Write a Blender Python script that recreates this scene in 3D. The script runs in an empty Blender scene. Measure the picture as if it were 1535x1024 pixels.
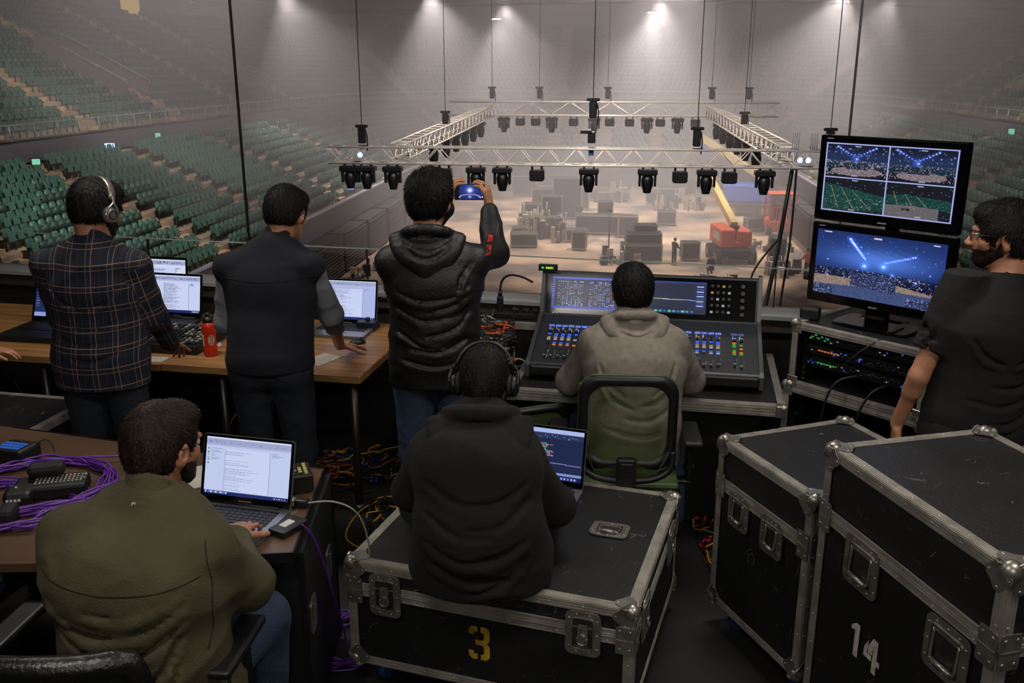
import bpy, bmesh, math, random
import numpy as np
from mathutils import Vector, Matrix, Euler
import openvdb

C = bpy.context.scene.collection
SC = bpy.context.scene
PI = math.pi
R = math.radians

# ------------------------------------------------------------------ camera
EYE = 2.3
cam_data = bpy.data.cameras.new('camera'); cam = bpy.data.objects.new('camera', cam_data)
C.objects.link(cam); SC.camera = cam
cam.location = (0, 0, EYE); cam.rotation_euler = (R(90-16.5), 0, 0)
cam_data.sensor_width = 36; cam_data.lens = 36*1387/1535.0
cam_data.clip_start = .05; cam_data.clip_end = 400

# ------------------------------------------------------------------ world, view, render quality
W = bpy.data.worlds.new('world'); SC.world = W; W.use_nodes = True
W.node_tree.nodes['Background'].inputs[0].default_value = (.55, .6, .7, 1)
W.node_tree.nodes['Background'].inputs[1].default_value = .012
vs = SC.view_settings
vs.view_transform = 'Standard'; vs.look = 'None'; vs.gamma = 1; vs.use_curve_mapping = False
vs.exposure = 0.0
cy = SC.cycles
cy.use_denoising = True
cy.max_bounces = 6; cy.diffuse_bounces = 3; cy.glossy_bounces = 3; cy.transmission_bounces = 4
cy.transparent_max_bounces = 24; cy.volume_bounces = 1
cy.caustics_reflective = False; cy.caustics_refractive = False
cy.sample_clamp_indirect = 4; cy.sample_clamp_direct = 0

# ------------------------------------------------------------------ arena frame: v runs down the hall, u to its right
AX = R(6.5); SA, CA = math.sin(AX), math.cos(AX)
def A(u, v, z):
    "hall coordinates (z above the camera's eye) to the world"
    return Vector((v*SA + u*CA, v*CA - u*SA, EYE + z))

def lamp(name, kind, loc, energy, color=(1, 1, 1), target=None, **kw):
    d = bpy.data.lights.new(name, kind); d.energy = energy; d.color = color
    for k, v in kw.items(): setattr(d, k, v)
    o = bpy.data.objects.new(name, d); C.objects.link(o); o.location = loc
    if target is not None:
        o.rotation_euler = (Vector(target)-Vector(loc)).to_track_quat('-Z', 'Y').to_euler()
    return o

# hall work lights, then added unseen fills (fixtures built later at same places)
HALL_LAMPS = []   # (u, v, z, energy, cone)
for u, v, z, e, cone, tg in [(-13.2, 66, 5.1, 17000, 100, 0), (-9.5, 78, 5.2, 17000, 100, 0), (-11.5, 88, 4.2, 8000, 90, 0),
                         (2.8, 76, 5.2, 21000, 100, 0), (2.6, 92, 4.9, 12000, 90, 0), (15.5, 72, 5.4, 22000, 100, 0), (23, 88, 6.0, 10000, 100, 0),
                         (-25, 70, 5.6, 12000, 95, 0), (-12, 30, 8.5, 22000, 100, (-33, 46, -2)), (-16, 44, 8.5, 14000, 100, (-36, 68, -1)),
                         (8, 38, 8.5, 13000, 100, (28, 66, -3)), (12, 56, 8.5, 19000, 100, (32, 84, 0)), (3, 60, 9.0, 36000, 66, 0), (-1, 13, 7, 10000, 80, (-.5, 30, -3)), (-1, 33, 8.5, 9000, 120, 0)]:
    HALL_LAMPS.append((u, v, z))
    lamp('hall_work_or_fill_light', 'SPOT', A(u, v, z-.15), e, (1, .90, .86), A(*tg) if tg else A(u*.8, v, z-12), spot_size=R(cone), spot_blend=.7, shadow_soft_size=.35)
# booth lighting: unseen ceiling panels, the rear one added to brighten case fronts
BOOTH_LAMPS = [(-1.1, 1.2, 3.35), (1.9, 1.6, 3.35), (-1.9, 4.4, 3.35), (.9, 3.9, 3.35), (.3, -1.6, 3.35)]
for (x, y, z), e in zip(BOOTH_LAMPS, (31, 36, 31, 33, 54)):
    lamp('booth_panel_or_fill', 'AREA', (x, y, z-.03), e, (1, .93, .84), (x, y+(.25 if y > 0 else 3.2), 0), shape='RECTANGLE', size=1.1, size_y=.3)
# ------------------------------------------------------------------ materials
MATS = {}
def srgb(h):
    if isinstance(h, (tuple, list)): return tuple(h)[:3]
    h = h.lstrip('#'); c = [int(h[i:i+2], 16)/255 for i in (0, 2, 4)]
    return tuple(x/12.92 if x <= .04045 else ((x+.055)/1.055)**2.4 for x in c)

def mat(name, col, rough=.6, metal=0., var=0., vscale=8., col2=None, bump=0., bscale=60., stretch=(1, 1, 1), spec=.5,
        emit=None, estr=0., alpha=None, rvar=0., scratch=0., coat=0., sheen=0.):
    if name in MATS: return MATS[name]
    m = bpy.data.materials.new(name); m.use_nodes = True; MATS[name] = m
    nt = m.node_tree; N = nt.nodes; L = nt.links; b = N['Principled BSDF']
    c = srgb(col)
    b.inputs['Base Color'].default_value = (*c, 1); b.inputs['Roughness'].default_value = rough
    b.inputs['Metallic'].default_value = metal; b.inputs['Specular IOR Level'].default_value = spec
    if coat: b.inputs['Coat Weight'].default_value = coat
    if sheen: b.inputs['Sheen Weight'].default_value = sheen
    tc = N.new('ShaderNodeTexCoord'); mp = N.new('ShaderNodeMapping'); mp.inputs['Scale'].default_value = stretch
    L.new(tc.outputs['Object'], mp.inputs[0])
    if var or col2:
        n = N.new('ShaderNodeTexNoise'); n.inputs['Scale'].default_value = vscale; n.inputs['Detail'].default_value = 6
        L.new(mp.outputs[0], n.inputs['Vector'])
        r = N.new('ShaderNodeValToRGB'); r.color_ramp.elements[0].position = .35; r.color_ramp.elements[1].position = .65
        c2 = srgb(col2) if col2 else tuple(x*(1-var) for x in c)
        r.color_ramp.elements[0].color = (*c2, 1); r.color_ramp.elements[1].color = (*(c if col2 else tuple(min(1, x*(1+var)) for x in c)), 1)
        L.new(n.outputs['Fac'], r.inputs[0]); last = r.outputs[0]
        if scratch:
            last = _scratches(N, L, mp, last, scratch)
        L.new(last, b.inputs['Base Color'])
    elif scratch:
        rgb = N.new('ShaderNodeRGB'); rgb.outputs[0].default_value = (*c, 1)
        L.new(_scratches(N, L, mp, rgb.outputs[0], scratch), b.inputs['Base Color'])
    if rvar:
        n = N.new('ShaderNodeTexNoise'); n.inputs['Scale'].default_value = vscale*1.7; n.inputs['Detail'].default_value = 5
        L.new(mp.outputs[0], n.inputs['Vector'])
        mr = N.new('ShaderNodeMapRange'); mr.inputs['To Min'].default_value = max(.05, rough-rvar); mr.inputs['To Max'].default_value = min(1, rough+rvar)
        L.new(n.outputs['Fac'], mr.inputs[0]); L.new(mr.outputs[0], b.inputs['Roughness'])
    if bump:
        n = N.new('ShaderNodeTexNoise'); n.inputs['Scale'].default_value = bscale; n.inputs['Detail'].default_value = 4
        L.new(mp.outputs[0], n.inputs['Vector'])
        bp = N.new('ShaderNodeBump'); bp.inputs['Strength'].default_value = bump; bp.inputs['Distance'].default_value = .01
        L.new(n.outputs['Fac'], bp.inputs['Height']); L.new(bp.outputs[0], b.inputs['Normal'])
    if emit is not None:
        b.inputs['Emission Color'].default_value = (*srgb(emit), 1); b.inputs['Emission Strength'].default_value = estr
    return m

def _scratches(N, L, mp, last, amt):
    # thin pale scuffs: two warped voronoi edge fields
    for k, (sc, w) in enumerate(((2.3, .0045), (5.3, .006))):
        nz = N.new('ShaderNodeTexNoise'); nz.inputs['Scale'].default_value = 2.4+k; L.new(mp.outputs[0], nz.inputs['Vector'])
        mx = N.new('ShaderNodeVectorMath'); mx.operation = 'MULTIPLY_ADD'; mx.inputs[1].default_value = (.5, .9, .6)
        L.new(nz.outputs['Color'], mx.inputs[0]); L.new(mp.outputs[0], mx.inputs[2])
        v = N.new('ShaderNodeTexVoronoi'); v.feature = 'DISTANCE_TO_EDGE'; v.inputs['Scale'].default_value = sc
        L.new(mx.outputs[0], v.inputs['Vector'])
        lt = N.new('ShaderNodeMath'); lt.operation = 'LESS_THAN'; lt.inputs[1].default_value = w; L.new(v.outputs['Distance'], lt.inputs[0])
        n2 = N.new('ShaderNodeTexNoise'); n2.inputs['Scale'].default_value = 9+5*k; n2.inputs['Detail'].default_value = 5; L.new(mp.outputs[0], n2.inputs['Vector'])
        gt = N.new('ShaderNodeMath'); gt.operation = 'GREATER_THAN'; gt.inputs[1].default_value = .6; L.new(n2.outputs['Fac'], gt.inputs[0])
        mu = N.new('ShaderNodeMath'); mu.operation = 'MULTIPLY'; L.new(lt.outputs[0], mu.inputs[0]); L.new(gt.outputs[0], mu.inputs[1])
        m3 = N.new('ShaderNodeMath'); m3.operation = 'MULTIPLY'; m3.inputs[1].default_value = amt; L.new(mu.outputs[0], m3.inputs[0])
        mix = N.new('ShaderNodeMix'); mix.data_type = 'RGBA'; L.new(m3.outputs[0], mix.inputs['Factor'])
        L.new(last, mix.inputs['A']); mix.inputs['B'].default_value = (.35, .31, .27, 1); last = mix.outputs['Result']
    return last

def emis(name, col, s):
    if name in MATS: return MATS[name]
    m = bpy.data.materials.new(name); m.use_nodes = True; MATS[name] = m
    N = m.node_tree.nodes; N.clear(); e = N.new('ShaderNodeEmission'); o = N.new('ShaderNodeOutputMaterial')
    e.inputs[0].default_value = (*srgb(col), 1); e.inputs[1].default_value = s
    m.node_tree.links.new(e.outputs[0], o.inputs[0]); return m

# ------------------------------------------------------------------ mesh builder
class MB:
    def __init__(s): s.v = []; s.f = []; s.m = []; s.n = 0; s.smooth = []
    def add(s, V, F, mi=0, smooth=False):
        V = np.asarray(V, float).reshape(-1, 3); s.v.append(V)
        for f in F: s.f.append(tuple(int(i)+s.n for i in f))
        s.m += [mi]*len(F); s.smooth += [smooth]*len(F); s.n += len(V); return s
    def box(s, c, d, rot=None, mi=0):
        x, y, z = (k/2 for k in d)
        V = np.array([(-x, -y, -z), (x, -y, -z), (x, y, -z), (-x, y, -z), (-x, -y, z), (x, -y, z), (x, y, z), (-x, y, z)])
        return s.add(xf(V, c, rot), [(0, 3, 2, 1), (4, 5, 6, 7), (0, 1, 5, 4), (1, 2, 6, 5), (2, 3, 7, 6), (3, 0, 4, 7)], mi)
    def rbox(s, c, d, r=.01, rot=None, mi=0, seg=2):
        "rounded box"
        bm = bmesh.new(); bmesh.ops.create_cube(bm, size=1)
        for v in bm.verts: v.co = Vector((v.co.x*d[0], v.co.y*d[1], v.co.z*d[2]))
        r = min(r, min(d)*.49)
        bmesh.ops.bevel(bm, geom=bm.edges[:], offset=r, segments=seg, profile=.5, affect='EDGES')
        bm.verts.ensure_lookup_table()
        V = np.array([v.co[:] for v in bm.verts]); F = [[v.index for v in f.verts] for f in bm.faces]; bm.free()
        return s.add(xf(V, c, rot), F, mi, False)
    def rpanel(s, c, w, h, t, r=.02, rot=None, mi=0, seg=5):
        "flat panel w (x) by h (y), thickness t (z), rounded corners in plan"
        pts = []
        for cx, cy, a0 in ((w/2-r, h/2-r, 0), (-w/2+r, h/2-r, 90), (-w/2+r, -h/2+r, 180), (w/2-r, -h/2+r, 270)):
            for k in range(seg+1):
                a = R(a0+90*k/seg); pts.append((cx+r*math.cos(a), cy+r*math.sin(a)))
        return s.prism(pts, t, c, rot, mi)
    def prism(s, pts, t, c=(0, 0, 0), rot=None, mi=0):
        n = len(pts); V = [(x, y, -t/2) for x, y in pts]+[(x, y, t/2) for x, y in pts]
        F = [tuple(range(n))[::-1], tuple(range(n, 2*n))]+[(i, (i+1) % n, n+(i+1) % n, n+i) for i in range(n)]
        return s.add(xf(np.array(V), c, rot), F, mi)
    def ring(s, outer, inner, t, c=(0, 0, 0), rot=None, mi=0):
        "flat frame between two outlines with equal point counts"
        n = len(outer); V = [(x, y, -t/2) for x, y in outer]+[(x, y, t/2) for x, y in outer]+[(x, y, -t/2) for x, y in inner]+[(x, y, t/2) for x, y in inner]
        F = []
        for i in range(n):
            j = (i+1) % n
            F += [(i, j, n+j, n+i), (n+i, n+j, 3*n+j, 3*n+i), (2*n+j, 2*n+i, 3*n+i, 3*n+j), (j, i, 2*n+i, 2*n+j)]
        return s.add(xf(np.array(V), c, rot), F, mi)
    def cyl(s, p0, p1, r, n=12, r1=None, mi=0, caps=True, smooth=True):
        p0 = np.array(p0, float); p1 = np.array(p1, float); r1 = r if r1 is None else r1
        a, b = frame(p1-p0); t = np.arange(n)*2*PI/n; cs = np.outer(np.cos(t), a)+np.outer(np.sin(t), b)
        V = np.vstack([p0+cs*r, p1+cs*r1])
        s.add(V, [(i, (i+1) % n, n+(i+1) % n, n+i) for i in range(n)], mi, smooth)
        if caps:
            s.f += [tuple(s.n-2*n+i for i in range(n))[::-1], tuple(s.n-n+i for i in range(n))]; s.m += [mi]*2; s.smooth += [False]*2
        return s
    def tube(s, pts, r, n=8, mi=0, closed=False, res=1):
        P = spline(pts, res, closed) if res > 1 else np.array(pts, float)
        N = len(P); rr = np.full(N, r) if np.isscalar(r) else np.interp(np.linspace(0, 1, N), np.linspace(0, 1, len(r)), r)
        T = np.gradient(P, axis=0) if not closed else np.roll(P, -1, 0)-np.roll(P, 1, 0)
        T /= np.linalg.norm(T, axis=1)[:, None]+1e-9
        a, b = frame(T[0]); V = []; th = np.arange(n)*2*PI/n
        for i in range(N):
            a = a-T[i]*np.dot(a, T[i]); a /= np.linalg.norm(a)+1e-9; b = np.cross(T[i], a)
            V.append(P[i]+rr[i]*(np.outer(np.cos(th), a)+np.outer(np.sin(th), b)))
        F = []
        for i in range(N if closed else N-1):
            j = (i+1) % N
            F += [(i*n+k, i*n+(k+1) % n, j*n+(k+1) % n, j*n+k) for k in range(n)]
        s.add(np.vstack(V), F, mi, True)
        if not closed:
            base = s.n-N*n; s.f += [tuple(base+k for k in range(n))[::-1], tuple(s.n-n+k for k in range(n))]; s.m += [mi]*2; s.smooth += [False]*2
        return s
    def lathe(s, prof, n=24, c=(0, 0, 0), rot=None, mi=0, cap=True):
        V = [(r*math.cos(2*PI*k/n), r*math.sin(2*PI*k/n), z) for r, z in prof for k in range(n)]
        F = [(i*n+k, i*n+(k+1) % n, (i+1)*n+(k+1) % n, (i+1)*n+k) for i in range(len(prof)-1) for k in range(n)]
        if cap: F += [tuple(range(n))[::-1], tuple((len(prof)-1)*n+k for k in range(n))]
        return s.add(xf(np.array(V), c, rot), F, mi, True)
    def sphere(s, c, r, n=14, mi=0, sc=(1, 1, 1), rot=None, half=False):
        m = n//2; lo = 0 if half else -m//2
        V = []; F = []
        lat = np.linspace(0 if half else -PI/2, PI/2, m+1)
        for a in lat:
            for k in range(n):
                V.append((r*math.cos(a)*math.cos(2*PI*k/n)*sc[0], r*math.cos(a)*math.sin(2*PI*k/n)*sc[1], r*math.sin(a)*sc[2]))
        for i in range(m):
            for k in range(n): F.append((i*n+k, i*n+(k+1) % n, (i+1)*n+(k+1) % n, (i+1)*n+k))
        return s.add(xf(np.array(V), c, rot), F, mi, True)
    def quad(s, pts, mi=0): return s.add(pts, [tuple(range(len(pts)))], mi)
    def mesh(s, name, mats):
        V = np.vstack(s.v) if s.v else np.zeros((0, 3))
        me = bpy.data.meshes.new(name); me.from_pydata(V.tolist(), [], s.f)
        for m in (mats if isinstance(mats, (list, tuple)) else [mats]): me.materials.append(m)
        me.polygons.foreach_set('material_index', s.m); me.polygons.foreach_set('use_smooth', s.smooth)
        me.update(); return me
    def build(s, name, mats, parent=None, loc=None, rot=None):
        o = bpy.data.objects.new(name, s.mesh(name, mats)); C.objects.link(o)
        if parent is not None: o.parent = parent
        if loc is not None: o.location = loc
        if rot is not None: o.rotation_euler = rot
        return o

def xf(V, c=(0, 0, 0), rot=None):
    V = np.asarray(V, float)
    if rot is not None:
        M = np.array(rot if isinstance(rot, Matrix) else Euler(rot).to_matrix()); V = V@M[:3, :3].T
    return V+np.array(c)
def frame(d):
    d = np.array(d, float); d /= np.linalg.norm(d)+1e-12
    h = np.array((0, 0, 1.)) if abs(d[2]) < .9 else np.array((1., 0, 0))
    a = np.cross(h, d); a /= np.linalg.norm(a); return a, np.cross(d, a)
def spline(pts, res=8, closed=False):
    P = np.array(pts, float); n = len(P); out = []
    for i in range(n if closed else n-1):
        g = (lambda k: P[k % n]) if closed else (lambda k: P[min(max(k, 0), n-1)])
        p0, p1, p2, p3 = g(i-1), g(i), g(i+1), g(i+2)
        for t in np.arange(res)/res:
            out.append(.5*((2*p1)+(-p0+p2)*t+(2*p0-5*p1+4*p2-p3)*t*t+(-p0+3*p1-3*p2+p3)*t**3))
    if not closed: out.append(P[-1])
    return np.array(out)

# ------------------------------------------------------------------ objects and their tags
def tag(o, label=None, cat=None, group=None, kind=None):
    if label: o['label'] = label
    if cat: o['category'] = cat
    if group: o['group'] = group
    if kind: o['kind'] = kind
    return o
def thing(name, label, cat, loc=(0, 0, 0), rz=0, group=None, rot=None):
    o = bpy.data.objects.new(name, None); C.objects.link(o); o.location = loc; o.rotation_euler = rot or (0, 0, rz)
    o.empty_display_size = .1
    return tag(o, label, cat, group)
def kids(o): return list(o.children)
def copy_tree(o, loc=None, rz=None, label=None, group=None, parent=None):
    c = o.copy(); C.objects.link(c)
    if parent is not None: c.parent = parent
    if loc is not None: c.location = loc
    if rz is not None: c.rotation_euler = (0, 0, rz)
    if label: c['label'] = label
    if group: c['group'] = group
    for ch in kids(o): copy_tree(ch, parent=c)
    return c
def struct(name, mb, m, **kw):
    o = mb.build(name, m, **kw); o['kind'] = 'structure'; return o
rnd = random.Random(7)
# ================================================================== the hall
U0, HW, VF, CR = -1.6, 15.7, 98., 9.      # centre line, half width of the floor, far end, corner radius
V0 = 12.
FZ = -12.                                 # arena floor under the eye
def rim(d):
    "rim path at offset d outside the floor: list of (u, v, nu, nv) from near left round the far end to near right"
    def P(s):
        Ls = VF-CR-V0; La = (CR+d)*PI/2; Le = 2*(HW-CR)
        if s < Ls: return (U0-HW-d, V0+s, -1, 0)
        s -= Ls
        if s < La:
            a = s/(CR+d); return (U0-HW+CR-(CR+d)*math.cos(a), VF-CR+(CR+d)*math.sin(a), -math.cos(a), math.sin(a))
        s -= La
        if s < Le: return (U0-HW+CR+s, VF+d, 0, 1)
        s -= Le
        if s < La:
            a = s/(CR+d); return (U0+HW-CR+(CR+d)*math.sin(a), VF-CR+(CR+d)*math.cos(a), math.sin(a), math.cos(a))
        s -= La
        return (U0+HW+d, VF-CR-s, 1, 0)
    return P, 2*(VF-CR-V0)+(CR+d)*PI+2*(HW-CR)
def rim_pts(d):
    "the same path as a fixed number of stations so profiles can be skinned"
    P, L = rim(d); Ls = VF-CR-V0; La = (CR+d)*PI/2; Le = 2*(HW-CR); out = []
    for a, b, n in ((0, Ls, 14), (Ls, Ls+La, 10), (Ls+La, Ls+La+Le, 4), (Ls+La+Le, Ls+2*La+Le, 10), (Ls+2*La+Le, L, 14)):
        for k in range(n): out.append(P(a+(b-a)*k/n+1e-6))
    out.append(P(L)); return out
def skin(mb, prof, mi=0):
    "prof: list of (d, z) cross-section swept round the rim"
    rows = [[A(p[0], p[1], z)[:] for p in rim_pts(d)] for d, z in prof]
    n = len(rows[0]); F = [(i*n+k, i*n+k+1, (i+1)*n+k+1, (i+1)*n+k) for i in range(len(prof)-1) for k in range(n-1)]
    return mb.add(np.vstack(rows), F, mi)

M_conc = mat('stand_concrete', '#8a7867', .85, var=.2, vscale=.8)
M_step = mat('aisle_step_concrete', '#a58868', .8, var=.3, vscale=2.2)
M_dark = mat('hall_dark_paint', '#2b2a2c', .8, var=.2, vscale=.5)
M_floor = mat('arena_floor', '#a0846a', .8, col2='#4a3f39', vscale=.28, bump=0)
M_wallu = mat('upper_wall', '#5a5048', .9, var=.2, vscale=.3)
M_fascia = mat('fascia', '#4b494f', .7, var=.1)
M_rail = mat('galvanised_rail', '#a8a8a8', .4, .7)
M_seat = mat('seat_green_plastic', '#34594d', .5, var=.22, vscale=1.3, rvar=.08)
M_seatd = mat('seat_underside', '#1c3a30', .6)
M_roof = mat('roof_deck', '#26262a', .95)

NL, RL, HL, DL, ZL = 11, .88, .37, .9, -8.5       # lower stand: rows, run, rise, first offset, first tread
NU, RU, HU, DU, ZU = 16, .97, .505, 12.0, -3.35    # upper stand
mb = MB(); pts = [A(U0-40, 2, FZ), A(U0+40, 2, FZ), A(U0+40, VF+20, FZ), A(U0-40, VF+20, FZ)]
mb.quad([p[:] for p in pts]); struct('arena_floor', mb, M_floor)
M_ledge = mat('ledge_pale_highlight', '#9aa0b4', .3, .3)
# lower stand: stepped concrete
prof = [(.0, ZL+.0)]
for i in range(NL):
    z = ZL+HL*i; prof += [(DL-.5+RL*i, z), (DL-.5+RL*(i+1), z), (DL-.5+RL*(i+1), z+HL)]
prof += [(DL+RL*NL+3, prof[-1][1])]
struct('lower_stand', skin(MB(), prof), M_conc)
prof = []
for i in range(NU):
    z = ZU+HU*i; prof += [(DU-.9+RU*i, z), (DU-.9+RU*(i+1), z), (DU-.9+RU*(i+1), z+HU)]
prof += [(DU+RU*NU+2, prof[-1][1])]
struct('upper_stand', skin(MB(), prof), M_conc)
struct('balcony_fascia', skin(MB(), [(13.5, -4.35), (10.4, -4.3), (10.35, -3.4), (10.6, -3.38), (12, -3.4)]), M_fascia)
struct('concourse_wall', skin(MB(), [(13.4, -5), (13.4, -3.9)]), M_dark)
mb = MB(); skin(mb, [(DU+RU*NU+1.4, 4.2), (DU+RU*NU+1.4, 6.3)]); struct('wall_upper', mb, M_wallu)
mb = MB(); skin(mb, [(DU+RU*NU+1.3, 6.3), (DU+RU*NU+1.3, 11)]); struct('wall_roof_band', mb, M_dark)
# front wall of the lower stand with its pale top rail, highlight put into its colour
struct('rink_wall', skin(MB(), [(.05, -9.5), (-.02, -9.5), (-.02, ZL+.35), (.12, ZL+.35), (.12, ZL)]), M_fascia)
struct('rink_ledge', skin(MB(), [(-.06, ZL+.30), (-.06, ZL+.39), (.16, ZL+.39)]), M_ledge)
struct('rink_wall_lower', skin(MB(), [(.6, FZ), (.6, -9.3)]), M_dark)
# roof
mb = MB(); mb.quad([A(-70, 5, 11)[:], A(70, 5, 11)[:], A(70, 140, 11)[:], A(-70, 140, 11)[:]]); struct('ceiling_hall', mb, M_roof)

# glass balustrade along the balcony and its posts
def glassmat(name, tint=(.95, 1, .98), gl=.12):
    m = bpy.data.materials.new(name); m.use_nodes = True; N = m.node_tree.nodes; L = m.node_tree.links; N.clear()
    o = N.new('ShaderNodeOutputMaterial'); t = N.new('ShaderNodeBsdfTransparent'); g = N.new('ShaderNodeBsdfGlossy'); mx = N.new('ShaderNodeMixShader')
    f = N.new('ShaderNodeFresnel'); f.inputs[0].default_value = 1.45; t.inputs[0].default_value = (*tint, 1); g.inputs['Roughness'].default_value = .02
    ml = N.new('ShaderNodeMath'); ml.operation = 'MULTIPLY'; ml.inputs[1].default_value = gl*8
    L.new(f.outputs[0], ml.inputs[0]); L.new(ml.outputs[0], mx.inputs[0]); L.new(t.outputs[0], mx.inputs[1]); L.new(g.outputs[0], mx.inputs[2]); L.new(mx.outputs[0], o.inputs[0])
    return m
M_bglass = glassmat('balustrade_glass', (.80, .84, .84), .2)
rail = thing('balcony_railing', 'glass balcony railing with pale metal posts round the upper seating tier', 'railing')
skin(MB(), [(10.5, -3.3), (10.5, -2.6)]).build('glass_panel', M_bglass, rail)
P, L_ = rim(10.5)
mb = MB(); pp = [A(p[0], p[1], -2.55)[:] for p in rim_pts(10.5)]; mb.tube(pp, .035, 6); mb.build('top_rail', M_rail, rail)
mb = MB(); s = 0
while s < L_:
    p = P(s); mb.cyl(A(p[0], p[1], -3.3)[:], A(p[0], p[1], -2.55)[:], .03, 5); s += 1.9
o = mb.build('post', M_rail, rail); o['kind'] = 'stuff'

# aisles: stations along the rim measured as v on the sides
AIS_L = [20.5, 31, 41, 49.5, 60, 72, 84]; AIS_R = [87, 76, 65, 54, 43, 32, 22]
def side_s(d):
    "aisle positions as arclengths at offset d"
    Ls = VF-CR-V0; La = (CR+d)*PI/2; Le = 2*(HW-CR); out = [v-V0 for v in AIS_L]
    out += [Ls+La*.5, Ls+La+.1*Le, Ls+La+.5*Le, Ls+La+.9*Le, Ls+La*1.5+Le]
    out += [Ls+2*La+Le+(VF-CR-v) for v in AIS_R]; return out
def block(s, d, w=.75):
    "index of the block between aisles, or None inside an aisle"
    k = 0
    for a in side_s(d):
        if abs(s-a) < w: return None
        if s > a: k += 1
    return k
# seat prototype
def seat_parts():
    back = MB()
    for k in range(3):       # gently dished shell with rounded top
        pass
    xs = [-.235, -.14, 0, .14, .235]; zs = [.36, .55, .72, .82, .86]
    V = []; 
    for j, z in enumerate(zs):
        wf = [1, 1, 1, .93, .72][j]
        for x in xs: V.append((x*wf, .10+.16*(z-.36)-.035*(1-(x/.235)**2)*-1, z))
    V2 = [(x, y+.035, z) for x, y, z in V]; F = []
    for j in range(4):
        for i in range(4):
            a = j*5+i; F.append((a, a+1, a+6, a+5)); F.append((25+a+5, 25+a+6, 25+a+1, 25+a))
    edge = [0, 1, 2, 3, 4, 9, 14, 19, 24, 23, 22, 21, 20, 15, 10, 5]
    for i in range(16): a, b = edge[i], edge[(i+1) % 16]; F.append((b, a, 25+a, 25+b))
    back.add(V+V2, F, 0, True)
    pan = MB(); pan.rbox((0, -.02, .52), (.42, .07, .36), .03, (R(-14), 0, 0), seg=1)
    frm = MB()
    for sx in (-.262, .262):
        frm.box((sx, .03, .55), (.03, .26, .035)); frm.box((sx, .06, .28), (.03, .05, .56))
    return back, pan, frm
def seat_low():
    mb = MB()
    V = [(-.235, .10, .36), (.235, .10, .36), (.235, .17, .74), (.15, .19, .86), (-.15, .19, .86), (-.235, .17, .74)]
    V += [(x, y+.04, z) for x, y, z in V]
    F = [(0, 1, 2, 3, 4, 5), (11, 10, 9, 8, 7, 6)]+[((i+1) % 6, i, 6+i, 6+(i+1) % 6) for i in range(6)]
    mb.add(V, F); mb.box((0, -.01, .5), (.42, .07, .34), (R(-14), 0, 0), 1)
    mb.box((-.262, .05, .42), (.03, .2, .35), None, 1); return mb

# voids for the stair mouths of the upper tier: (side, v0, v1, first row, last row)
VOMS = [('L', 22, 25.4, 3, 8), ('L', 36.2, 39.2, 3, 8), ('L', 58, 61, 3, 8), ('L', 80, 83, 3, 8), ('R', 50.2, 53.2, 3, 8), ('R', 70, 73, 3, 8)]
def in_vom(p, i):
    for sd, a, b, r0, r1 in VOMS:
        if r0 <= i <= r1 and a-.3 < p[1] < b+.3 and ((sd == 'L') == (p[0] < U0)) and p[1] < VF-CR: return True
    return False
_T = R(16.5)
def project(w):
    x, y, z = w[0], w[1], w[2]-EYE
    f = y*math.cos(_T)-z*math.sin(_T); up = y*math.sin(_T)+z*math.cos(_T)
    return 767.5+1387*x/f, 512-1387*up/f
SEATS = []      # (world, heading, tier, row, block, side)
for tier, (n, run, rise, d0, z0, sp) in enumerate(((NL, RL, HL, DL, ZL, .56), (NU, RU, HU, DU, ZU, .58))):
    for i in range(n):
        d = d0+run*i; P, L_ = rim(d); s = .5
        while s < L_:
            b = block(s, d)
            if b is not None:
                p = P(s)
                if not (tier and in_vom(p, i)):
                    w = A(p[0], p[1], z0+rise*i)
                    nx, ny = p[3]*SA+p[2]*CA, p[3]*CA-p[2]*SA
                    SEATS.append((w, math.atan2(ny, nx)-PI/2, tier, i, b, p[0] < U0))
            s += sp
vis = []
HIDE = [(55, 275, 255, 460), (120, 270, 200, 350), (325, 280, 500, 460), (372, 276, 462, 350), (225, 388, 270, 460), (1215, 200, 1535, 1024)]
for k, t in enumerate(SEATS):
    x, y = project(t[0]+Vector((0, 0, .6)))
    if 4 < x < 1530 and 4 < y < 408 and t[0].y > 5:
        if not any(a < x < c and b < y < e for a, b, c, e in HIDE): vis.append(((t[0]-Vector((0, 0, EYE))).length, k))
vis.sort(); near = set(k for _, k in vis[:300])
bk, pn, fr = seat_parts(); meb = bk.mesh('backrest', M_seat); mep = pn.mesh('seat_pan', M_seat); mef = fr.mesh('armrest_frame', M_seatd)
BN = ['block at the left edge', 'second block from left', 'third block from left', 'fourth block from left', 'block at the right']
ordn = ['first', 'second', 'third', 'fourth', 'fifth', 'sixth', 'seventh', 'eighth', 'ninth', 'tenth', 'eleventh', 'twelfth', 'thirteenth']
bup = sorted(set(SEATS[k][4] for k in near if SEATS[k][2] == 1)) or [0]
bset = sorted(set(SEATS[k][4] for k in near if SEATS[k][2] == 0)) or [0]
for k in sorted(near):
    w, h, tier, i, b, left = SEATS[k]
    if tier == 0:
        lab = 'green folding seat, lower stand, %s row up, %s' % (ordn[i], BN[min(bset.index(b), 4)])
    else:
        lab = 'green folding seat, upper tier, %s row up, %s' % (ordn[min(i, 12)], BN[min(bup.index(b), 4)])
    t = thing('stadium_seat', lab, 'seat', w, h, group=lab)
    for nm, me in (('backrest', meb), ('seat_pan', mep), ('armrest_frame', mef)):
        o = bpy.data.objects.new(nm, me); C.objects.link(o); o.parent = t
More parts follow.
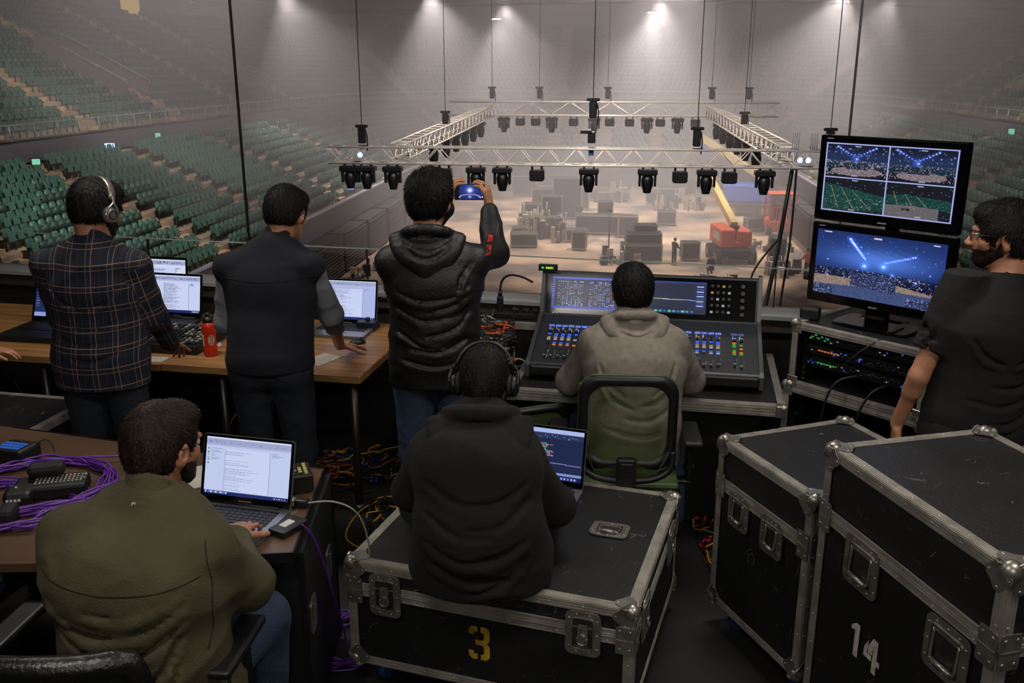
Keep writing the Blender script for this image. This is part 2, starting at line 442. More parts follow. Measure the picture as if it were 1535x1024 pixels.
# the rest as one
sl = seat_low(); BV = np.vstack(sl.v); BF = np.array([list(f)+[-1]*(6-len(f)) for f in sl.f]); bm_i = np.array(sl.m)
rest = [t for k, t in enumerate(SEATS) if k not in near]
def seats_mesh(rest, name):
    nV = len(BV); allV = np.empty((len(rest)*nV, 3)); 
    for q, (w, h, *_r) in enumerate(rest):
        c, s_ = math.cos(h), math.sin(h)
        allV[q*nV:(q+1)*nV, 0] = BV[:, 0]*c-BV[:, 1]*s_+w[0]; allV[q*nV:(q+1)*nV, 1] = BV[:, 0]*s_+BV[:, 1]*c+w[1]; allV[q*nV:(q+1)*nV, 2] = BV[:, 2]+w[2]
    me = bpy.data.meshes.new(name); nf = len(sl.f); nl = sum(len(f) for f in sl.f)
    me.vertices.add(len(allV)); me.vertices.foreach_set('co', allV.ravel())
    flat = np.concatenate([np.array(f) for f in sl.f]); lens = np.array([len(f) for f in sl.f]); st = np.concatenate([[0], np.cumsum(lens)[:-1]])
    q = np.arange(len(rest))
    me.loops.add(nl*len(rest)); me.loops.foreach_set('vertex_index', (flat[None, :]+q[:, None]*nV).ravel())
    me.polygons.add(nf*len(rest)); me.polygons.foreach_set('loop_start', (st[None, :]+q[:, None]*nl).ravel())
    me.materials.append(M_seat); me.materials.append(M_seatd)
    me.polygons.foreach_set('material_index', np.tile(bm_i, len(rest))); me.update(calc_edges=True); me.validate(); return me
o = bpy.data.objects.new('stadium_seats', seats_mesh(rest, 'stadium_seats')); C.objects.link(o)
tag(o, 'thousands of remaining green folding seats filling both tiers of the hall', 'seats', kind='stuff')

# aisle steps: one stair per aisle and tier
def aisle_stair(idx, tier):
    mb = MB(); n, run, rise, d0, z0 = ((NL, RL, HL, DL, ZL), (NU, RU, HU, DU, ZU))[tier]
    off = .5 if tier == 0 else .9
    for i in range(n):
        for h in (0, 1):
            d = d0-off+run*i+run*.5*h+run*.25; P, L_ = rim(d); s = side_s(d)[idx]; p = P(s)
            h0 = .02 if h == 0 else rise*.5
            w = A(p[0], p[1], z0+rise*i+h0/2); nx, ny = p[3]*SA+p[2]*CA, p[3]*CA-p[2]*SA
            mb.box(w[:], (1.15, run*.5, h0+.02), (0, 0, math.atan2(ny, nx)-PI/2))
    return mb
nA = len(side_s(0))
for idx in range(nA):
    for tier in (0, 1): struct('aisle_stair', aisle_stair(idx, tier), M_step)
# stair mouths: side walls and rails
for sd, a, b, r0, r1 in VOMS:
    sg = -1 if sd == 'L' else 1; d_a = DU+RU*r0-.9; d_b = DU+RU*(r1+1)-.9; z_a = ZU+HU*r0; z_b = ZU+HU*(r1+1)
    uu = lambda d: U0+sg*(HW+d); mb = MB()
    for v in (a, b):
        V = [A(uu(d_a), v-.1, z_a)[:], A(uu(d_b), v-.1, z_b-.2)[:], A(uu(d_b), v-.1, z_b+.75)[:], A(uu(d_a), v-.1, z_a+.85)[:]]
        V += [A(uu(d_a), v+.1, z_a)[:], A(uu(d_b), v+.1, z_b-.2)[:], A(uu(d_b), v+.1, z_b+.75)[:], A(uu(d_a), v+.1, z_a+.85)[:]]
        mb.add(V, [(0, 1, 2, 3), (7, 6, 5, 4), (0, 4, 5, 1), (1, 5, 6, 2), (2, 6, 7, 3), (3, 7, 4, 0)])
    V = [A(uu(d_b), a, z_a)[:], A(uu(d_b), b, z_a)[:], A(uu(d_b), b, z_b+.75)[:], A(uu(d_b), a, z_b+.75)[:]]
    mb.quad(V); mb.quad([A(uu(d_a), a, z_a+.02)[:], A(uu(d_a), b, z_a+.02)[:], A(uu(d_b), b, z_a+.02)[:], A(uu(d_b), a, z_a+.02)[:]])
    V = [A(uu(d_b-.05), a+.6, z_a+.1)[:], A(uu(d_b-.05), b-.6, z_a+.1)[:], A(uu(d_b-.05), b-.6, z_a+2.2)[:], A(uu(d_b-.05), a+.6, z_a+2.2)[:]]
    mb.quad(V, 1)
    struct('stair_mouth', mb, [M_wallu, M_dark])
    mb = MB()
    for v in (a, b):
        p0 = A(uu(d_a), v, z_a+1.05); p1 = A(uu(d_b), v, z_b+1.0); mb.tube([p0[:], p1[:]], .03, 6)
        for t in (0, .33, .66, 1): q = p0.lerp(p1, t); mb.cyl(q[:], (q-Vector((0, 0, .35)))[:], .02, 5)
    o = mb.build('stair_rail', M_rail); tag(o, 'pale metal handrail beside the stair mouth in the %s upper tier at %s' % ('left' if sd == 'L' else 'right', ['its near end', 'its middle', 'its far part', 'its far end'][0 if a < 30 else 1 if a < 45 else 2 if a < 65 else 3]), 'handrail')

# haze
hm = bpy.data.materials.new('hall_haze'); hm.use_nodes = True; N = hm.node_tree.nodes; N.clear()
vo = N.new('ShaderNodeVolumeScatter'); oo = N.new('ShaderNodeOutputMaterial'); hm.node_tree.links.new(vo.outputs[0], oo.inputs['Volume'])
vo.inputs['Color'].default_value = (.96, .92, .95, 1); vo.inputs['Density'].default_value = .0128; vo.inputs['Anisotropy'].default_value = .2
mb = MB(); mb.sphere((0, 0, 0), 1, 48); o = mb.build('stage_haze', hm); o.location = A(0, 78, 1.5); o.scale = (46, 52, 15); o.rotation_euler = (0, 0, -AX)
tag(o, 'bank of pale stage smoke hanging through the middle of the hall', 'haze', kind='stuff')
# ================================================================== rig and floor of the hall
M_truss = mat('truss_aluminium', '#d8d0c4', .45, .25); M_fix = mat('fixture_black', '#101012', .45); M_lens = mat('fixture_lens', '#3a3d44', .15, .3); M_chain = mat('hoist_chain', '#1a1a1b', .5, .5)
AZ = -AX      # world rotation about z of something facing down the hall
def truss(label, p0, p1, s, up=Vector((0, 0, 1)), bay=.36):
    p0, p1 = Vector(p0), Vector(p1); d = (p1-p0); L = d.length; d.normalize(); sd = d.cross(up).normalized(); uu = sd.cross(d).normalized()
    t = thing('lighting_truss', label, 'truss', p0); cs_ = {(a, b): (sd*a+uu*b)*s/2 for a in (-1, 1) for b in (-1, 1)}
    for k in cs_: mb = MB(); mb.tube([cs_[k], cs_[k]+d*L], s*.066, 6); mb.build('chord', M_truss, t)
    n = max(2, int(L/bay))
    for (a, b) in (((-1, -1), (-1, 1)), ((1, -1), (1, 1)), ((-1, 1), (1, 1)), ((-1, -1), (1, -1))):
        P_ = []; 
        if a[1] == b[1] == 1:
            for k in range(n+1): q = d*L*k/n; P_ += [cs_[a]+q, cs_[b]+q] if k % 2 == 0 else [cs_[b]+q, cs_[a]+q]
        else:
            for k in range(n+1): P_.append((cs_[a] if k % 2 else cs_[b])+d*L*k/n)
        mb = MB(); mb.tube(P_, s*.040, 5); mb.build('lacing', M_truss, t)
    return t
def head_light(label, p, kind, sc=1., lit=None, ya=0):
    "moving light hanging below p"
    t = thing('moving_light' if kind == 'm' else 'wash_light', label, 'stage light', p, AZ+ya)
    mb = MB(); mb.box((-.1*sc, 0, -.03*sc), (.04*sc, .08*sc, .10*sc)); mb.box((.1*sc, 0, -.03*sc), (.04*sc, .08*sc, .10*sc)); mb.build('clamp', M_fix, t)
    if kind == 'm':
        MB().rbox((0, 0, -.11*sc), (.40*sc, .26*sc, .11*sc), .02*sc, seg=1).build('base', M_fix, t)
        mb = MB(); [mb.rbox((sx*.155*sc, 0, -.27*sc), (.05*sc, .12*sc, .26*sc), .015*sc, seg=1) for sx in (-1, 1)]; mb.box((0, 0, -.165*sc), (.33*sc, .12*sc, .03*sc)); mb.build('yoke', M_fix, t)
        mb = MB(); mb.lathe([(.05*sc, .0), (.105*sc, .03*sc), (.125*sc, .10*sc), (.115*sc, .22*sc), (.085*sc, .32*sc), (.08*sc, .36*sc)], 14, (0, .02, -.17*sc), (PI, 0, 0)); h = mb.build('lamp_head', M_fix, t)
        MB().cyl((0, .02, -.525*sc), (0, .02, -.535*sc), .07*sc, 12).build('lens', lit or M_lens, h)
    else:
        MB().rbox((0, 0, -.20*sc), (.30*sc, .24*sc, .22*sc), .02*sc, seg=1).build('housing', M_fix, t); MB().box((0, 0, -.315*sc), (.22*sc, .16*sc, .01*sc)).build('lens', lit or M_lens, t)
    return t
E_blue = emis('lamp_blue_white', '#8fa4ff', 5.); E_white = emis('lamp_white', '#fff0e0', 12.); E_warm = emis('lamp_warm', '#ffd9a0', 3.)
TZ = -2.23; V1, V2 = 24.5, 40.
truss('front lighting truss, the nearest and brightest, spanning the hall', A(-7.7, V1, TZ), A(6.6, V1, TZ), .42)
truss('far lighting truss behind the square rig', A(-7.2, V2, -1.66), A(6.4, V2, -1.66), .55, bay=.8)
truss('left side lighting truss running away from the front truss', A(-5.9, V1+.3, TZ+.05), A(-5.5, V2-.3, -1.75), .42)
truss('right side lighting truss running away from the front truss', A(4.35, V1+.3, TZ+.05), A(3.7, V2-.3, -1.75), .42)
heads = [(-7.18, 'm', 'first', E_blue), (-6.72, 'm', 'second', None), (-6.0, 'm', 'third', None), (-4.6, 'w', 'fourth', None), (-3.75, 'm', 'fifth', None), (-3.05, 'm', 'sixth', None), (-2.13, 'w', 'seventh', None), (-.77, 'm', 'eighth', None), (.75, 'm', 'ninth', None), (1.58, 'w', 'tenth', None), (2.26, 'm', 'eleventh', None), (2.83, 'w', 'twelfth', None), (3.72, 'm', 'thirteenth', None)]
for u, k, nm, e in heads: head_light('%s stage light hanging under the front truss, %s from its left end' % ('moving' if k == 'm' else 'square', nm), A(u, V1, TZ-.23), k, 1.28, e)
heads2 = [(-4.9, 'm'), (-4.2, 'w'), (-3.55, 'w'), (-2.87, 'm'), (-1.95, 'w'), (-1.08, 'm'), (-.44, 'w'), (.39, 'w'), (1.11, 'm'), (1.66, 'w'), (2.37, 'm'), (3.1, 'w')]
on2 = ['first', 'second', 'third', 'fourth', 'fifth', 'sixth', 'seventh', 'eighth', 'ninth', 'tenth', 'eleventh', 'twelfth']
for i, (u, k) in enumerate(heads2): head_light('small stage light under the far truss, %s from its left end' % on2[i], A(u, V2, -1.95), k, 1.3)
for i, f in enumerate((.30, .42, .53, .64, .75, .86)):
    for sd, a, b in (('left', -5.9, -5.5), ('right', 4.35, 3.7)):
        head_light('dark stage light under the %s side truss, %s from the front' % (sd, on2[i]), A(a+(b-a)*f, V1+(V2-V1)*f, TZ+.05+(.43)*f-.23), 'm', 1.25, None, PI/2)
# blue upright light and the truss's own grey corner pieces
for u, e, lb in ((-.72, E_blue, 'upright blue-lit stage light on top of the front truss at its middle'), (4.4, None, 'grey upright light bar on the front truss at its right corner'), (4.85, None, 'second grey upright corner piece on the front truss at its right corner')):
    t = thing('upright_light_or_post', lb, 'stage light', A(u, V1, TZ+.22), AZ)
    if e: MB().rbox((0, 0, .28), (.20, .18, .30), .03).build('head', M_fix, t); MB().rbox((-.14, 0, .42), (.30, .2, .10), .02).build('base', M_fix, t); MB().box((0, -.11, -.1), (.14, .02, .16)).build('lens', mat('blue_gel', '#2c5a9c', .4), t)
    else:
        mb = MB(); [mb.cyl((.05*k, 0, 0), (.05*k, 0, .42), .012, 6) for k in (-1, 0, 1, 2)]; mb.build('bar', mat('pale_bar', '#8e9094', .5), t)
for u, dz in ((-6.85, 0), (4.75, -.02), (4.55, -.02)):
    t = thing('marker_light', 'small blue-white lamp glowing inside the front truss at its %s' % ('left end' if u < 0 else 'right corner' if u > 4.6 else 'right corner, the left of two'), 'lamp', A(u, V1-.1, TZ+dz)); MB().sphere((0, 0, 0), .07, 10).build('bulb', E_blue, t); MB().cyl((0, .02, 0), (0, .12, 0), .06, 10).build('socket', M_fix, t)
def hoist(label, p, top=8.):
    t = thing('chain_hoist', label, 'chain hoist', p, AZ); mb = MB(); mb.rbox((0, 0, .30), (.20, .16, .42), .03, seg=1); mb.build('motor', M_fix, t); mb = MB(); mb.rbox((0, 0, .54), (.34, .10, .08), .02, seg=1); mb.build('hook_block', M_fix, t); mb = MB(); mb.cyl((0, 0, .56), (0, 0, top-p[2]+EYE), .012, 6); mb.build('chain', M_chain, t)
    mb = MB(); mb.tube([(.10, 0, .45), (.14, 0, .2), (.12, 0, -.1)], .02, 5, res=3); mb.build('sling', M_fix, t)
for u, v, z, lb in ((-6.8, V1, TZ+.2, 'chain hoist at the left end of the front truss'), (1.96, V1, TZ+.2, 'chain hoist on the right half of the front truss'), (5.25, V1-.0, TZ+.2, 'chain hoist at the right end of the front truss'), (-.70, V1, TZ+.9, 'chain hoist over the middle of the front truss'),
                    (-5.75, 31, -1.95, 'chain hoist on the left side truss'), (4.0, 31.5, -1.95, 'chain hoist on the right side truss'), (-5.4, V2, -1.35, 'chain hoist at the left end of the far truss'), (-3.4, V2, -1.35, 'chain hoist left of the middle of the far truss'), (-.55, V2, -1.35, 'chain hoist at the middle of the far truss'), (3.7, V2, -1.35, 'chain hoist at the right end of the far truss'), (5.2, V2, -1.35, 'chain hoist beyond the right end of the far truss')):
    hoist(lb, A(u, v, z))
p_ = [A(4.4, V1, TZ-.2), A(4.25, V1-.3, -3.4), A(3.9, 23, -4.6), A(3.3, 21.2, -6.1), A(2.5, 19.5, -7.2)]
mb = MB(); mb.tube([q[:] for q in p_], .055, 6, res=6); tag(mb.build('cable_loom', M_chain), 'thick black cable loom hanging from the right corner of the front truss', 'cable')
mb = MB(); mb.tube([A(4.5, V1, TZ-.2)[:], A(4.45, V1-.2, -4.4)[:], A(4.2, 23.8, -7)[:], A(4.1, 23.4, -12)[:]], .03, 6, res=6); tag(mb.build('cable_loom', M_chain), 'thinner black cable hanging straight down beside the thick loom', 'cable')
# roof fixtures: visible work lights, then housings for the added fill lights
WLN = ['white work light under the roof above the left stand, '+q for q in ('nearest of the close pair', 'farther of the close pair', 'lowest and farthest')]+['white work light under the roof in the middle, nearer one', 'white work light under the roof in the middle, farther one', 'white work light under the roof right of the middle', 'white work light at the far right of the roof', 'white work light at the far left near the glass seam']+['added fill light out of view over the %s' % q for q in ('near left stand', 'middle left stand', 'near right stand', 'middle right stand', 'open floor', 'front truss', 'square rig')]
for i, (u, v, z) in enumerate(HALL_LAMPS):
    t = thing('work_or_fill_light', WLN[i], 'work light', A(u, v, z), AZ); MB().rbox((0, 0, .1), (.9, .6, .16), .03, seg=1).build('housing', M_fix, t); MB().box((0, 0, .01), (.75, .45, .02)).build('lamp_glass', E_white if z < 7 else E_warm, t)
    if z < 7: MB().cyl((0, 0, .18), (0, 0, 11-z), .02, 5).build('drop_rod', M_chain, t)
mb = MB()
for v in (60, 74, 90): mb.tube([A(-34, v, 4.9)[:], A(-10, v, 5.6)[:], A(14, v, 5.6)[:], A(34, v, 4.9)[:]], .12, 6, res=4)
struct('trim_20', mb, M_dark)
# ------------------------------------------------------------------ things on the floor
M_cr = mat('crate_black', '#17171a', .5, var=.2, vscale=2); M_cred = mat('crate_edge', '#a2988c', .5, .2); M_org = mat('lift_orange', '#c2502a', .5, var=.12, vscale=1.5); M_blu = mat('lift_blue', '#2c4a9a', .5, var=.1, vscale=1.5); M_boom = mat('boom_cream', '#b59a58', .5); M_tyre = mat('tyre', '#1a1817', .8); M_rim = mat('wheel_rim', '#8a7450', .6)
def crate(u, v, w, d, h, label, rz=0, z=0., group=None):
    t = thing('road_case', label, 'road case', A(u, v, FZ+z), AZ+R(rz), group); z0 = .12 if z == 0 else 0; MB().box((0, 0, (z0+h)/2), (w-.02, d-.02, h-z0)).build('body', M_cr, t); e = .075; mb = MB()
    for sx in (-1, 1):
        for sy in (-1, 1): mb.box((sx*(w/2-e/2), sy*(d/2-e/2), (z0+h)/2), (e, e, h-z0))
    for zz in (z0+e/2, h-e/2):
        for s_ in (-1, 1): mb.box((0, s_*(d/2-e/2), zz), (w-2*e, e, e)); mb.box((s_*(w/2-e/2), 0, zz), (e, d-2*e, e))
    mb.build('edge_frame', M_cred, t)
    if z == 0: mb = MB(); [mb.cyl((sx*(w/2-.15)-.03, sy*(d/2-.15), .06), (sx*(w/2-.15)+.03, sy*(d/2-.15), .06), .06, 8) for sx in (-1, 1) for sy in (-1, 1)]; mb.build('castors', M_tyre, t)
    return t
crate(-6.4, 63.5, 1.9, 1.1, 1.0, 'wide open-topped road case at the left of the floor stacks', 6); crate(-2.5, 62.7, 1.0, .9, 1.35, 'upright road case with pale edges left of centre, in front of the lone post', -4)
crate(.8, 68.3, 1.5, 1.1, 1.6, 'tall dark road case right of the lone post', 3); crate(3.0, 57.6+.6, 1.1, .9, 1.1, 'road case beside the standing man in black', 5) if False else crate(4.75, 60.0, 1.2, .9, 1.25, 'road case being pushed by the standing man in black', 5)
crate(3.9, 74.1, 1.5, 1.1, 1.15, 'single pale-edged road case in the empty middle of the floor', -3); crate(10.5, 72.3, 1.5, 1.0, 1.0, 'road case behind the orange boom lift', 12); crate(8.0, 60.0, 1.8, 1.1, 1.0, 'road case just right of the front wheels of the orange lift', -4)
crate(-1.2, 69.5, 3.8, 1.4, 1.45, 'long black case run behind the upright case', 0); crate(-.9, 70.9, 1.2, 1.0, 2.3, 'tall black case standing behind the long case run', 0)
crate(-4.9, 69, 2.2, 1.2, 1.3, 'black case in the left stack beside the man in red', 8); crate(-5.0, 71.2, 1.6, 1.2, 2.6, 'tall tower of equipment at the left of the floor', 3); crate(-6.7, 72.5, 1.4, 1.1, 1.8, 'black case behind the left tower', -6); crate(-4.1, 76.5, 2.4, 1.2, 3.4, 'tallest dark equipment tower at the left', 0); crate(-6.2, 79, 2.2, 1.2, 2.2, 'dark tower farther back at the left', 4); crate(-7.0, 66.5, 1.2, 1.0, .9, 'small black case at the left end of the stacks', 10)
crate(1.6, 59.2, 2.6, 1.4, 1.2, 'lower case of the big stack behind the seated man in grey', 4); crate(1.7, 59.3, 2.3, 1.2, .7, 'middle case of the big stack behind the seated man in grey', 4, 1.21); crate(1.8, 59.4, 1.5, 1.0, .5, 'top case of the big stack behind the seated man in grey', 4, 1.92)
crate(-2.2, 63.9, 1.7, 1.0, .8, 'pale-topped case beside the man in red', 5) if False else crate(-2.9, 65.9, 1.5, .9, .95, 'pale-topped case beside the man in red', 5)
crate(10.0, 58.6, 1.1, 1.0, 1.9, 'dark red upright case at the right of the floor', -6); crate(4.0, 86, 3.0, 1.4, 1.5, 'hazy case row at the far right of the floor', 0); crate(-2.4, 88, 7.0, 2.0, .9, 'low hazy stage deck at the far end of the floor', 0); crate(-3.0, 81.5, 1.1, .9, 2.0, 'far dark case in front of the low stage deck', 0)
crate(8.2, 93, 3.2, 1.6, 1.6, 'far case row behind the blue lift', 0); crate(-9.0, 90, 2.4, 1.4, 2.0, 'far dark case row at the left in the haze', 0); crate(12.2, 55.2, 1.3, 1.0, 1.1, 'green-grey case at the right edge of the floor behind the monitors', 10)
def clutter(u, v, ru, rv, h, n, label, seed):
    rs = random.Random(seed); mb = MB()
    for k in range(n):
        a, b = rs.uniform(-ru, ru), rs.uniform(-rv, rv); w = rs.uniform(.1, .5); hh = rs.uniform(.15, h); p = A(u+a, v+b, FZ+hh/2); mb.box(p[:], (w, rs.uniform(.1, .4), hh), (0, 0, rs.uniform(0, 3)), rs.choice((0, 0, 1, 2)))
        if k % 3 == 0: q = A(u+a, v+b, FZ); mb.cyl(q[:], (q.x+rs.uniform(-.3, .3), q.y, q.z+hh*1.5), .03, 5, mi=1)
    tag(mb.build('equipment_clutter', [M_cr, M_cred, mat('clutter_tan', '#8a7258', .7)]), label, 'equipment', kind='stuff')
clutter(-5.6, 68.5, 1.8, 3.5, 1.6, 90, 'loose stands, cables and small gear among the stacks at the left of the floor', 1); clutter(-2.2, 88, 3.6, 1.6, 1.4, 60, 'small gear on and around the low stage deck', 2); clutter(9.8, 66, 2.2, 2.6, .5, 40, 'cable heaps and truss pieces right of the orange lift', 3); clutter(0.4, 58.6, 1.2, .8, 1.0, 30, 'small gear in front of the big case stack', 4); clutter(10.5, 56.2, 1.6, 1.2, .9, 30, 'small gear by the dark red case', 5); clutter(5.6, 53.6, 1.4, .6, .5, 24, 'low gear around the crouching man', 6); clutter(5.5, 84, 2.5, 2.5, 1.2, 40, 'hazy gear in the far right part of the floor', 7); clutter(-15.0, 53, .6, 2.5, .8, 14, 'pale tables and boxes by the left wall', 8)
mb = MB(); q = A(-.5, 62.6, FZ); mb.cyl((0, 0, 0), (0, 0, 2.7), .05, 8); mb.cyl((0, 0, 0), (0, 0, .04), .35, 12); mb.box((0, 0, 2.75), (.25, .1, .16)); tag(mb.build('stand_post', M_cr, None, q), 'lone black post stand near the upright road case', 'stand')
# boom lifts
def wheel(t, p, r, w, ax=(1, 0, 0)):
    a = Vector(ax)*w/2; mb = MB(); mb.cyl(Vector(p)-a, Vector(p)+a, r, 18); mb.cyl(Vector(p)-a*1.08, Vector(p)+a*1.08, r*.55, 12, mi=1); mb.build('wheel', [M_tyre, M_rim], t)
t = thing('boom_lift', 'orange boom lift with a raised cream boom on the hall floor', 'boom lift', A(7.35, 60.2, FZ), AZ+R(8))
mb = MB(); mb.rbox((0, 0, .75), (1.9, 2.9, .5), .08, seg=1); mb.build('chassis', M_tyre, t); mb = MB(); mb.rbox((-.55, .2, 1.65), (.95, 3.0, 1.15), .10); mb.rbox((.62, .1, 1.6), (.85, 2.4, 1.0), .10); mb.rbox((0, .2, 1.2), (1.6, 2.6, .3), .06); mb.build('turret', M_org, t); MB().box((-1.04, -.2, 1.7), (.02, 1.6, .5)).build('side_lettering', mat('lift_decal', '#b8a890', .6), t)
for sx in (-1, 1):
    for sy in (-1, 1): wheel(t, (sx*1.1, sy*1.15, .48), .48, .34)
mb = MB(); mb.box((.1, -.2, 1.9), (.5, .5, .9)); mb.build('boom_foot', M_tyre, t)
b0 = Vector((.1, -.1, 2.3)); b1 = Vector((0, 7.4, 4.7)) ; dq = (b1-b0).to_track_quat('Z', 'Y').to_matrix(); L_ = (b1-b0).length
mb = MB(); mb.box((b0+b1)/2, (.42, .48, L_), dq); mb.build('boom', M_boom, t); mb = MB(); mb.box(b0+(b1-b0)*.72, (.30, .34, L_*.66), dq); mb.build('inner_boom', M_boom, t)
t = thing('boom_lift', 'blue boom lift with a lowered cream boom in the haze behind the orange one', 'boom lift', A(11.0, 80.2, FZ), AZ+R(-6))
mb = MB(); mb.rbox((0, 0, .8), (3.6, 2.4, .6), .08, seg=1); mb.build('chassis', M_tyre, t); mb = MB(); mb.rbox((-.2, 0, 1.9), (3.8, 2.1, 1.5), .15); mb.build('turret', M_blu, t)
for sx in (-1, 1):
    for sy in (-1, 1): wheel(t, (sx*1.3, sy*1.15, .5), .5, .36, (0, 1, 0))
b0 = Vector((1.2, 0, 3.0)); b1 = Vector((-4.2, 2.5, 6.2)); mb = MB(); mb.box((b0+b1)/2, (.45, .5, (b1-b0).length), (b1-b0).to_track_quat('Z', 'Y').to_matrix()); mb.build('boom', M_boom, t)
mb = MB(); mb.box((-3.7, 2.4, 5.2), (1.2, .3, .8)); mb.build('raised_panel', M_blu, t)
t = thing('forklift', 'orange forklift with a lattice cage near the right wall of the hall', 'forklift', A(12.1, 71.2, FZ), AZ+R(5)); MB().rbox((0, 0, .7), (1.9, 2.4, .8), .1).build('chassis', M_org, t)
for k, sx in enumerate((-1, 1)): mb = MB(); mb.box((sx*.9, -.9, 1.8), (.16, .2, 2.4)); mb.box((sx*.9, .8, 1.8), (.12, .12, 2.4)); mb.build('mast_post', M_org, t)
mb = MB(); mb.box((0, 0, 3.0), (1.95, 1.9, .12)); mb.build('roof_guard', M_org, t); mb = MB(); [mb.box((-.7+.28*k, -.95, 1.6), (.10, .08, 1.1)) for k in range(6)]; mb.box((0, -.95, 2.1), (1.9, .1, .14)); mb.build('cage', M_org, t); MB().rbox((0, .3, 1.5), (1.0, .9, 1.0), .1).build('seat_block', M_tyre, t)
for sx in (-1, 1):
    for sy in (-1, 1): wheel(t, (sx*.95, sy*.85, .4), .4, .3)
# folded seating banks along the rink walls
M_bank = mat('folded_bank', '#2c2724', .8, var=.3, vscale=1.2); M_bankl = mat('folded_bank_slat', '#4c4138', .7)
for sd in (-1, 1):
    for k, v in enumerate((40, 45.4, 50.8, 56.2, 61.6, 67, 72.4, 77.8)):
        t = thing('folded_seating', 'bank of folded retractable seating against the %s rink wall, %s from the near end' % ('left' if sd < 0 else 'right', on2[k]), 'folded seating', A(U0+sd*(HW-.35), v, FZ), AZ)
        MB().box((0, 0, 1.2), (1.4, 4.9, 2.4)).build('body', M_bank, t); mb = MB(); [mb.box((-sd*.72, 0, .2+.2*j), (.10, 4.8, .06)) for j in range(11)]; o = mb.build('slats', M_bankl, t)
# signs and lit openings
def sign(label, p, w, h, m, rz, name='exit_sign'):
    t = thing(name, label, 'sign', p, rz); MB().box((0, 0, 0), (w+.1, .1, h+.1)).build('housing', M_fix, t); MB().box((0, -.06, 0), (w, .01, h)).build('lit_face', m, t)
S_g = emis('sign_green', '#8fe0c0', .9); S_b = emis('sign_blue', '#b8d0ff', 2.5)
sign('small green exit sign on the left balcony front near the glass', A(-26.9, 40.8, -4.2), .34, .26, S_g, -AX+PI/2-PI/3); sign('small blue-white display on the left balcony front', A(-27.4, 48.2, -4.1), .5, .35, S_b, -AX+PI/2-PI/3, 'display_panel')
sign('tiny green lamp on the left balcony front farther along', A(-27.4, 53.7, -3.9), .3, .3, S_g, -AX+PI/2-PI/3); sign('small green exit sign on the right balcony front', A(24.2, 62.0, -3.85), .35, .4, S_g, -AX-PI/2+PI/3); sign('tiny white lamp on the right balcony front', A(24.2, 56, -3.85), .25, .4, emis('sign_white', '#f0e8d8', 1.5), -AX-PI/2+PI/3)
sign('glowing blue-white scoreboard high on the right', A(40.0, 116, 4.4), 3.0, .9, emis('score_blue', '#8aa4ff', 3.5), -AX, 'scoreboard'); sign('green exit sign over the far door', A(-1.9, 122.5, -.2), .8, .35, S_g, -AX)
struct('window_20', MB().box((-.0, 0, 0), (.1, 3.2, 1.5), None), emis('lit_room', '#c8a050', .9), loc=A(-43.9, 83.5, 5.2), rot=(0, 0, -AX))
t = thing('lit_doorway', 'pale door frame lit at both sides in the hazy far wall', 'doorway', A(-1.9, 122.6, -2.6), -AX)
for sx in (-1, 1): MB().box((sx*1.7, 0, .9), (.25, .1, 1.8)).build('side_light', emis('door_strip', '#a8c0e8', 1.2), t)
MB().box((0, 0, 2.4), (4.6, .1, .25)).build('lintel', M_rail, t)
# ================================================================== flight cases
M_lam = mat('black_laminate', '#1a1a1b', .42, var=.15, vscale=3, bump=.25, bscale=130, scratch=.34, rvar=.1)
M_lam2 = mat('black_laminate_side', '#121213', .5, var=.2, vscale=5, bump=.15, bscale=120, scratch=.10)
M_alu = mat('aluminium_extrusion', '#a09c94', .5, .6, var=.2, vscale=14, stretch=(1, 1, 1), rvar=.15, bump=.1, bscale=40)
M_zinc = mat('zinc_hardware', '#97948c', .36, .8, var=.2, vscale=20, rvar=.12)
M_dish = mat('latch_dish_shaded', '#5e5d57', .4, .9, var=.3, vscale=30)  # darker tone stands in for recess shade; the panel is not cut
M_rubber = mat('black_rubber', '#0e0e0f', .7)
M_blackp = mat('black_plastic', '#131314', .45, rvar=.1)
M_steel = mat('dark_steel', '#2a2a2b', .4, .7)
M_yel = mat('yellow_stencil', '#d0a628', .7, col2='#8a6c1c', vscale=22)
M_wht = mat('white_stencil', '#c4c1b8', .7, col2='#8f8c86', vscale=20)

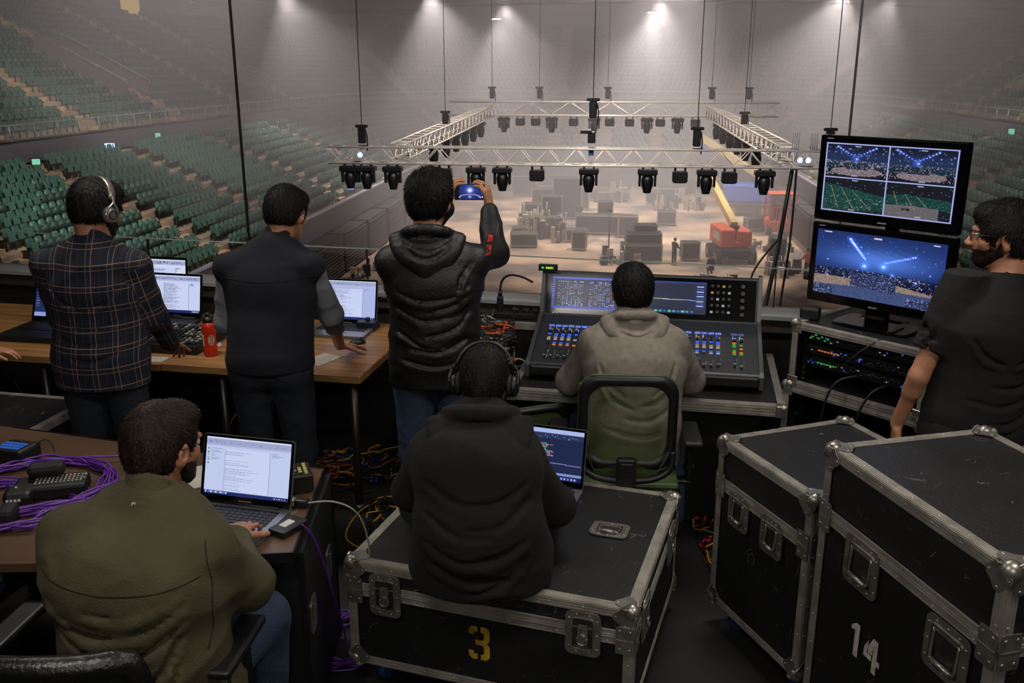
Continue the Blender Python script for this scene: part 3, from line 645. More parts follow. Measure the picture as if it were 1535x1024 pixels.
def rr(w, h, r, seg=4, cx=0, cy=0):
    pts = []
    for sx, sy, a0 in ((1, 1, 0), (-1, 1, 90), (-1, -1, 180), (1, -1, 270)):
        for k in range(seg+1):
            a = R(a0+90*k/seg); pts.append((cx+sx*(w/2-r)+r*math.cos(a), cy+sy*(h/2-r)+r*math.sin(a)))
    return pts
def face_rot(n):
    "rotation taking +z to the face normal with local y kept upward"
    n = Vector(n)
    if abs(n.z) > .9: return Matrix.Identity(3) if n.z > 0 else Matrix.Rotation(PI, 3, 'X')
    z = n.normalized(); x = Vector((0, 0, 1)).cross(z).normalized(); y = z.cross(x)
    return Matrix((x, y, z)).transposed()
def flight_case(name, label, cat, loc, rz, w, d, h, split=.3, latches=(), handles=(), parts=True, castors=True, group=None, edge=.034, fine=True):
    """box case standing on castors; latches and handles: (face, across, up, w, h) with face one of front/back/left/right/top"""
    t = thing(name, label, cat, loc, rz, group); z0 = .12 if castors else 0.
    H = h-z0; zs = h-split*H
    MB().box((0, 0, (z0+zs)/2), (w-.008, d-.008, zs-z0-.002)).build('body', M_lam2, t)
    MB().box((0, 0, (h+zs)/2), (w-.008, d-.008, h-zs-.002)).build('lid', M_lam, t)
    e = edge; th = .003; ALU = M_alu
    def strip(p0, p1, n1, n2):
        "L extrusion from p0 to p1 lying on the faces n1 and n2"
        mb = MB(); p0 = Vector(p0); p1 = Vector(p1); mid = (p0+p1)/2; L = (p1-p0).length; ax = (p1-p0)/L
        for n, o in ((Vector(n1), Vector(n2)), (Vector(n2), Vector(n1))):
            c = mid-o*e/2+n*th/2; dims = [abs(ax[i])*L+abs(n[i])*th+abs(o[i])*e for i in range(3)]; mb.box(c, dims)
            if fine:
                for q in (.2, .5, .8):      # ribs of the extrusion
                    c2 = mid-o*e*q+n*(th+.0006); dm = [abs(ax[i])*L+abs(n[i])*.0014+abs(o[i])*.0022 for i in range(3)]; mb.box(c2, dm)
                k = max(2, int(L/.11)); M3 = face_rot(n)
                for q in range(k):
                    c3 = p0+ax*(L*(q+.5)/k)-o*e*.5+n*th; mb.sphere(c3, .0052, 8, 0, (1, 1, .55), M3, half=True)
        return mb
    X, Y = w/2, d/2
    n = {'l': (-1, 0, 0), 'r': (1, 0, 0), 'f': (0, -1, 0), 'b': (0, 1, 0), 't': (0, 0, 1), 'd': (0, 0, -1)}
    E_ = []
    for y, k in ((-Y, 'f'), (Y, 'b')):
        E_ += [((-X, y, h), (X, y, h), 't', k), ((-X, y, z0), (X, y, z0), 'd', k)]
    for x, k in ((-X, 'l'), (X, 'r')):
        E_ += [((x, -Y, h), (x, Y, h), 't', k), ((x, -Y, z0), (x, Y, z0), 'd', k)]
    for x, kx in ((-X, 'l'), (X, 'r')):
        for y, ky in ((-Y, 'f'), (Y, 'b')): E_.append(((x, y, z0), (x, y, h), kx, ky))
    for p0, p1, a, b in E_: strip(p0, p1, n[a], n[b]).build('edge_trim', ALU, t)
    # tongue and groove band round the split
    for k in 'flrb':
        N_ = Vector(n[k]); L = w if k in 'fb' else d; off = Y if k in 'fb' else X; mb = MB()
        for dz, hh, tt in ((.020, .026, .0045), (-.010, .026, .003), (.005, .004, .007), (.030, .003, .006), (-.020, .003, .005), (.014, .002, .0062)):
            c = N_*(off+tt/2)+Vector((0, 0, zs+dz)); mb.box(c, (L, tt, hh) if k in 'fb' else (tt, L, hh))
        if fine:
            q = max(2, int(L/.16))
            for i in range(q):
                a = (i+.5)/q*L-L/2; pos = (a, N_.y*(off+.003), zs-.014) if k in 'fb' else (N_.x*(off+.003), a, zs-.014)
                mb.sphere(pos, .005, 8, 0, (1, 1, .5), face_rot(N_), half=True)
        mb.build('split_band', ALU, t)
    # ball corners and split corner brackets
    for sx in (-1, 1):
        for sy in (-1, 1):
            for zc, sz in ((h, 1), (z0, -1)):
                mb = MB(); mb.sphere((sx*(X-.012), sy*(Y-.012), zc-sz*.012), .0295, 18)
                lobes = []
                for k in range(24):
                    a = 2*PI*k/24; r_ = .040+.006*math.cos(4*a); lobes.append((r_*math.cos(a), r_*math.sin(a)))
                for nn in ((sx, 0, 0), (0, sy, 0), (0, 0, sz)):
                    N_ = Vector(nn); c = Vector((sx*X, sy*Y, zc)); o = Vector((sx, sy, sz))-N_; c = c-o*.030+N_*.0055
                    mb.prism(lobes, .003, c, face_rot(N_))
                    if fine:
                        for a in (0, 90, 180, 270):
                            M3 = face_rot(N_); q = M3@Vector((.034*math.cos(R(a)), .034*math.sin(R(a)), .0015)); mb.sphere(c+q, .005, 8, 0, (1, 1, .5), M3, half=True)
                mb.build('ball_corner', M_zinc, t)
            mb = MB()
            for N_, c in ((Vector((sx, 0, 0)), Vector((sx*(X+.008), sy*(Y-.03), zs))), (Vector((0, sy, 0)), Vector((sx*(X-.03), sy*(Y+.008), zs)))):
                mb.prism(rr(.062, .105, .006, 2), .003, c, face_rot(N_))
                mb.box(c+N_*.0018, [.001+abs(N_[i]) * 0 + (0.062 if abs(N_[i]) < .5 and i < 2 else .001) if i < 2 else .003 for i in range(3)])
                for a in (-.018, .018):
                    for b in (-.035, .035): mb.sphere(c+face_rot(N_)@Vector((a, b, .0015)), .0055, 8, 0, (1, 1, .5), face_rot(N_), half=True)
            mb.build('corner_bracket', M_zinc, t)
    def place(f):
        N_ = Vector({'front': (0, -1, 0), 'back': (0, 1, 0), 'left': (-1, 0, 0), 'right': (1, 0, 0), 'top': (0, 0, 1)}[f]); M3 = face_rot(N_)
        off = {'front': Y, 'back': Y, 'left': X, 'right': X, 'top': h}[f]
        return N_, M3, off
    def pan(mb, M3, c, fw, fh):
        mb.ring(rr(fw, fh, .024, 4), rr(fw-.05, fh-.05, .012, 4), .005, c+M3@Vector((0, 0, .0025)), M3)
        mb.ring(rr(fw-.044, fh-.044, .014, 4), rr(fw-.052, fh-.052, .011, 4), .009, c+M3@Vector((0, 0, .0045)), M3)
        mb.prism(rr(fw-.05, fh-.05, .012, 4), .001, c+M3@Vector((0, 0, .0008)), M3, 1)
        nx = max(2, int(fw/.045)); ny = max(2, int(fh/.045))
        for a in [(-fw/2+.0125, (j/(ny-1)-.5)*(fh-.06)) for j in range(ny)]+[(fw/2-.0125, (j/(ny-1)-.5)*(fh-.06)) for j in range(ny)]+\
                 [((j/(nx-1)-.5)*(fw-.08), fh/2-.0125) for j in range(nx)]+[((j/(nx-1)-.5)*(fw-.08), -fh/2+.0125) for j in range(nx)]:
            mb.sphere(c+M3@Vector((a[0], a[1], .005)), .0048, 8, 0, (1, 1, .5), M3, half=True)
    def P3(N_, M3, off, a, b, f):
        if f == 'top': return Vector((a, b, h))
        return N_*off+M3@Vector((a, 0, 0))+Vector((0, 0, b))
    for f, a, b, fw, fh in latches:
        N_, M3, off = place(f); c = P3(N_, M3, off, a, zs if b is None else b, f)+N_*.008; mb = MB(); pan(mb, M3, c, fw, fh)
        for q in (-.03, .03): mb.box(c+M3@Vector((q, .028, .008)), (.022, .006, .002), M3)
        lt = mb.build('recessed_latch', [M_zinc, M_dish], t)
        mb = MB(); mb.rpanel(c+M3@Vector((0, -.004, .008)), .036, .07, .004, .01, M3)
        mb.cyl(c+M3@Vector((0, -.012, .008)), c+M3@Vector((0, -.012, .016)), .014, 14)
        mb.tube([c+M3@Vector(q) for q in ((-.016, -.012, .013), (-.017, -.03, .014), (0, -.038, .015), (.017, -.03, .014), (.016, -.012, .013))], .003, 6, res=3)
        mb.box(c+M3@Vector((0, .03, .01)), (.03, .016, .004), M3); mb.build('butterfly_twist', M_zinc, lt)
    for f, a, b, fw, fh in handles:
        N_, M3, off = place(f); c = P3(N_, M3, off, a, b, f)+N_*.003; mb = MB(); pan(mb, M3, c, fw, fh)
        lt = mb.build('recessed_handle', [M_zinc, M_dish], t)
        mb = MB(); q = fw/2-.036; yb = fh/2-.034
        mb.tube([c+M3@Vector(p) for p in ((-q, yb, .004), (-q, -.2*fh, .009), (-q+.012, -.27*fh, .011), (0, -.28*fh, .012), (q-.012, -.27*fh, .011), (q, -.2*fh, .009), (q, yb, .004))], .0048, 7, res=4)
        mb.cyl(c+M3@Vector((-q+.01, -.28*fh, .012)), c+M3@Vector((q-.01, -.28*fh, .012)), .0085, 10)
        mb.box(c+M3@Vector((0, yb, .004)), (fw-.07, .012, .008), M3); mb.build('grip', M_zinc, lt)
    if castors:
        for sx in (-1, 1):
            for sy in (-1, 1):
                cx, cy = sx*(X-.09), sy*(Y-.09); k = MB(); k.box((cx, cy, z0-.006), (.085, .085, .006)); k.box((cx-.022, cy, z0-.045), (.004, .05, .075)); k.box((cx+.022, cy, z0-.045), (.004, .05, .075))
                ca = k.build('castor', M_zinc, t); wmb = MB(); wmb.cyl((cx-.018, cy+.01, .05), (cx+.018, cy+.01, .05), .05, 20); wmb.build('wheel', mat('blue_castor', '#1c3f7a', .5), ca)
    return t

def stencil(polys, parent, m, c, M3, name='painted_number'):
    mb = MB()
    for p in polys: mb.prism(p, .0008, c, M3)
    return mb.build(name, m, parent)
THREE = [[(-.040, .055), (-.028, .068), (-.007, .068), (-.007, .046), (-.020, .046), (-.022, .034), (-.040, .034)],
         [(.006, .068), (.028, .068), (.040, .055), (.040, .014), (.030, .002), (.040, -.010), (.040, -.055), (.028, -.068), (.006, -.068), (.006, -.046), (.018, -.044), (.018, -.014), (.010, -.008), (-.014, -.008), (-.014, .012), (.010, .012), (.018, .018), (.018, .044), (.006, .046)],
         [(-.007, -.068), (-.028, -.068), (-.040, -.055), (-.040, -.034), (-.022, -.034), (-.020, -.046), (-.007, -.046)]]
ONE = [[(-.075, .040), (-.052, .058), (-.034, .058), (-.034, -.058), (-.056, -.058), (-.056, .030), (-.075, .026)]]
FOUR = [[(.036, .058), (.016, .022), (.016, -.002), (.036, -.002), (.036, .014), (.046, .03)], [(-.002, .012), (.014, .038), (.014, .012), (.01, -.006), (.034, -.006), (.034, -.024), (-.004, -.024), (-.004, .0)],
        [(.040, .058), (.060, .058), (.060, -.006), (.074, -.006), (.074, -.024), (.060, -.024), (.060, -.058), (.040, -.058)]]
# case the man in the black hoodie sits on
c3 = flight_case('flight_case', 'low black flight case stencilled with a yellow 3, under the man in the black hoodie', 'flight case',
                 (.048, 3.33, 0), R(-18.5), 1.08, .93, .55, split=.27,
                 latches=[('front', -.385, None, .125, .17), ('front', .365, None, .125, .17), ('right', -.3, None, .125, .17), ('right', .25, None, .125, .17)],
                 handles=[('top', .335, .06, .15, .115)])
stencil(THREE, c3, M_yel, Vector((-.02, -.465-.001+.001, .305)), face_rot((0, -1, 0)))
# middle of the pair at the right
c14b = flight_case('flight_case', 'tall black flight case with two close handles, left of the case stencilled 14', 'flight case',
                  (1.245, 3.32, 0), R(20)-PI/2, .60, .62, .855, split=.26, handles=[('front', -.135, .60, .135, .15), ('front', .085, .60, .135, .15)])
c14 = flight_case('flight_case', 'tall black flight case with a white stencilled 14 and scuffed lid, nearest at the right', 'flight case',
                  (0, 0, 0), R(14)-PI/2, .80, .60, 1.12, split=.235, handles=[('front', -.16, .815, .17, .165), ('front', .235, .775, .17, .165), ('right', .0, .80, .17, .165)])
# anchor by the far left top corner A
def anchor(t, lx, ly, wx, wy):
    c, s = math.cos(t.rotation_euler.z), math.sin(t.rotation_euler.z); t.location.x = wx-(lx*c-ly*s); t.location.y = wy-(lx*s+ly*c)
anchor(c14, -.40, -.30, 1.03, 2.79); anchor(c14b, -.30, -.31, .85, 3.5)
stencil(ONE+FOUR, c14, M_wht, Vector((-.10, -.3-.0005, .56)), face_rot((0, -1, 0)))
# ================================================================== figures: smooth signed distance fields meshed with openvdb
def PX(px, py, D):
    "point seen at a pixel of the photograph, D metres ahead"
    u = (px-767.5)/1387; v = (py-512)/1387; k = D/(math.cos(_PT)-v*math.sin(_PT))
    return np.array((u*k, D, EYE+k*(-math.sin(_PT)-v*math.cos(_PT))))
_PT = R(16.5)
_H = np.random.RandomState(3).rand(4096).astype(np.float32)
def vnoise(x, y, z):
    xi, yi, zi = (np.floor(a).astype(np.int64) for a in (x, y, z)); fx, fy, fz = x-xi, y-yi, z-zi
    fx, fy, fz = (f*f*(3-2*f) for f in (fx, fy, fz)); out = 0
    for dx in (0, 1):
        for dy in (0, 1):
            for dz in (0, 1):
                h = _H[((xi+dx)*73+(yi+dy)*179+(zi+dz)*283+((xi+dx)*(yi+dy)) % 97) % 4096]
                out = out+h*(fx if dx else 1-fx)*(fy if dy else 1-fy)*(fz if dz else 1-fz)
    return out
class Field:
    def back(s, x, z):
        'depth of the nearest surface seen from behind at x, z'
        i = int(round((x-s.lo[0])/s.h)); k = int(round((z-s.lo[2])/s.h))
        if not (0 <= i < s.n[0] and 0 <= k < s.n[2]): return None
        c = np.nonzero(s.D[i, :, k] < 0)[0]; return s.lo[1]+c[0]*s.h if len(c) else None
    def wrinkle(s, pts, r=.010, d=.007):
        'soft crease with a raised fold below it, following pts (x, z) over the back'
        P = spline([(a, 0, b) for a, b in pts], 5); Q = []
        for n_, (x, _, z) in enumerate(P):
            y = s.back(x, z)
            if y is not None: Q.append((x, y, z, math.sin(PI*(n_+.5)/len(P))))
        for a, b in zip(Q[:-1], Q[1:]):
            if abs(a[1]-b[1]) > .04: continue
            ra, rb = r*(.45+.55*a[3]), r*(.45+.55*b[3]); s.cone((a[0], a[1]-ra+d*a[3], a[2]), (b[0], b[1]-rb+d*b[3], b[2]), ra, rb, r*.9, 's')
            s.cone((a[0], a[1]+ra-d*.5*a[3], a[2]-r*1.7), (b[0], b[1]+rb-d*.5*b[3], b[2]-r*1.7), ra, rb, r*1.1)

    def __init__(s, lo, hi, h):
        s.lo = np.array(lo, float); s.h = h; s.n = np.ceil((np.array(hi)-s.lo)/h).astype(int)+1
        s.D = np.full(s.n, .15, np.float32)
        s.ax = [(s.lo[i]+np.arange(s.n[i])*h).astype(np.float32) for i in range(3)]
    def sl(s, lo, hi):
        a = np.clip(np.floor((np.array(lo)-s.lo)/s.h).astype(int), 0, s.n); b = np.clip(np.ceil((np.array(hi)-s.lo)/s.h).astype(int)+1, 0, s.n)
        return tuple(slice(a[i], b[i]) for i in range(3))
    def grid(s, S): return s.ax[0][S[0]][:, None, None], s.ax[1][S[1]][None, :, None], s.ax[2][S[2]][None, None, :]
    def mix(s, S, d, k, op='u'):
        a = s.D[S]
        if op == 'u':
            if k > 0: t = np.maximum(k-np.abs(a-d), 0)/k; s.D[S] = np.minimum(a, d)-t*t*k*.25
            else: s.D[S] = np.minimum(a, d)
        elif op == 's':
            d = -d
            if k > 0: t = np.maximum(k-np.abs(a-d), 0)/k; s.D[S] = np.maximum(a, d)+t*t*k*.25
            else: s.D[S] = np.maximum(a, d)
    def cone(s, a, b, ra, rb, k=.02, op='u'):
        "round cone"
        a = np.array(a, float); b = np.array(b, float); m = max(ra, rb)+k+.03
        S = s.sl(np.minimum(a, b)-m, np.maximum(a, b)+m); X, Y, Z = s.grid(S); w = b-a; L2 = (w@w)+1e-9
        t = np.clip(((X-a[0])*w[0]+(Y-a[1])*w[1]+(Z-a[2])*w[2])/L2, 0, 1)
        d = np.sqrt((X-a[0]-t*w[0])**2+(Y-a[1]-t*w[1])**2+(Z-a[2]-t*w[2])**2)-(ra+(rb-ra)*t)
        s.mix(S, d, k, op); return s
    def econe(s, a, b, ra, rb, lat, k=.03, op='u', flat=False):
        "tapered limb with elliptical section; ra, rb = (lateral, depth)"
        a = np.array(a, float); b = np.array(b, float); w = b-a; L = np.linalg.norm(w)+1e-9; w = w/L
        lat = np.array(lat, float); lat = lat-w*(lat@w); lat /= np.linalg.norm(lat); dp = np.cross(w, lat); m = max(ra+rb)+k+.03
        S = s.sl(np.minimum(a, b)-m, np.maximum(a, b)+m); X, Y, Z = s.grid(S); X, Y, Z = X-a[0], Y-a[1], Z-a[2]
        pw = X*w[0]+Y*w[1]+Z*w[2]; pl = X*lat[0]+Y*lat[1]+Z*lat[2]; pd = X*dp[0]+Y*dp[1]+Z*dp[2]
        t = np.clip(pw/L, 0, 1); rl = ra[0]+(rb[0]-ra[0])*t; rd = ra[1]+(rb[1]-ra[1])*t; ex = pw-t*L; rm = np.minimum(rl, rd)
        if flat: d = np.maximum(np.sqrt((pl/rl)**2+(pd/rd)**2)*rm-rm, ex); s.mix(S, d, k, op); return s
        q = np.sqrt((pl/rl)**2+(pd/rd)**2+(ex/rm)**2); g = np.sqrt((pl/rl**2)**2+(pd/rd**2)**2+(ex/rm**2)**2)+1e-6
        s.mix(S, q*(q-1)/g, k, op); return s
    def ell(s, c, r, M=None, k=.02, op='u'):
        c = np.array(c, float); r = np.array(r, float); m = max(r)+k+.03; S = s.sl(c-m, c+m); X, Y, Z = s.grid(S); X, Y, Z = X-c[0], Y-c[1], Z-c[2]
        if M is not None: X, Y, Z = (X*M[0, i]+Y*M[1, i]+Z*M[2, i] for i in range(3))
        q = np.sqrt((X/r[0])**2+(Y/r[1])**2+(Z/r[2])**2); g = np.sqrt((X/r[0]**2)**2+(Y/r[1]**2)**2+(Z/r[2]**2)**2)+1e-6
        s.mix(S, q*(q-1)/g, k, op); return s
    def cut(s, p, n, k=0, lo=None, hi=None):
        "remove the side the normal points to"
        S = s.sl(lo, hi) if lo is not None else tuple(slice(0, m) for m in s.n); X, Y, Z = s.grid(S)
        d = (X-p[0])*n[0]+(Y-p[1])*n[1]+(Z-p[2])*n[2]; s.mix(S, -d, k, 's'); return s
    def disp(s, fn, band=.03):
        I = np.nonzero(np.abs(s.D) < band); x, y, z = (s.ax[i][I[i]] for i in range(3)); s.D[I] += fn(x, y, z).astype(np.float32); return s
    def mesh(s, name, m, parent=None, org=(0, 0, 0), adapt=0., smooth=0):
        D = s.D
        for ax in range(3):
            D[(slice(None),)*ax+(0,)] = .05; D[(slice(None),)*ax+(-1,)] = .05
        g = openvdb.FloatGrid(.15); g.copyFromArray(np.ascontiguousarray(D, dtype=np.float64)); g.gridClass = openvdb.GridClass.LEVEL_SET if hasattr(openvdb, 'GridClass') else 'level set'
        P, T, Q = g.convertToPolygons(0.0, adapt)
        P = P*s.h+s.lo-np.array(org)
        F = np.vstack([np.asarray(Q)[:, ::-1], np.hstack([np.asarray(T)[:, ::-1], np.full((len(T), 1), -1)])]) if len(T) else np.asarray(Q)[:, ::-1]
        me = bpy.data.meshes.new(name); lens = np.where(F[:, 3] < 0, 3, 4) if len(F) else np.zeros(0, int)
        me.vertices.add(len(P)); me.vertices.foreach_set('co', P.astype(np.float32).ravel())
        fl = F.ravel(); fl = fl[fl >= 0]; me.loops.add(len(fl)); me.loops.foreach_set('vertex_index', fl.astype(np.int32))
        me.polygons.add(len(F)); me.polygons.foreach_set('loop_start', np.concatenate([[0], np.cumsum(lens)[:-1]]).astype(np.int32))
        me.polygons.foreach_set('use_smooth', np.ones(len(F), bool)); me.materials.append(m); me.update(calc_edges=True); me.validate()
        o = bpy.data.objects.new(name, me); C.objects.link(o)
        if parent is not None: o.parent = parent
        return o
def folds(seed, amp=.006, fx=7, fz=20, shear=.4, fine=.0015):
    def fn(x, y, z):
        zz = z+shear*x; w = vnoise(x*4+seed, y*4, z*4)*1.2
        r = 1-np.abs(2*vnoise(x*fx+w*2+seed*3, y*fx, zz*fz*.5+w)-1); r2 = 1-np.abs(2*vnoise(x*fx*1.7+9+seed, y*fx*1.7, (z-shear*.8*x)*fz+w)-1)
        return -(amp*(r**2.2-.25)+amp*.45*(r2**2-.3))-fine*(vnoise(x*60, y*60, z*60)-.5)
    return fn

def rotm(yaw=0, pitch=0, roll=0):
    return np.array(Euler((R(pitch), R(roll), R(yaw)), 'YXZ').to_matrix()) if False else np.array((Matrix.Rotation(R(yaw), 3, 'Z')@Matrix.Rotation(R(pitch), 3, 'X')@Matrix.Rotation(R(roll), 3, 'Y')))

def hand(F, wr, d, pn, side, curl=(20, 25, 20), spread=6, s=1., thumb=(35, 20), fc=None, k=.006):
    "wrist point, finger direction, palm normal (towards what the palm faces); side +1 right hand, -1 left; fc: per finger extra curl"
    wr = np.array(wr, float); d = np.array(d, float); d /= np.linalg.norm(d); pn = np.array(pn, float); pn = pn-d*(pn@d); pn /= np.linalg.norm(pn)
    ac = np.cross(d, pn)*side    # towards the little finger side or thumb side
    th = -np.cross(d, -pn)*side*-1
    lat = np.cross(pn, d)*side   # points to the thumb
    pc = wr+d*.055*s
    F.econe(wr+d*.012*s, wr+d*.082*s, (.027*s, .018*s), (.040*s, .0135*s), lat, .012)
    tips = []
    for i, (o, L, r) in enumerate(((.029, .074, .0088), (.0095, .083, .0092), (-.0105, .077, .0088), (-.029, .061, .0078))):
        a = R(spread*(1.3-i*.9)); b = wr+d*(.086-abs(i-1.2)*.004)*s+lat*o*s; dd = d*math.cos(a)+lat*math.sin(a); n = pn.copy()
        p = b-dd*.012*s; ang = 0
        for j, (fr, q) in enumerate(((.46, 1.), (.31, .92), (.23, .84))):
            ang = R(curl[j]+(fc[i] if fc else 0)); dn = dd*math.cos(ang)+n*math.sin(ang); n = n*math.cos(ang)-dd*math.sin(ang); dd = dn
            e = p+dd*(L*fr*s+(.012*s if j == 0 else 0)); F.cone(p, e, r*q*s, r*(q-.08)*s, k if j == 0 else .003); p = e
        tips.append(p)
    b = wr+d*.022*s+lat*.024*s+pn*.004; a1, a2 = R(thumb[0]), R(thumb[1])
    dd = d*math.cos(a1)+lat*math.sin(a1)+pn*.25; dd /= np.linalg.norm(dd); m1 = b+dd*.042*s; F.cone(b, m1, .0145*s, .0115*s, .012)
    dd = dd*math.cos(a2)+d*math.sin(a2)*.6+pn*.15; dd /= np.linalg.norm(dd); m2 = m1+dd*.030*s; F.cone(m1, m2, .0108*s, .0098*s, .004)
    dd = dd*math.cos(a2)+d*math.sin(a2)*.5; dd /= np.linalg.norm(dd); m3 = m2+dd*.024*s; F.cone(m2, m3, .0098*s, .0078*s, .003)
    return tips

def head_parts(F, c, M, neck, s=1., nr=.058, face=True):
    L = lambda x, y, z: c+M@(np.array((x, y, z))*s)
    F.cone(neck, L(0, -.028, -.07), nr*1.08*s, nr*.98*s, .02)
    F.ell(L(0, -.016, .022), np.array((.079, .098, .096))*s, M, .01)
    F.ell(L(0, .022, -.04), np.array((.063, .074, .078))*s, M, .03)
    F.ell(L(0, .063, -.088), np.array((.030, .026, .022))*s, M, .03)
    for sx in (-1, 1):
        F.cone(L(sx*.060, -.01, -.045), L(sx*.030, .062, -.090), .016*s, .016*s, .02)     # jaw line
        Me = M@rotm(sx*-22, -8, 0)
        F.ell(L(sx*.082, -.010, -.010), np.array((.010, .021, .034))*s, Me, .008); F.ell(L(sx*.088, -.004, -.008), np.array((.006, .010, .018))*s, Me, .004, 's')
        F.ell(L(sx*.079, -.004, -.035), np.array((.008, .010, .012))*s, Me, .006)
        if face:
            F.ell(L(sx*.032, .092, .006), np.array((.019, .014, .013))*s, M, .01, 's'); F.cone(L(sx*.048, .078, .026), L(sx*.014, .093, .026), .008*s, .008*s, .01)
            F.ell(L(sx*.046, .062, -.022), np.array((.02, .018, .018))*s, M, .02)
            F.ell(L(sx*.012, .104, -.028), np.array((.010, .011, .008))*s, M, .006)
    if face:
        F.cone(L(0, .086, .014), L(0, .113, -.024), .008*s, .0115*s, .010)
        F.cone(L(-.018, .088, -.055), L(.018, .088, -.055), .009*s, .009*s, .006); F.cone(L(-.022, .098, -.0555), L(.022, .098, -.0555), .0022, .0022, .003, 's')
        F.cone(L(-.014, .084, -.066), L(.014, .084, -.066), .009*s, .009*s, .006)
    return L
SKIN = {}
def skinmat(name, col):
    m = mat(name, col, .5, var=.10, vscale=18, bump=.12, bscale=220, spec=.4); m.node_tree.nodes['Principled BSDF'].inputs['Subsurface Weight'].default_value = 0.0; return m
M_eye = mat('eye_white', '#cfc8c0', .2); M_iris = mat('eye_iris', '#2a1a10', .2)
def hairmat(name, col, col2):
    m = mat(name, col, .62, col2=col2, vscale=40, stretch=(1, 1, .3), bump=.2, bscale=150, spec=.22); return m

def make_person(spec):
    S = spec; J = {k: np.array(v, float) for k, v in S['J'].items()}; b = S.get('bulk', 1.); yaw = S.get('yaw', 0); lat = np.array((math.cos(R(yaw)), math.sin(R(yaw)), 0)); fwd = np.array((-lat[1], lat[0], 0))
    allp = np.array(list(J.values())); lo = allp.min(0)-.24; hi = allp.max(0)+.24; lo[2] = max(lo[2], -.02)
    org = np.array((J['pelvis'][0], J['pelvis'][1], S.get('z0', 0)))
    M = rotm(*S['head']); hs = S.get('hs', 1.)
    skn = S['skin']
    # ---- body: one continuous skin surface
    F = Field(lo, hi, S.get('h', .0058))
    L = head_parts(F, J['head'], M, J['neck'], hs, S.get('nr', .058))
    T = [('pelvis', .150, .100), ('waist', .138, .095), ('chest', .158, .105), ('neck', .09, .07)]
    for (a, l1, d1), (c, l2, d2) in zip(T[:-1], T[1:]):
        pa = J[a]; pc = J[c] if c != 'neck' else J['neck']-np.array((0, 0, .05)); F.econe(pa, pc, (l1*b, d1*b), (l2*b, d2*b), lat, .04)
    for q in 'LR':
        F.cone(J['neck']-np.array((0, 0, .05)), J['sh'+q], .055, .048, .03); F.cone(J['sh'+q], J['el'+q], .047, .038, .02); F.cone(J['el'+q], J['wr'+q], S.get('fa', .041)-.002, .0265, .015)
        mid = J['el'+q]*.7+J['wr'+q]*.3; F.cone(J['el'+q], mid, .033, S.get('fa', .041)+.001, .02)
        F.cone(J['hip'+q], J['kn'+q], .075, .05, .03); F.cone(J['kn'+q], J['an'+q], .047, .032, .02); F.cone(J['an'+q], J['an'+q]+fwd*.10-np.array((0, 0, .04)), .032, .024, .02)
    tips = {}
    for q, sd in (('L', -1), ('R', 1)):
        h = S.get('hand'+q)
        if h: tips[q] = hand(F, J['wr'+q], h['d'], h['pn'], sd, h.get('curl', (20, 25, 20)), h.get('spread', 6), S.get('hands', 1.05), h.get('thumb', (35, 20)), h.get('fc'))
    body = F.mesh(S.get('obj', 'person'), skn); body.location = (0, 0, 0); tag(body, S['label'], 'person')
    # eyes
    for sx in (-1, 1):
        mb = MB(); mb.sphere(L(sx*.032, .080, .006), .0125*hs, 12); mb.sphere(L(sx*.032, .087, .006), .0066*hs, 10, 1); mb.build('eye', [M_eye, M_iris], body)
    # ---- hair
    hb = S.get('hairbulk', 0.); hc = J['head']; FH = Field(hc-.17, hc+.17, .0042)
    z1 = S.get('nape', -.075)
    FH.ell(L(0, -.018, .026), np.array((.089+hb, .106+hb, .100+hb))*hs, M, .0)
    FH.ell(L(0, -.034, -.022), np.array((.073+hb*.5, .078+hb*.4, .078))*hs, M, .03)
    if S.get('fringe', 1): FH.ell(L(0, .045, .083), np.array((.062, .045, .034))*hs, M, .03)
    for p_, rr_, kk in (((0, .110, -.035), (.078, .075, .098), .01), ((0, .03, -.115), (.1, .085, .062), .01)):
        FH.ell(L(*p_), np.array(rr_)*hs, M, kk, 's')
    for sx in (-1, 1): FH.ell(L(sx*.092, .010, -.022), np.array((.028, .030, .040))*hs, M, .008, 's')
    n = M@np.array((0, .25, -1.)); n /= np.linalg.norm(n); FH.cut(L(0, -.09, z1), n, .012)
    cr = L(.008, -.055, .115); ex, ey, ez = M[:, 0], M[:, 1], M[:, 2]; ha = S.get('hairamp', .004)
    def hd(x, y, z):
        qx, qy, qz = x-cr[0], y-cr[1], z-cr[2]; a = qx*ex[0]+qy*ex[1]+qz*ex[2]; c_ = qx*ey[0]+qy*ey[1]+qz*ey[2]; e = qx*ez[0]+qy*ez[1]+qz*ez[2]
        th = np.arctan2(a, c_); r_ = np.sqrt(qx*qx+qy*qy+qz*qz); tw = th+r_*5
        return -ha*((1-np.abs(2*vnoise(np.cos(tw)*9+20, np.sin(tw)*9+20, r_*14)-1))-.5)-ha*.5*(vnoise(np.cos(tw)*22+50, np.sin(tw)*22+50, r_*20)-.5)
    FH.disp(hd); hair = FH.mesh('hair', S['hair'], body)
    n_ = len(hair.data.vertices); co = np.empty(n_*3, np.float32); no = np.empty(n_*3, np.float32); hair.data.vertices.foreach_get('co', co); hair.data.vertex_normals.foreach_get('vector', no); co = co.reshape(-1, 3); no = no.reshape(-1, 3)
    rs = np.random.RandomState(int(abs(hc[0])*1000)); K = 5200; ii = rs.randint(0, n_, K); p = co[ii]+rs.randn(K, 3)*.0015; nn = no[ii]; cr0 = L(.006, -.060, .110)
    inside = ((nn*(p-hc)).sum(1) > -.02); p = p[inside]; nn = nn[inside]; K = len(p)
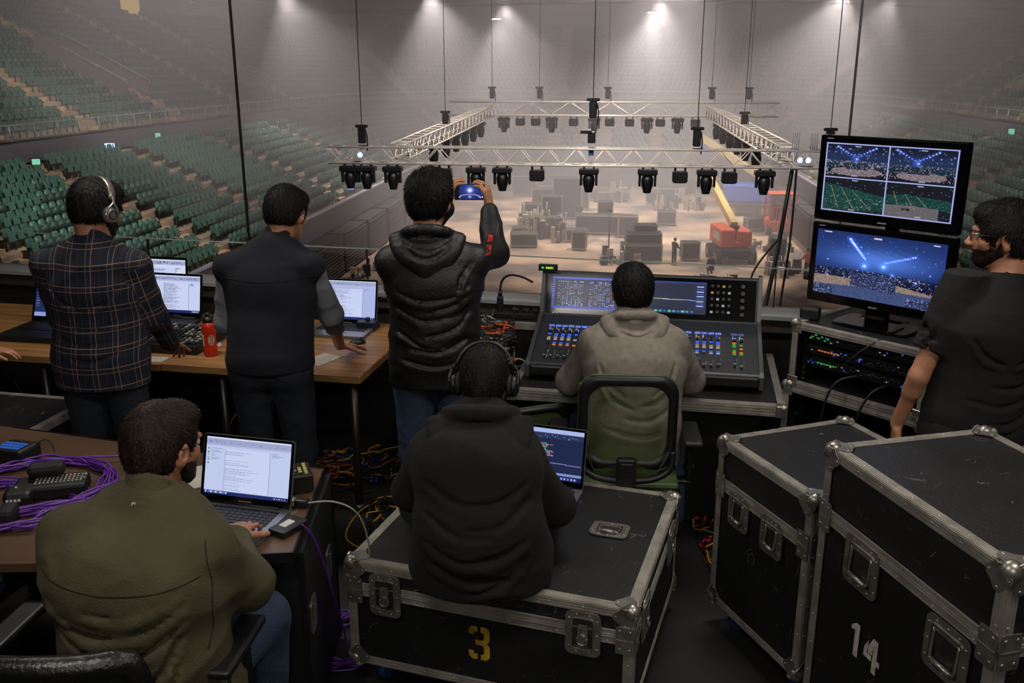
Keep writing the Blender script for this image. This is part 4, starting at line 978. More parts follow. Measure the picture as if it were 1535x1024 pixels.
    fl = p-cr0; fl -= nn*(fl*nn).sum(1)[:, None]; dn = np.linalg.norm(fl, axis=1)[:, None]; fl /= dn+1e-5; sw = np.cross(nn, fl); tw_ = .55*np.exp(-dn/.05)+rs.randn(K, 1)*.22; fl = fl*np.cos(tw_)+sw*np.sin(tw_)
    hl = S.get('hairlen', .016)*(.7+.6*rs.rand(K, 1)); sd_ = np.cross(nn, fl); wd = .0011+.0006*rs.rand(K, 1); lf = S.get('hairlift', .3)
    p0 = p-nn*.002; p1 = p+fl*hl*.5+nn*(lf*hl*.55); p2 = p+fl*hl+nn*(lf*hl*.35)
    V = np.stack([p0-sd_*wd, p0+sd_*wd, p1+sd_*wd*.8, p1-sd_*wd*.8, p2], 1).reshape(-1, 3); q_ = np.arange(K)*5
    F_ = [tuple(int(a) for a in (k, k+1, k+2, k+3)) for k in q_]+[(int(k+3), int(k+2), int(k+4)) for k in q_]
    sm = MB(); sm.add(V, F_, 0, True); so = sm.build('hair_strands', S['hair'], body); so['kind'] = 'stuff'
    if S.get('beard'):
        FB = Field(hc-.17, hc+.17, .0042)
        FB.ell(L(0, .024, -.046), np.array((.0655, .0765, .0765))*hs, M, .0); FB.ell(L(0, .063, -.087), np.array((.032, .0275, .0235))*hs, M, .03)
        for sx in (-1, 1): FB.cone(L(sx*.062, -.006, -.045), L(sx*.031, .063, -.088), .0175*hs, .018*hs, .015); FB.cone(L(sx*.073, .004, -.01), L(sx*.065, .012, -.05), .009, .013, .01)
        FB.ell(L(0, .105, -.020), np.array((.058, .06, .024))*hs, M, .01, 's'); FB.ell(L(0, .125, -.057), np.array((.022, .04, .010))*hs, M, .006, 's')
        n = M@np.array((0, -1., .35)); n /= np.linalg.norm(n); FB.cut(L(0, -.004, -.05), n, .01)
        n = M@np.array((0, .5, 1.)); n /= np.linalg.norm(n); FB.cut(L(0, .07, -.027), n, .012)
        FB.ell(L(0, -.02, .05), np.array((.1, .08, .07))*hs, M, .01, 's')
        FB.disp(lambda x, y, z: -.003*(vnoise(x*140, y*140, z*140)-.5)); FB.mesh('beard', S['hair'], body)
    return body, L, M, J, lat, fwd, tips

def garment_top(body, J, lat, fwd, m, name='shirt', bulk=1., hem=None, sleeve='long', arm=.062, fold=(1, .006, 7, 20, .4), cuff=1., h=.0068, collar=None, hood=None, back=0., shoulder=.057, over=0., belly=0., sec=None, wri=()):
    allp = np.array([J[k] for k in ('pelvis', 'waist', 'chest', 'neck', 'shL', 'shR', 'elL', 'elR', 'wrL', 'wrR')]); F = Field(allp.min(0)-.26, allp.max(0)+.24, h)
    up = np.array((0, 0, 1.)); T = sec or [('pelvis', .178, .130), ('waist', .166, .125), ('chest', .188, .135)]
    pts = [(J[a]+fwd*belly*(1 if a == 'waist' else .3), (l*bulk+over, d*bulk+over)) for a, l, d in T]+[(J['neck']-up*.085, (.155*bulk+over, .108*bulk+over)), (J['neck']-up*.005, (.082*min(bulk, 1), .080*min(bulk, 1)))]
    lowp = J['pelvis']-up*.10*1.
    if hem is not None: pts = [(np.array((J['pelvis'][0], J['pelvis'][1], hem-.02))+(J['pelvis']-J['waist'])*0, (T[0][1]*bulk*1.02+over, T[0][2]*bulk*1.02+over))]+pts
    for (a, ra), (c, rb) in zip(pts[:-1], pts[1:]): F.econe(a, c, ra, rb, lat, .045)
    for q in 'LR':
        sh, el, wr = J['sh'+q], J['el'+q], J['wr'+q]
        F.cone(J['neck']-up*.045, sh, .050*bulk+over, shoulder*bulk+over, .04)
        if sleeve == 'none': continue
        if sleeve == 'short':
            e = sh+(el-sh)*.62; F.econe(sh, e, (arm, arm), (arm*.95, arm*.9), lat, .03, flat=True)
        else:
            F.cone(sh, el, arm*.98+over, arm*.90+over, .045); w2 = wr-(wr-el)/np.linalg.norm(wr-el)*.025; F.cone(el, w2, arm*.90+over, arm*.66*cuff, .03)
    # neck opening
    F.cone(J['neck']-up*.02, J['head']-up*.03, .0595, .064, .004, 's') if not hood else None
    for w_ in wri:
        F.wrinkle([(J['chest'][0]+a, J['chest'][2]+b) for a, b in w_[0]], *w_[1:])
    if fold: F.disp(folds(*fold))
    F.cone(J['neck']-up*.03, J['head']-up*.02, .060, .066, .004, 's')
    if hem is not None: F.cut((0, 0, hem), (0, 0, -1), .004)
    return F.mesh(name, m, body), F

def garment_legs(body, J, lat, fwd, m, bulk=1., fold=(5, .005, 9, 16, .2), top=None, h=.0072, name='trousers', knee=.072, ankle=.062):
    allp = np.array([J[k] for k in ('pelvis', 'hipL', 'hipR', 'knL', 'knR', 'anL', 'anR')]); lo = allp.min(0)-.2; lo[2] = max(lo[2], .0); F = Field(lo, allp.max(0)+.2, h); up = np.array((0, 0, 1.))
    F.econe(J['pelvis']+(J['waist']-J['pelvis'])*.45, J['pelvis']-up*.02, (.150*bulk, .112*bulk), (.165*bulk, .125*bulk), lat, .03)
    for q in 'LR':
        F.cone(J['hip'+q], J['kn'+q], .098*bulk, knee*bulk, .03); F.cone(J['kn'+q], J['an'+q]+up*.0, knee*bulk, ankle, .03)
        bt = J['hip'+q]-fwd*.035-up*.0; F.ell(bt, (.085*bulk, .085*bulk, .09*bulk), None, .04)
    if fold: F.disp(folds(*fold))
    w = J['waist']-J['pelvis']; w = w/np.linalg.norm(w); F.cut(top if top is not None else J['pelvis']+w*.11, w, .004)
    return F.mesh(name, m, body)

def shoes(body, J, fwd, m):
    for q in 'LR':
        a = J['an'+q]; F = Field(a-.2, a+.28, .008); f = fwd; up = np.array((0, 0, 1.)); g = a*np.array((1, 1, 0))+up*max(a[2]-.085, 0)
        F.cone(g+up*.035-f*.045, g+up*.034+f*.14, .036, .032, .02); F.econe(g+up*.03-f*.02, g+up*.025+f*.13, (.04, .03), (.047, .028), np.cross(f, up), .02); F.cone(g+up*.04-f*.03, g+up*.095-f*.01, .038, .040, .02)
        F.cut(g+up*.004, (0, 0, -1)); F.mesh('shoe', m, body)
from mathutils.bvhtree import BVHTree
def seam_on(ob, pts, m, name='seam', r=.0016, dirv=(0, 1, 0)):
    "thin stitched ridge laid on a garment by casting points onto it"
    bv = BVHTree.FromPolygons([v.co for v in ob.data.vertices], [p.vertices for p in ob.data.polygons]); out = []; d = Vector(dirv).normalized()
    for p in pts:
        h = bv.ray_cast(Vector(p)-d*.6, d)
        if h[0] is not None: out.append(h[0]-d*.0006)
    if len(out) > 2:
        mb = MB(); mb.tube(out, r, 5); return mb.build(name, m, ob.parent if ob.parent else ob)

def make_collar(body, J, lat, fwd, m, h=.06, r0=.084, r1=.072, name='collar', th=.006, tilt=.25, low=.045, fold_over=False):
    up = np.array((0, 0, 1.)); c0 = J['neck']-up*low-fwd*.006; d = J['head']-J['neck']; d = d/np.linalg.norm(d); top = J['neck']+d*h-fwd*.004
    F = Field(c0-.16, top+.16, .0042); F.cone(c0, top, r0, r1, 0); 
    if fold_over: F.cone(c0+d*(h*.35), c0+d*(h*.75), r0+.010, r1+.012, .006)
    F.cone(c0-d*.03, top+d*.05, r0-th, r1-th-.001, .002, 's')
    n = d+fwd*tilt; n /= np.linalg.norm(n); F.cut(top, n, .003); F.cut(c0+up*.012, -up+fwd*.25, .003)
    F.disp(lambda x, y, z: -.0022*(vnoise(x*30, y*30, z*30)-.5)); return F.mesh(name, m, body)
def make_hood(body, J, lat, fwd, m, w=.150, drop=.12, back=.11, rise=.045, r=.024, seed=1.):
    up = np.array((0, 0, 1.)); c0 = J['neck']; F = Field(c0-.30, c0+.26, .0056)
    N_ = 22; loop = lambda t: c0+lat*math.sin(t)*(w*.66)-fwd*(math.cos(t)*(w*.60)+.018)+up*(rise*math.cos(t)*.75+.012)
    for i in range(N_): F.cone(loop(2*PI*i/N_), loop(2*PI*(i+1)/N_), r*(.8+.2*math.cos(2*PI*i/N_)), r*(.8+.2*math.cos(2*PI*(i+1)/N_)), .010)
    # hanging pouch: a thick rounded triangle lying on the upper back
    for k in range(9):
        t = k/8; hw = w*(.88-.62*t**1.6); z = -.005-drop*t; y = back*(.55+.45*math.sin(min(t*1.5, 1)*PI/2)); rr_ = .026+.010*math.sin(t*PI)
        for s_ in np.linspace(-1, 1, 7): F.ell(c0+lat*hw*s_-fwd*(y-.035*abs(s_)**2)+up*(z+.008*s_*s_*(1-t)), (.034, rr_, .024), None, .022)
    F.ell(c0-fwd*.045+up*(rise*.9), (w*.44, .060, .060), None, .012, 's')
    F.cone(c0-up*.06, J['head']-up*.02, .066, .072, .006, 's')
    # fold lines in the cloth
    for q_, (zz, yy, cur) in enumerate(((-.020, 1.02, .030), (-.058, 1.22, .045))):
        for i in range(8):
            p = lambda s_: c0+lat*s_*w*.62-fwd*(back*yy-.045*s_*s_+.008)+up*(zz*(drop/.12)+cur*s_*s_)
            a_, b_ = -1+2*i/8, -1+2*(i+1)/8; F.cone(p(a_), p(b_), .0065, .0065, .016, 's')
    F.disp(lambda x, y, z: -.004*(vnoise(x*18+seed, y*18, z*26)-.5)-.0015*(vnoise(x*60+seed, y*60, z*60)-.5)); return F.mesh('hood', m, body)
# ================================================================== the crew in the booth
SK_A = skinmat('skin_warm', '#a8765a'); SK_B = skinmat('skin_olive', '#9c6e54')
H_DARK = hairmat('hair_dark_brown', '#1c130e', '#0b0807'); H_BLK = hairmat('hair_black', '#100d0c', '#060505'); H_BRN = hairmat('hair_brown', '#2a1c14', '#120c09')
M_jean_d = mat('dark_denim', '#141a24', .85, var=.3, vscale=6, bump=.5, bscale=160); M_jean_b = mat('blue_denim', '#26364d', .85, var=.35, vscale=5, bump=.5, bscale=160)
M_blackpants = mat('black_trousers', '#0c0c0c', .85, var=.2, vscale=6, bump=.4, bscale=160); M_shoe = mat('shoe_black', '#101010', .5)
M_vest = mat('navy_fleece', '#0c0f1a', .95, var=.12, vscale=9, bump=.35, bscale=260); M_greyshirt = mat('grey_shirt', '#7a7d83', .85, var=.12, vscale=10, bump=.3, bscale=200)
M_jacket = mat('black_jacket', '#080808', .55, var=.2, vscale=5, bump=.25, bscale=90); M_hoodie = mat('grey_hoodie', '#7d766d', .95, var=.14, vscale=28, bump=.5, bscale=320)
M_bhood = mat('black_hoodie', '#08080a', .92, var=.15, vscale=9, bump=.35, bscale=200); M_olive = mat('olive_cotton', '#443f28', .88, var=.16, vscale=7, bump=.35, bscale=180)
M_tee = mat('black_tshirt', '#08080b', .9, var=.1, vscale=9, bump=.2, bscale=180); M_stitch = mat('seam_thread', '#1b1a13', .9); M_stitchb = mat('seam_dark', '#07080c', .9)

def plaid_material():
    m = bpy.data.materials.new('plaid_flannel'); m.use_nodes = True; nt = m.node_tree; N = nt.nodes; L = nt.links; b = N['Principled BSDF']; b.inputs['Roughness'].default_value = .92
    at = N.new('ShaderNodeAttribute'); at.attribute_name = 'cloth'; sp = N.new('ShaderNodeSeparateXYZ'); L.new(at.outputs['Vector'], sp.inputs[0])
    def stripe(src, per, offs, wid):
        dv = N.new('ShaderNodeMath'); dv.operation = 'DIVIDE'; dv.inputs[1].default_value = per; L.new(src, dv.inputs[0]); ad = N.new('ShaderNodeMath'); ad.operation = 'ADD'; ad.inputs[1].default_value = offs; L.new(dv.outputs[0], ad.inputs[0])
        fr = N.new('ShaderNodeMath'); fr.operation = 'FRACT'; L.new(ad.outputs[0], fr.inputs[0]); sb = N.new('ShaderNodeMath'); sb.operation = 'SUBTRACT'; sb.inputs[1].default_value = .5; L.new(fr.outputs[0], sb.inputs[0])
        ab = N.new('ShaderNodeMath'); ab.operation = 'ABSOLUTE'; L.new(sb.outputs[0], ab.inputs[0]); lt = N.new('ShaderNodeMath'); lt.operation = 'LESS_THAN'; lt.inputs[1].default_value = wid/per/2; L.new(ab.outputs[0], lt.inputs[0]); return lt.outputs[0]
    cur = None
    def mixc(a, f, col, k):
        mu = N.new('ShaderNodeMath'); mu.operation = 'MULTIPLY'; mu.inputs[1].default_value = k; L.new(f, mu.inputs[0]); mx = N.new('ShaderNodeMix'); mx.data_type = 'RGBA'; L.new(mu.outputs[0], mx.inputs['Factor'])
        if a is None: mx.inputs['A'].default_value = (*srgb('#131b2e'), 1)
        else: L.new(a, mx.inputs['A'])
        mx.inputs['B'].default_value = (*srgb(col), 1); return mx.outputs['Result']
    u, v = sp.outputs[0], sp.outputs[1]; P_ = .094
    cur = mixc(None, stripe(u, P_, .5, .046), '#0b1020', .8); cur = mixc(cur, stripe(v, P_, .5, .046), '#0b1020', .6)
    for s_, c_ in ((u, '#8a6a52'), (v, '#94714f')):
        cur = mixc(cur, stripe(s_, P_, 0, .0034), c_, .75); cur = mixc(cur, stripe(s_, P_, .24, .0028), '#6d6a70' if s_ is u else c_, .65)
    cur = mixc(cur, stripe(u, P_, .62, .002), '#3a4560', .5); L.new(cur, b.inputs['Base Color'])
    return m
M_plaid = plaid_material()
def cloth_attr(o, J, lat, fwd):
    n = len(o.data.vertices); co = np.empty(n*3, np.float32); o.data.vertices.foreach_get('co', co); co = co.reshape(-1, 3); up = np.array((0, 0, 1.))
    c = J['chest']; u = (co-c)@lat; out = np.zeros((n, 3), np.float32); out[:, 0] = np.arcsin(np.clip(u/.26, -1, 1))*.26; out[:, 1] = co[:, 2]+.015*np.cos(u*6)
    dt = np.abs(u)
    for q, sg in (('L', -1), ('R', 1)):
        for a, b_, base in ((J['sh'+q], J['el'+q], 0.), (J['el'+q], J['wr'+q], .3)):
            w = b_-a; Lw = np.linalg.norm(w); w = w/Lw; t = (co-a)@w; r_ = co-a-np.outer(np.clip(t, 0, Lw), w); dd = np.linalg.norm(r_, axis=1)
            m_ = (dd < .095) & (u*sg > .165) & (t > -.02); e1 = np.cross(w, up); e1 /= np.linalg.norm(e1); e2 = np.cross(w, e1)
            out[m_, 0] = (np.arctan2(r_@e1, r_@e2)*.06)[m_]; out[m_, 1] = (t+base)[m_]
    at = o.data.attributes.new('cloth', 'FLOAT_VECTOR', 'POINT'); at.data.foreach_set('vector', out.ravel())

def stand(px, D, top, hd=(0, -10, 0), lean=.0, sw=.20, hipw=.095, base=None, stance=.1, x=None):
    "default standing skeleton; top is the crown height"
    x = PX(px, 500, D)[0] if x is None else x; k = top/1.78; v = lambda a, b, c: (x+a, D+b, c*k)
    return dict(pelvis=v(0, -.02-lean*.1, .98), waist=v(0, -.01+lean*.2, 1.09), chest=v(0, lean*.7, 1.31), neck=v(0, .01+lean*1., 1.50), head=v(0, .05+lean*1.15, 1.665),
                shL=v(-sw, lean*.8, 1.44), shR=v(sw, lean*.8, 1.44), elL=v(-sw-.05, .0, 1.16), elR=v(sw+.05, .0, 1.16), wrL=v(-sw-.02, .2, 1.0), wrR=v(sw+.02, .2, 1.0),
                hipL=v(-hipw, -.02, .92), hipR=v(hipw, -.02, .92), knL=v(-hipw-.01, .02, .50), knR=v(hipw+.01, .02, .50), anL=v(-stance, -.03, .09), anR=v(stance, -.03, .09))
down = (0, 0, -1)

# 1 --- plaid shirt, headphones
J = stand(150, 4.2, 1.80, lean=.03, sw=.205); x0 = J['pelvis'][0]
J.update(head=(x0+.03, 4.27, 1.675), neck=(x0+.01, 4.22, 1.52), elL=(x0-.205, 4.27, 1.16), wrL=(x0-.16, 4.50, 1.02), elR=(x0+.235, 4.29, 1.15), wrR=(x0+.225, 4.47, .965), shL=(x0-.195, 4.19, 1.425), shR=(x0+.20, 4.21, 1.415))
b1, L1, M1, J1, lt, fw, _ = make_person(dict(J=J, head=(-28, -20, 0), skin=SK_A, hair=H_DARK, bulk=1.1, hs=1.1, hairbulk=.003, hairamp=.004, hairlen=.024, hairlift=.35, label='man in a navy plaid shirt and silver headphones standing at the left table', beard=True,
    handL=dict(d=(.1, 1, -.35), pn=(0, -.3, -1)), handR=dict(d=(-.15, 1, -.35), pn=(0, -.3, -1), curl=(25, 30, 20))))
g, _f = garment_top(b1, J1, lt, fw, M_plaid, 'plaid_shirt', 1.12, hem=.86, arm=.066, wri=[([(.15, .02), (.10, -.05), (.02, -.08)], .011, .006), ([(-.15, .02), (-.10, -.05), (-.03, -.08)], .011, .006), ([(.15, -.14), (.04, -.18), (-.06, -.17)], .012, .006), ([(-.14, -.22), (-.02, -.25), (.08, -.23)], .012, .006), ([(.14, -.28), (.03, -.32), (-.06, -.31)], .012, .006)], fold=(1, .006, 3.5, 12, .3), belly=.02, sec=[('pelvis', .192, .135), ('waist', .182, .135), ('chest', .205, .14)]); cloth_attr(g, J1, lt, fw); gc = make_collar(b1, J1, lt, fw, M_plaid, .050, .088, .074, fold_over=True); cloth_attr(gc, J1, lt, fw)
seam_on(g, [(x0+a, 0, 1.385+.02*math.cos(a*9)+.0) for a in np.linspace(-.2, .2, 24)], M_stitchb, 'yoke_seam') if False else None
garment_legs(b1, J1, lt, fw, M_jean_d, 1.08); shoes(b1, J1, fw, M_shoe)

# 2 --- navy vest over grey shirt, leaning a hand on the table
J = stand(405, 4.22, 1.77, lean=.10, sw=.205); x0 = J['pelvis'][0]
J.update(head=(x0+.075, 4.40, 1.635), neck=(x0+.03, 4.33, 1.50), shL=(x0-.185, 4.27, 1.395), shR=(x0+.195, 4.28, 1.395), elL=(x0-.225, 4.30, 1.13), wrL=(x0-.15, 4.52, .97), elR=(x0+.255, 4.42, 1.13), wrR=(x0+.225, 4.74, .875))
b2, L2, M2, J2, lt, fw, _ = make_person(dict(J=J, head=(-22, -24, 0), skin=SK_B, hair=H_BLK, bulk=1.05, hs=1.06, hairamp=.0035, label='man in a navy vest and grey shirt leaning a hand on the wooden table',
    handL=dict(d=(.1, 1, -.3), pn=down), handR=dict(d=(.55, .75, -.25), pn=(0, -.15, -1), curl=(4, 12, 8), spread=9, thumb=(48, 10))))
garment_top(b2, J2, lt, fw, M_greyshirt, 'long_sleeved_shirt', .88, hem=1.0, shoulder=.055, arm=.060, fold=(2, .007, 6, 20, .3))
g2, _f = garment_top(b2, J2, lt, fw, M_vest, 'fleece_vest', 1.07, hem=.935, sleeve='none', shoulder=.063, over=.006, fold=(3, .003, 4, 9, .3), sec=[('pelvis', .178, .13), ('waist', .175, .13), ('chest', .198, .135)])
make_collar(b2, J2, lt, fw, M_vest, .055, .088, .072); seam_on(g2, [(x0+a+.02, 0, 1.375-.018*math.cos(a*8)-abs(a)*.04) for a in np.linspace(-.2, .22, 26)], M_stitchb, 'yoke_seam')
garment_legs(b2, J2, lt, fw, M_jean_d, 1.05); shoes(b2, J2, fw, M_shoe)

# 3 --- black jacket, filming with a phone
J = stand(652, 4.1, 1.87, lean=.0, sw=.205); x0 = J['pelvis'][0]; ph = PX(704, 288, 4.52)
J.update(head=(x0-.010, 4.16, 1.735), neck=(x0-.02, 4.10, 1.575), shL=(x0-.185, 4.08, 1.455), shR=(x0+.18, 4.10, 1.465), elR=PX(742, 380, 4.30), wrR=PX(733, 312, 4.52), elL=PX(612, 372, 4.36), wrL=PX(672, 309, 4.50))
b3, L3, M3_, J3, lt, fw, tips3 = make_person(dict(J=J, head=(-22, -3, 3), skin=SK_A, hair=H_BLK, bulk=1.1, hs=1.08, hairbulk=.004, hairamp=.005, hairlen=.026, hairlift=.42, label='man in a black hooded jacket filming the hall with a phone', beard=True,
    handR=dict(d=(-.12, .05, 1), pn=(-1, .45, 0), curl=(26, 44, 26), thumb=(50, 30)), handL=dict(d=(.10, .05, 1), pn=(1, .45, 0), curl=(26, 44, 26), thumb=(50, 30))))
g3, _f = garment_top(b3, J3, lt, fw, M_jacket, 'hooded_jacket', 1.13, hem=.90, arm=.066, wri=[([(-.16, -.02), (-.05, -.06), (.08, -.05), (.16, .0)], .013, 0.0050), ([(.17, -.03), (.08, -.09), (-.06, -.11)], .012, 0.0050), ([(-.16, -.10), (-.03, -.15), (.10, -.13)], .013, 0.0050), ([(.16, -.12), (.10, -.19), (-.02, -.22)], .014, 0.0055), ([(-.15, -.21), (-.04, -.27), (.06, -.27)], .013, 0.0050), ([(.15, -.24), (.04, -.29), (-.10, -.28)], .013, 0.0050), ([(-.14, -.33), (.0, -.36), (.12, -.34)], .012, 0.0044), ([(.18, .10), (.13, .02), (.12, -.06)], .012, 0.0050)], fold=(4, .011, 2.4, 9, .45), sec=[('pelvis', .180, .13), ('waist', .172, .13), ('chest', .188, .135)])
make_hood(b3, J3, lt, fw, M_jacket, .155, .15, .125, .05, .024, 2.)
def patch_on(ob, cx, cz, w, h, ang, mats, name, off=.0015, marks=3):
    bv = BVHTree.FromPolygons([v.co for v in ob.data.vertices], [p.vertices for p in ob.data.polygons]); mb = MB(); ca, sa_ = math.cos(ang), math.sin(ang)
    def grid(x0, x1, z0, z1, nx, nz, o_, mi):
        V = []
        for a in range(nz+1):
            for b in range(nx+1):
                lx, lz = x0+(x1-x0)*b/nx, z0+(z1-z0)*a/nz; p = Vector((cx+lx*ca-lz*sa_, cyb-.5, cz+lx*sa_+lz*ca)); h_ = bv.ray_cast(p, Vector((0, 1, 0))); V.append(tuple(h_[0]-Vector((0, o_, 0))) if h_[0] is not None else (p.x, cyb, p.z))
        mb.add(V, [(a*(nx+1)+b, a*(nx+1)+b+1, (a+1)*(nx+1)+b+1, (a+1)*(nx+1)+b) for a in range(nz) for b in range(nx)], mi, True)
    cyb = ob.data.vertices[0].co.y; grid(-w/2, w/2, -h/2, h/2, 3, 6, off, 0)
    for k in range(marks): grid(-w*.28, w*.28, -h*.36+h*.26*k, -h*.36+h*.26*k+h*.16, 1, 1, off*2, 1)
    return mb.build(name, mats, ob.parent)
pc = PX(733, 371, 4.12); patch_on(g3, pc[0], pc[2], .020, .052, R(-10), [mat('red_patch', '#c02818', .6), mat('red_patch_dark', '#6a1410', .6)], 'red_sleeve_patch')
garment_legs(b3, J3, lt, fw, M_jean_b, 1.08); shoes(b3, J3, fw, M_shoe)

# 4 --- grey hoodie at the console (seated)
x0 = PX(952, 500, 4.05)[0]
J = dict(pelvis=(x0+.0, 3.98, .57), waist=(x0, 3.98, .74), chest=(x0, 4.05, .98), neck=(x0, 4.12, 1.19), head=(x0-.0, 4.19, 1.305), shL=(x0-.175, 4.08, 1.08), shR=(x0+.175, 4.08, 1.08),
         elL=(x0-.28, 4.20, .86), elR=(x0+.295, 4.20, .86), wrL=(x0-.17, 4.44, .90), wrR=(x0+.20, 4.44, .90), hipL=(x0-.10, 4.0, .55), hipR=(x0+.10, 4.0, .55), knL=(x0-.18, 4.42, .56), knR=(x0+.24, 4.36, .56), anL=(x0-.18, 4.38, .10), anR=(x0+.26, 4.30, .10))
b4, L4, M4, J4, lt, fw, _ = make_person(dict(J=J, head=(0, -12, 0), skin=SK_B, hair=H_BLK, bulk=1.12, hs=1.06, hairamp=.005, label='man in a grey hoodie seated at the mixing console', 
    handL=dict(d=(.2, 1, -.1), pn=down, curl=(22, 30, 20)), handR=dict(d=(-.1, 1, -.1), pn=down, curl=(22, 30, 20))))
garment_top(b4, J4, lt, fw, M_hoodie, 'grey_hoodie', 1.18, hem=.56, arm=.073, wri=[([(.17, .05), (.14, -.03), (.06, -.08)], .012, .007), ([(-.17, .05), (-.14, -.03), (-.06, -.08)], .012, .007), ([(.16, -.03), (.10, -.10), (.02, -.12)], .012, .006), ([(-.16, -.03), (-.11, -.10), (-.03, -.13)], .012, .006), ([(.15, -.14), (.05, -.18), (-.06, -.17)], .013, .005), ([(-.15, -.22), (.0, -.25), (.10, -.24)], .013, .006)], fold=(6, .006, 2.2, 8, .4), sec=[('pelvis', .178, .14), ('waist', .178, .14), ('chest', .195, .14)])
make_hood(b4, J4, lt, fw, M_hoodie, .140, .115, .125, .040, .022, 3.); garment_legs(b4, J4, lt, fw, M_jean_b, 1.05); shoes(b4, J4, fw, M_shoe)

# 5 --- black hoodie, sitting on the flight case with a laptop
x0 = PX(722, 800, 3.0)[0]
J = dict(pelvis=(x0-.0, 2.95, .66), waist=(x0-.005, 2.92, .78), chest=(x0-.01, 2.96, .97), neck=(x0+.0, 3.06, 1.125), head=(x0+.012, 3.15, 1.225), shL=(x0-.175, 3.02, .985), shR=(x0+.15, 3.03, .955),
         elL=(x0-.255, 3.12, .80), elR=(x0+.265, 3.12, .74), wrL=(x0-.02, 3.33, .70), wrR=(x0+.265, 3.355, .66), hipL=(x0-.10, 3.00, .645), hipR=(x0+.10, 3.00, .645), knL=(x0-.26, 3.32, .64), knR=(x0+.24, 3.28, .63), anL=(x0+.06, 3.44, .61), anR=(x0-.06, 3.34, .61))
b5, L5, M5, J5, lt, fw, tips5 = make_person(dict(J=J, z0=.55, head=(-6, -26, 0), skin=SK_A, hair=H_DARK, bulk=1.1, hs=1.04, hairbulk=-.004, hairamp=.002, hairlen=.010, nape=-.085, label='man in a black hoodie and black headphones sitting on the flight case with a laptop', beard=True,
    handL=dict(d=(.4, 1, -.2), pn=down, curl=(22, 30, 20)), handR=dict(d=(-.12, 1, -.04), pn=down, curl=(14, 26, 18), spread=10, thumb=(40, 20))))
garment_top(b5, J5, lt, fw, M_bhood, 'black_hoodie', 1.18, hem=.555, arm=.078, wri=[([(-.17, .0), (-.06, -.05), (.07, -.05), (.17, .0)], .014, 0.0056), ([(.18, -.06), (.08, -.12), (-.04, -.13)], .014, 0.0063), ([(-.17, -.10), (-.06, -.15), (.05, -.15)], .013, 0.0056), ([(-.17, -.19), (-.05, -.24), (.08, -.23), (.17, -.18)], .015, 0.0070), ([(-.16, -.27), (-.03, -.32), (.10, -.31)], .015, 0.0070), ([(.17, -.25), (.08, -.34), (-.04, -.37)], .014, 0.0063)], fold=(7, .010, 2.2, 8, .35), belly=-.02, sec=[('pelvis', .205, .165), ('waist', .185, .15), ('chest', .185, .14)])
make_hood(b5, J5, lt, fw, M_bhood, .175, .165, .215, .055, .028, 4.); garment_legs(b5, J5, lt, fw, M_jean_d, 1.0, top=np.array((x0, 2.95, .74)), knee=.07, ankle=.05)

# 6 --- olive jacket at the left desk (seated)
x0 = PX(222, 850, 2.42)[0]
J = dict(pelvis=(x0+.02, 2.36, .55), waist=(x0+.01, 2.32, .70), chest=(x0, 2.34, .92), neck=(x0+.03, 2.42, 1.115), head=(x0+.055, 2.50, 1.245), shL=(x0-.20, 2.40, 1.00), shR=(x0+.19, 2.35, .99),
         elL=(x0-.27, 2.55, .83), elR=(x0+.27, 2.47, .80), wrL=(x0-.10, 2.76, .83), wrR=(x0+.165, 2.70, .835), hipL=(x0-.08, 2.40, .53), hipR=(x0+.13, 2.38, .53), knL=(x0-.10, 2.86, .56), knR=(x0+.275, 2.60, .61), anL=(x0-.10, 2.84, .10), anR=(x0+.24, 2.66, .18))
b6, L6, M6, J6, lt, fw, tips6 = make_person(dict(J=J, yaw=-4, head=(-30, -12, 0), skin=SK_A, hair=H_BRN, bulk=1.15, hs=1.08, hairbulk=-.002, hairamp=.0025, hairlen=.012, nape=-.08, label='man in an olive jacket seated at the brown desk typing on a laptop', beard=True,
    handL=dict(d=(.5, 1, -.1), pn=down, curl=(22, 30, 20)), handR=dict(d=(.05, 1, -.03), pn=down, curl=(12, 30, 18), spread=9, thumb=(42, 20))))
g6, _f = garment_top(b6, J6, lt, fw, M_olive, 'olive_jacket', 1.22, hem=.46, arm=.080, wri=[([(.17, .03), (.05, -.02), (-.08, -.01)], .012, .009), ([(.18, -.01), (.08, -.07), (-.06, -.09), (-.16, -.06)], .014, .010), ([(.18, -.05), (.10, -.13), (-.02, -.17)], .013, .010), ([(.17, -.10), (.12, -.20), (.0, -.26)], .014, .011), ([(-.18, -.10), (-.05, -.15), (.06, -.14)], .012, .008), ([(-.17, -.20), (-.04, -.24), (.08, -.22)], .014, .010), ([(.16, -.18), (.14, -.28), (.08, -.36)], .013, .010), ([(-.16, -.27), (.0, -.32), (.10, -.30)], .015, .010), ([(-.14, -.35), (-.02, -.39), (.06, -.38)], .013, .009), ([(-.20, .02), (-.16, -.03), (-.12, -.05)], .011, .007)], fold=(8, .014, 2.2, 9, .55), sec=[('pelvis', .195, .15), ('waist', .19, .15), ('chest', .205, .15)])
make_collar(b6, J6, lt, fw, M_olive, .055, .096, .078, fold_over=True); seam_on(g6, [(x0+a, 0, .975-.010*math.cos(a*8)-a*.04) for a in np.linspace(-.24, .22, 30)], M_stitch, 'yoke_seam', .002)
seam_on(g6, [(x0+.222+.02*math.sin(t*3), 0, 1.05-.30*t) for t in np.linspace(0, 1, 18)], M_stitch, 'armhole_seam', .002)
mb = MB(); mb.ring(rr(.012, .016, .003), rr(.006, .010, .002), .003, (x0+.02, 2.333, 1.135), (R(90), 0, 0)); mb.build('collar_tag', mat('tag_white', '#c8c4ba', .6), b6)
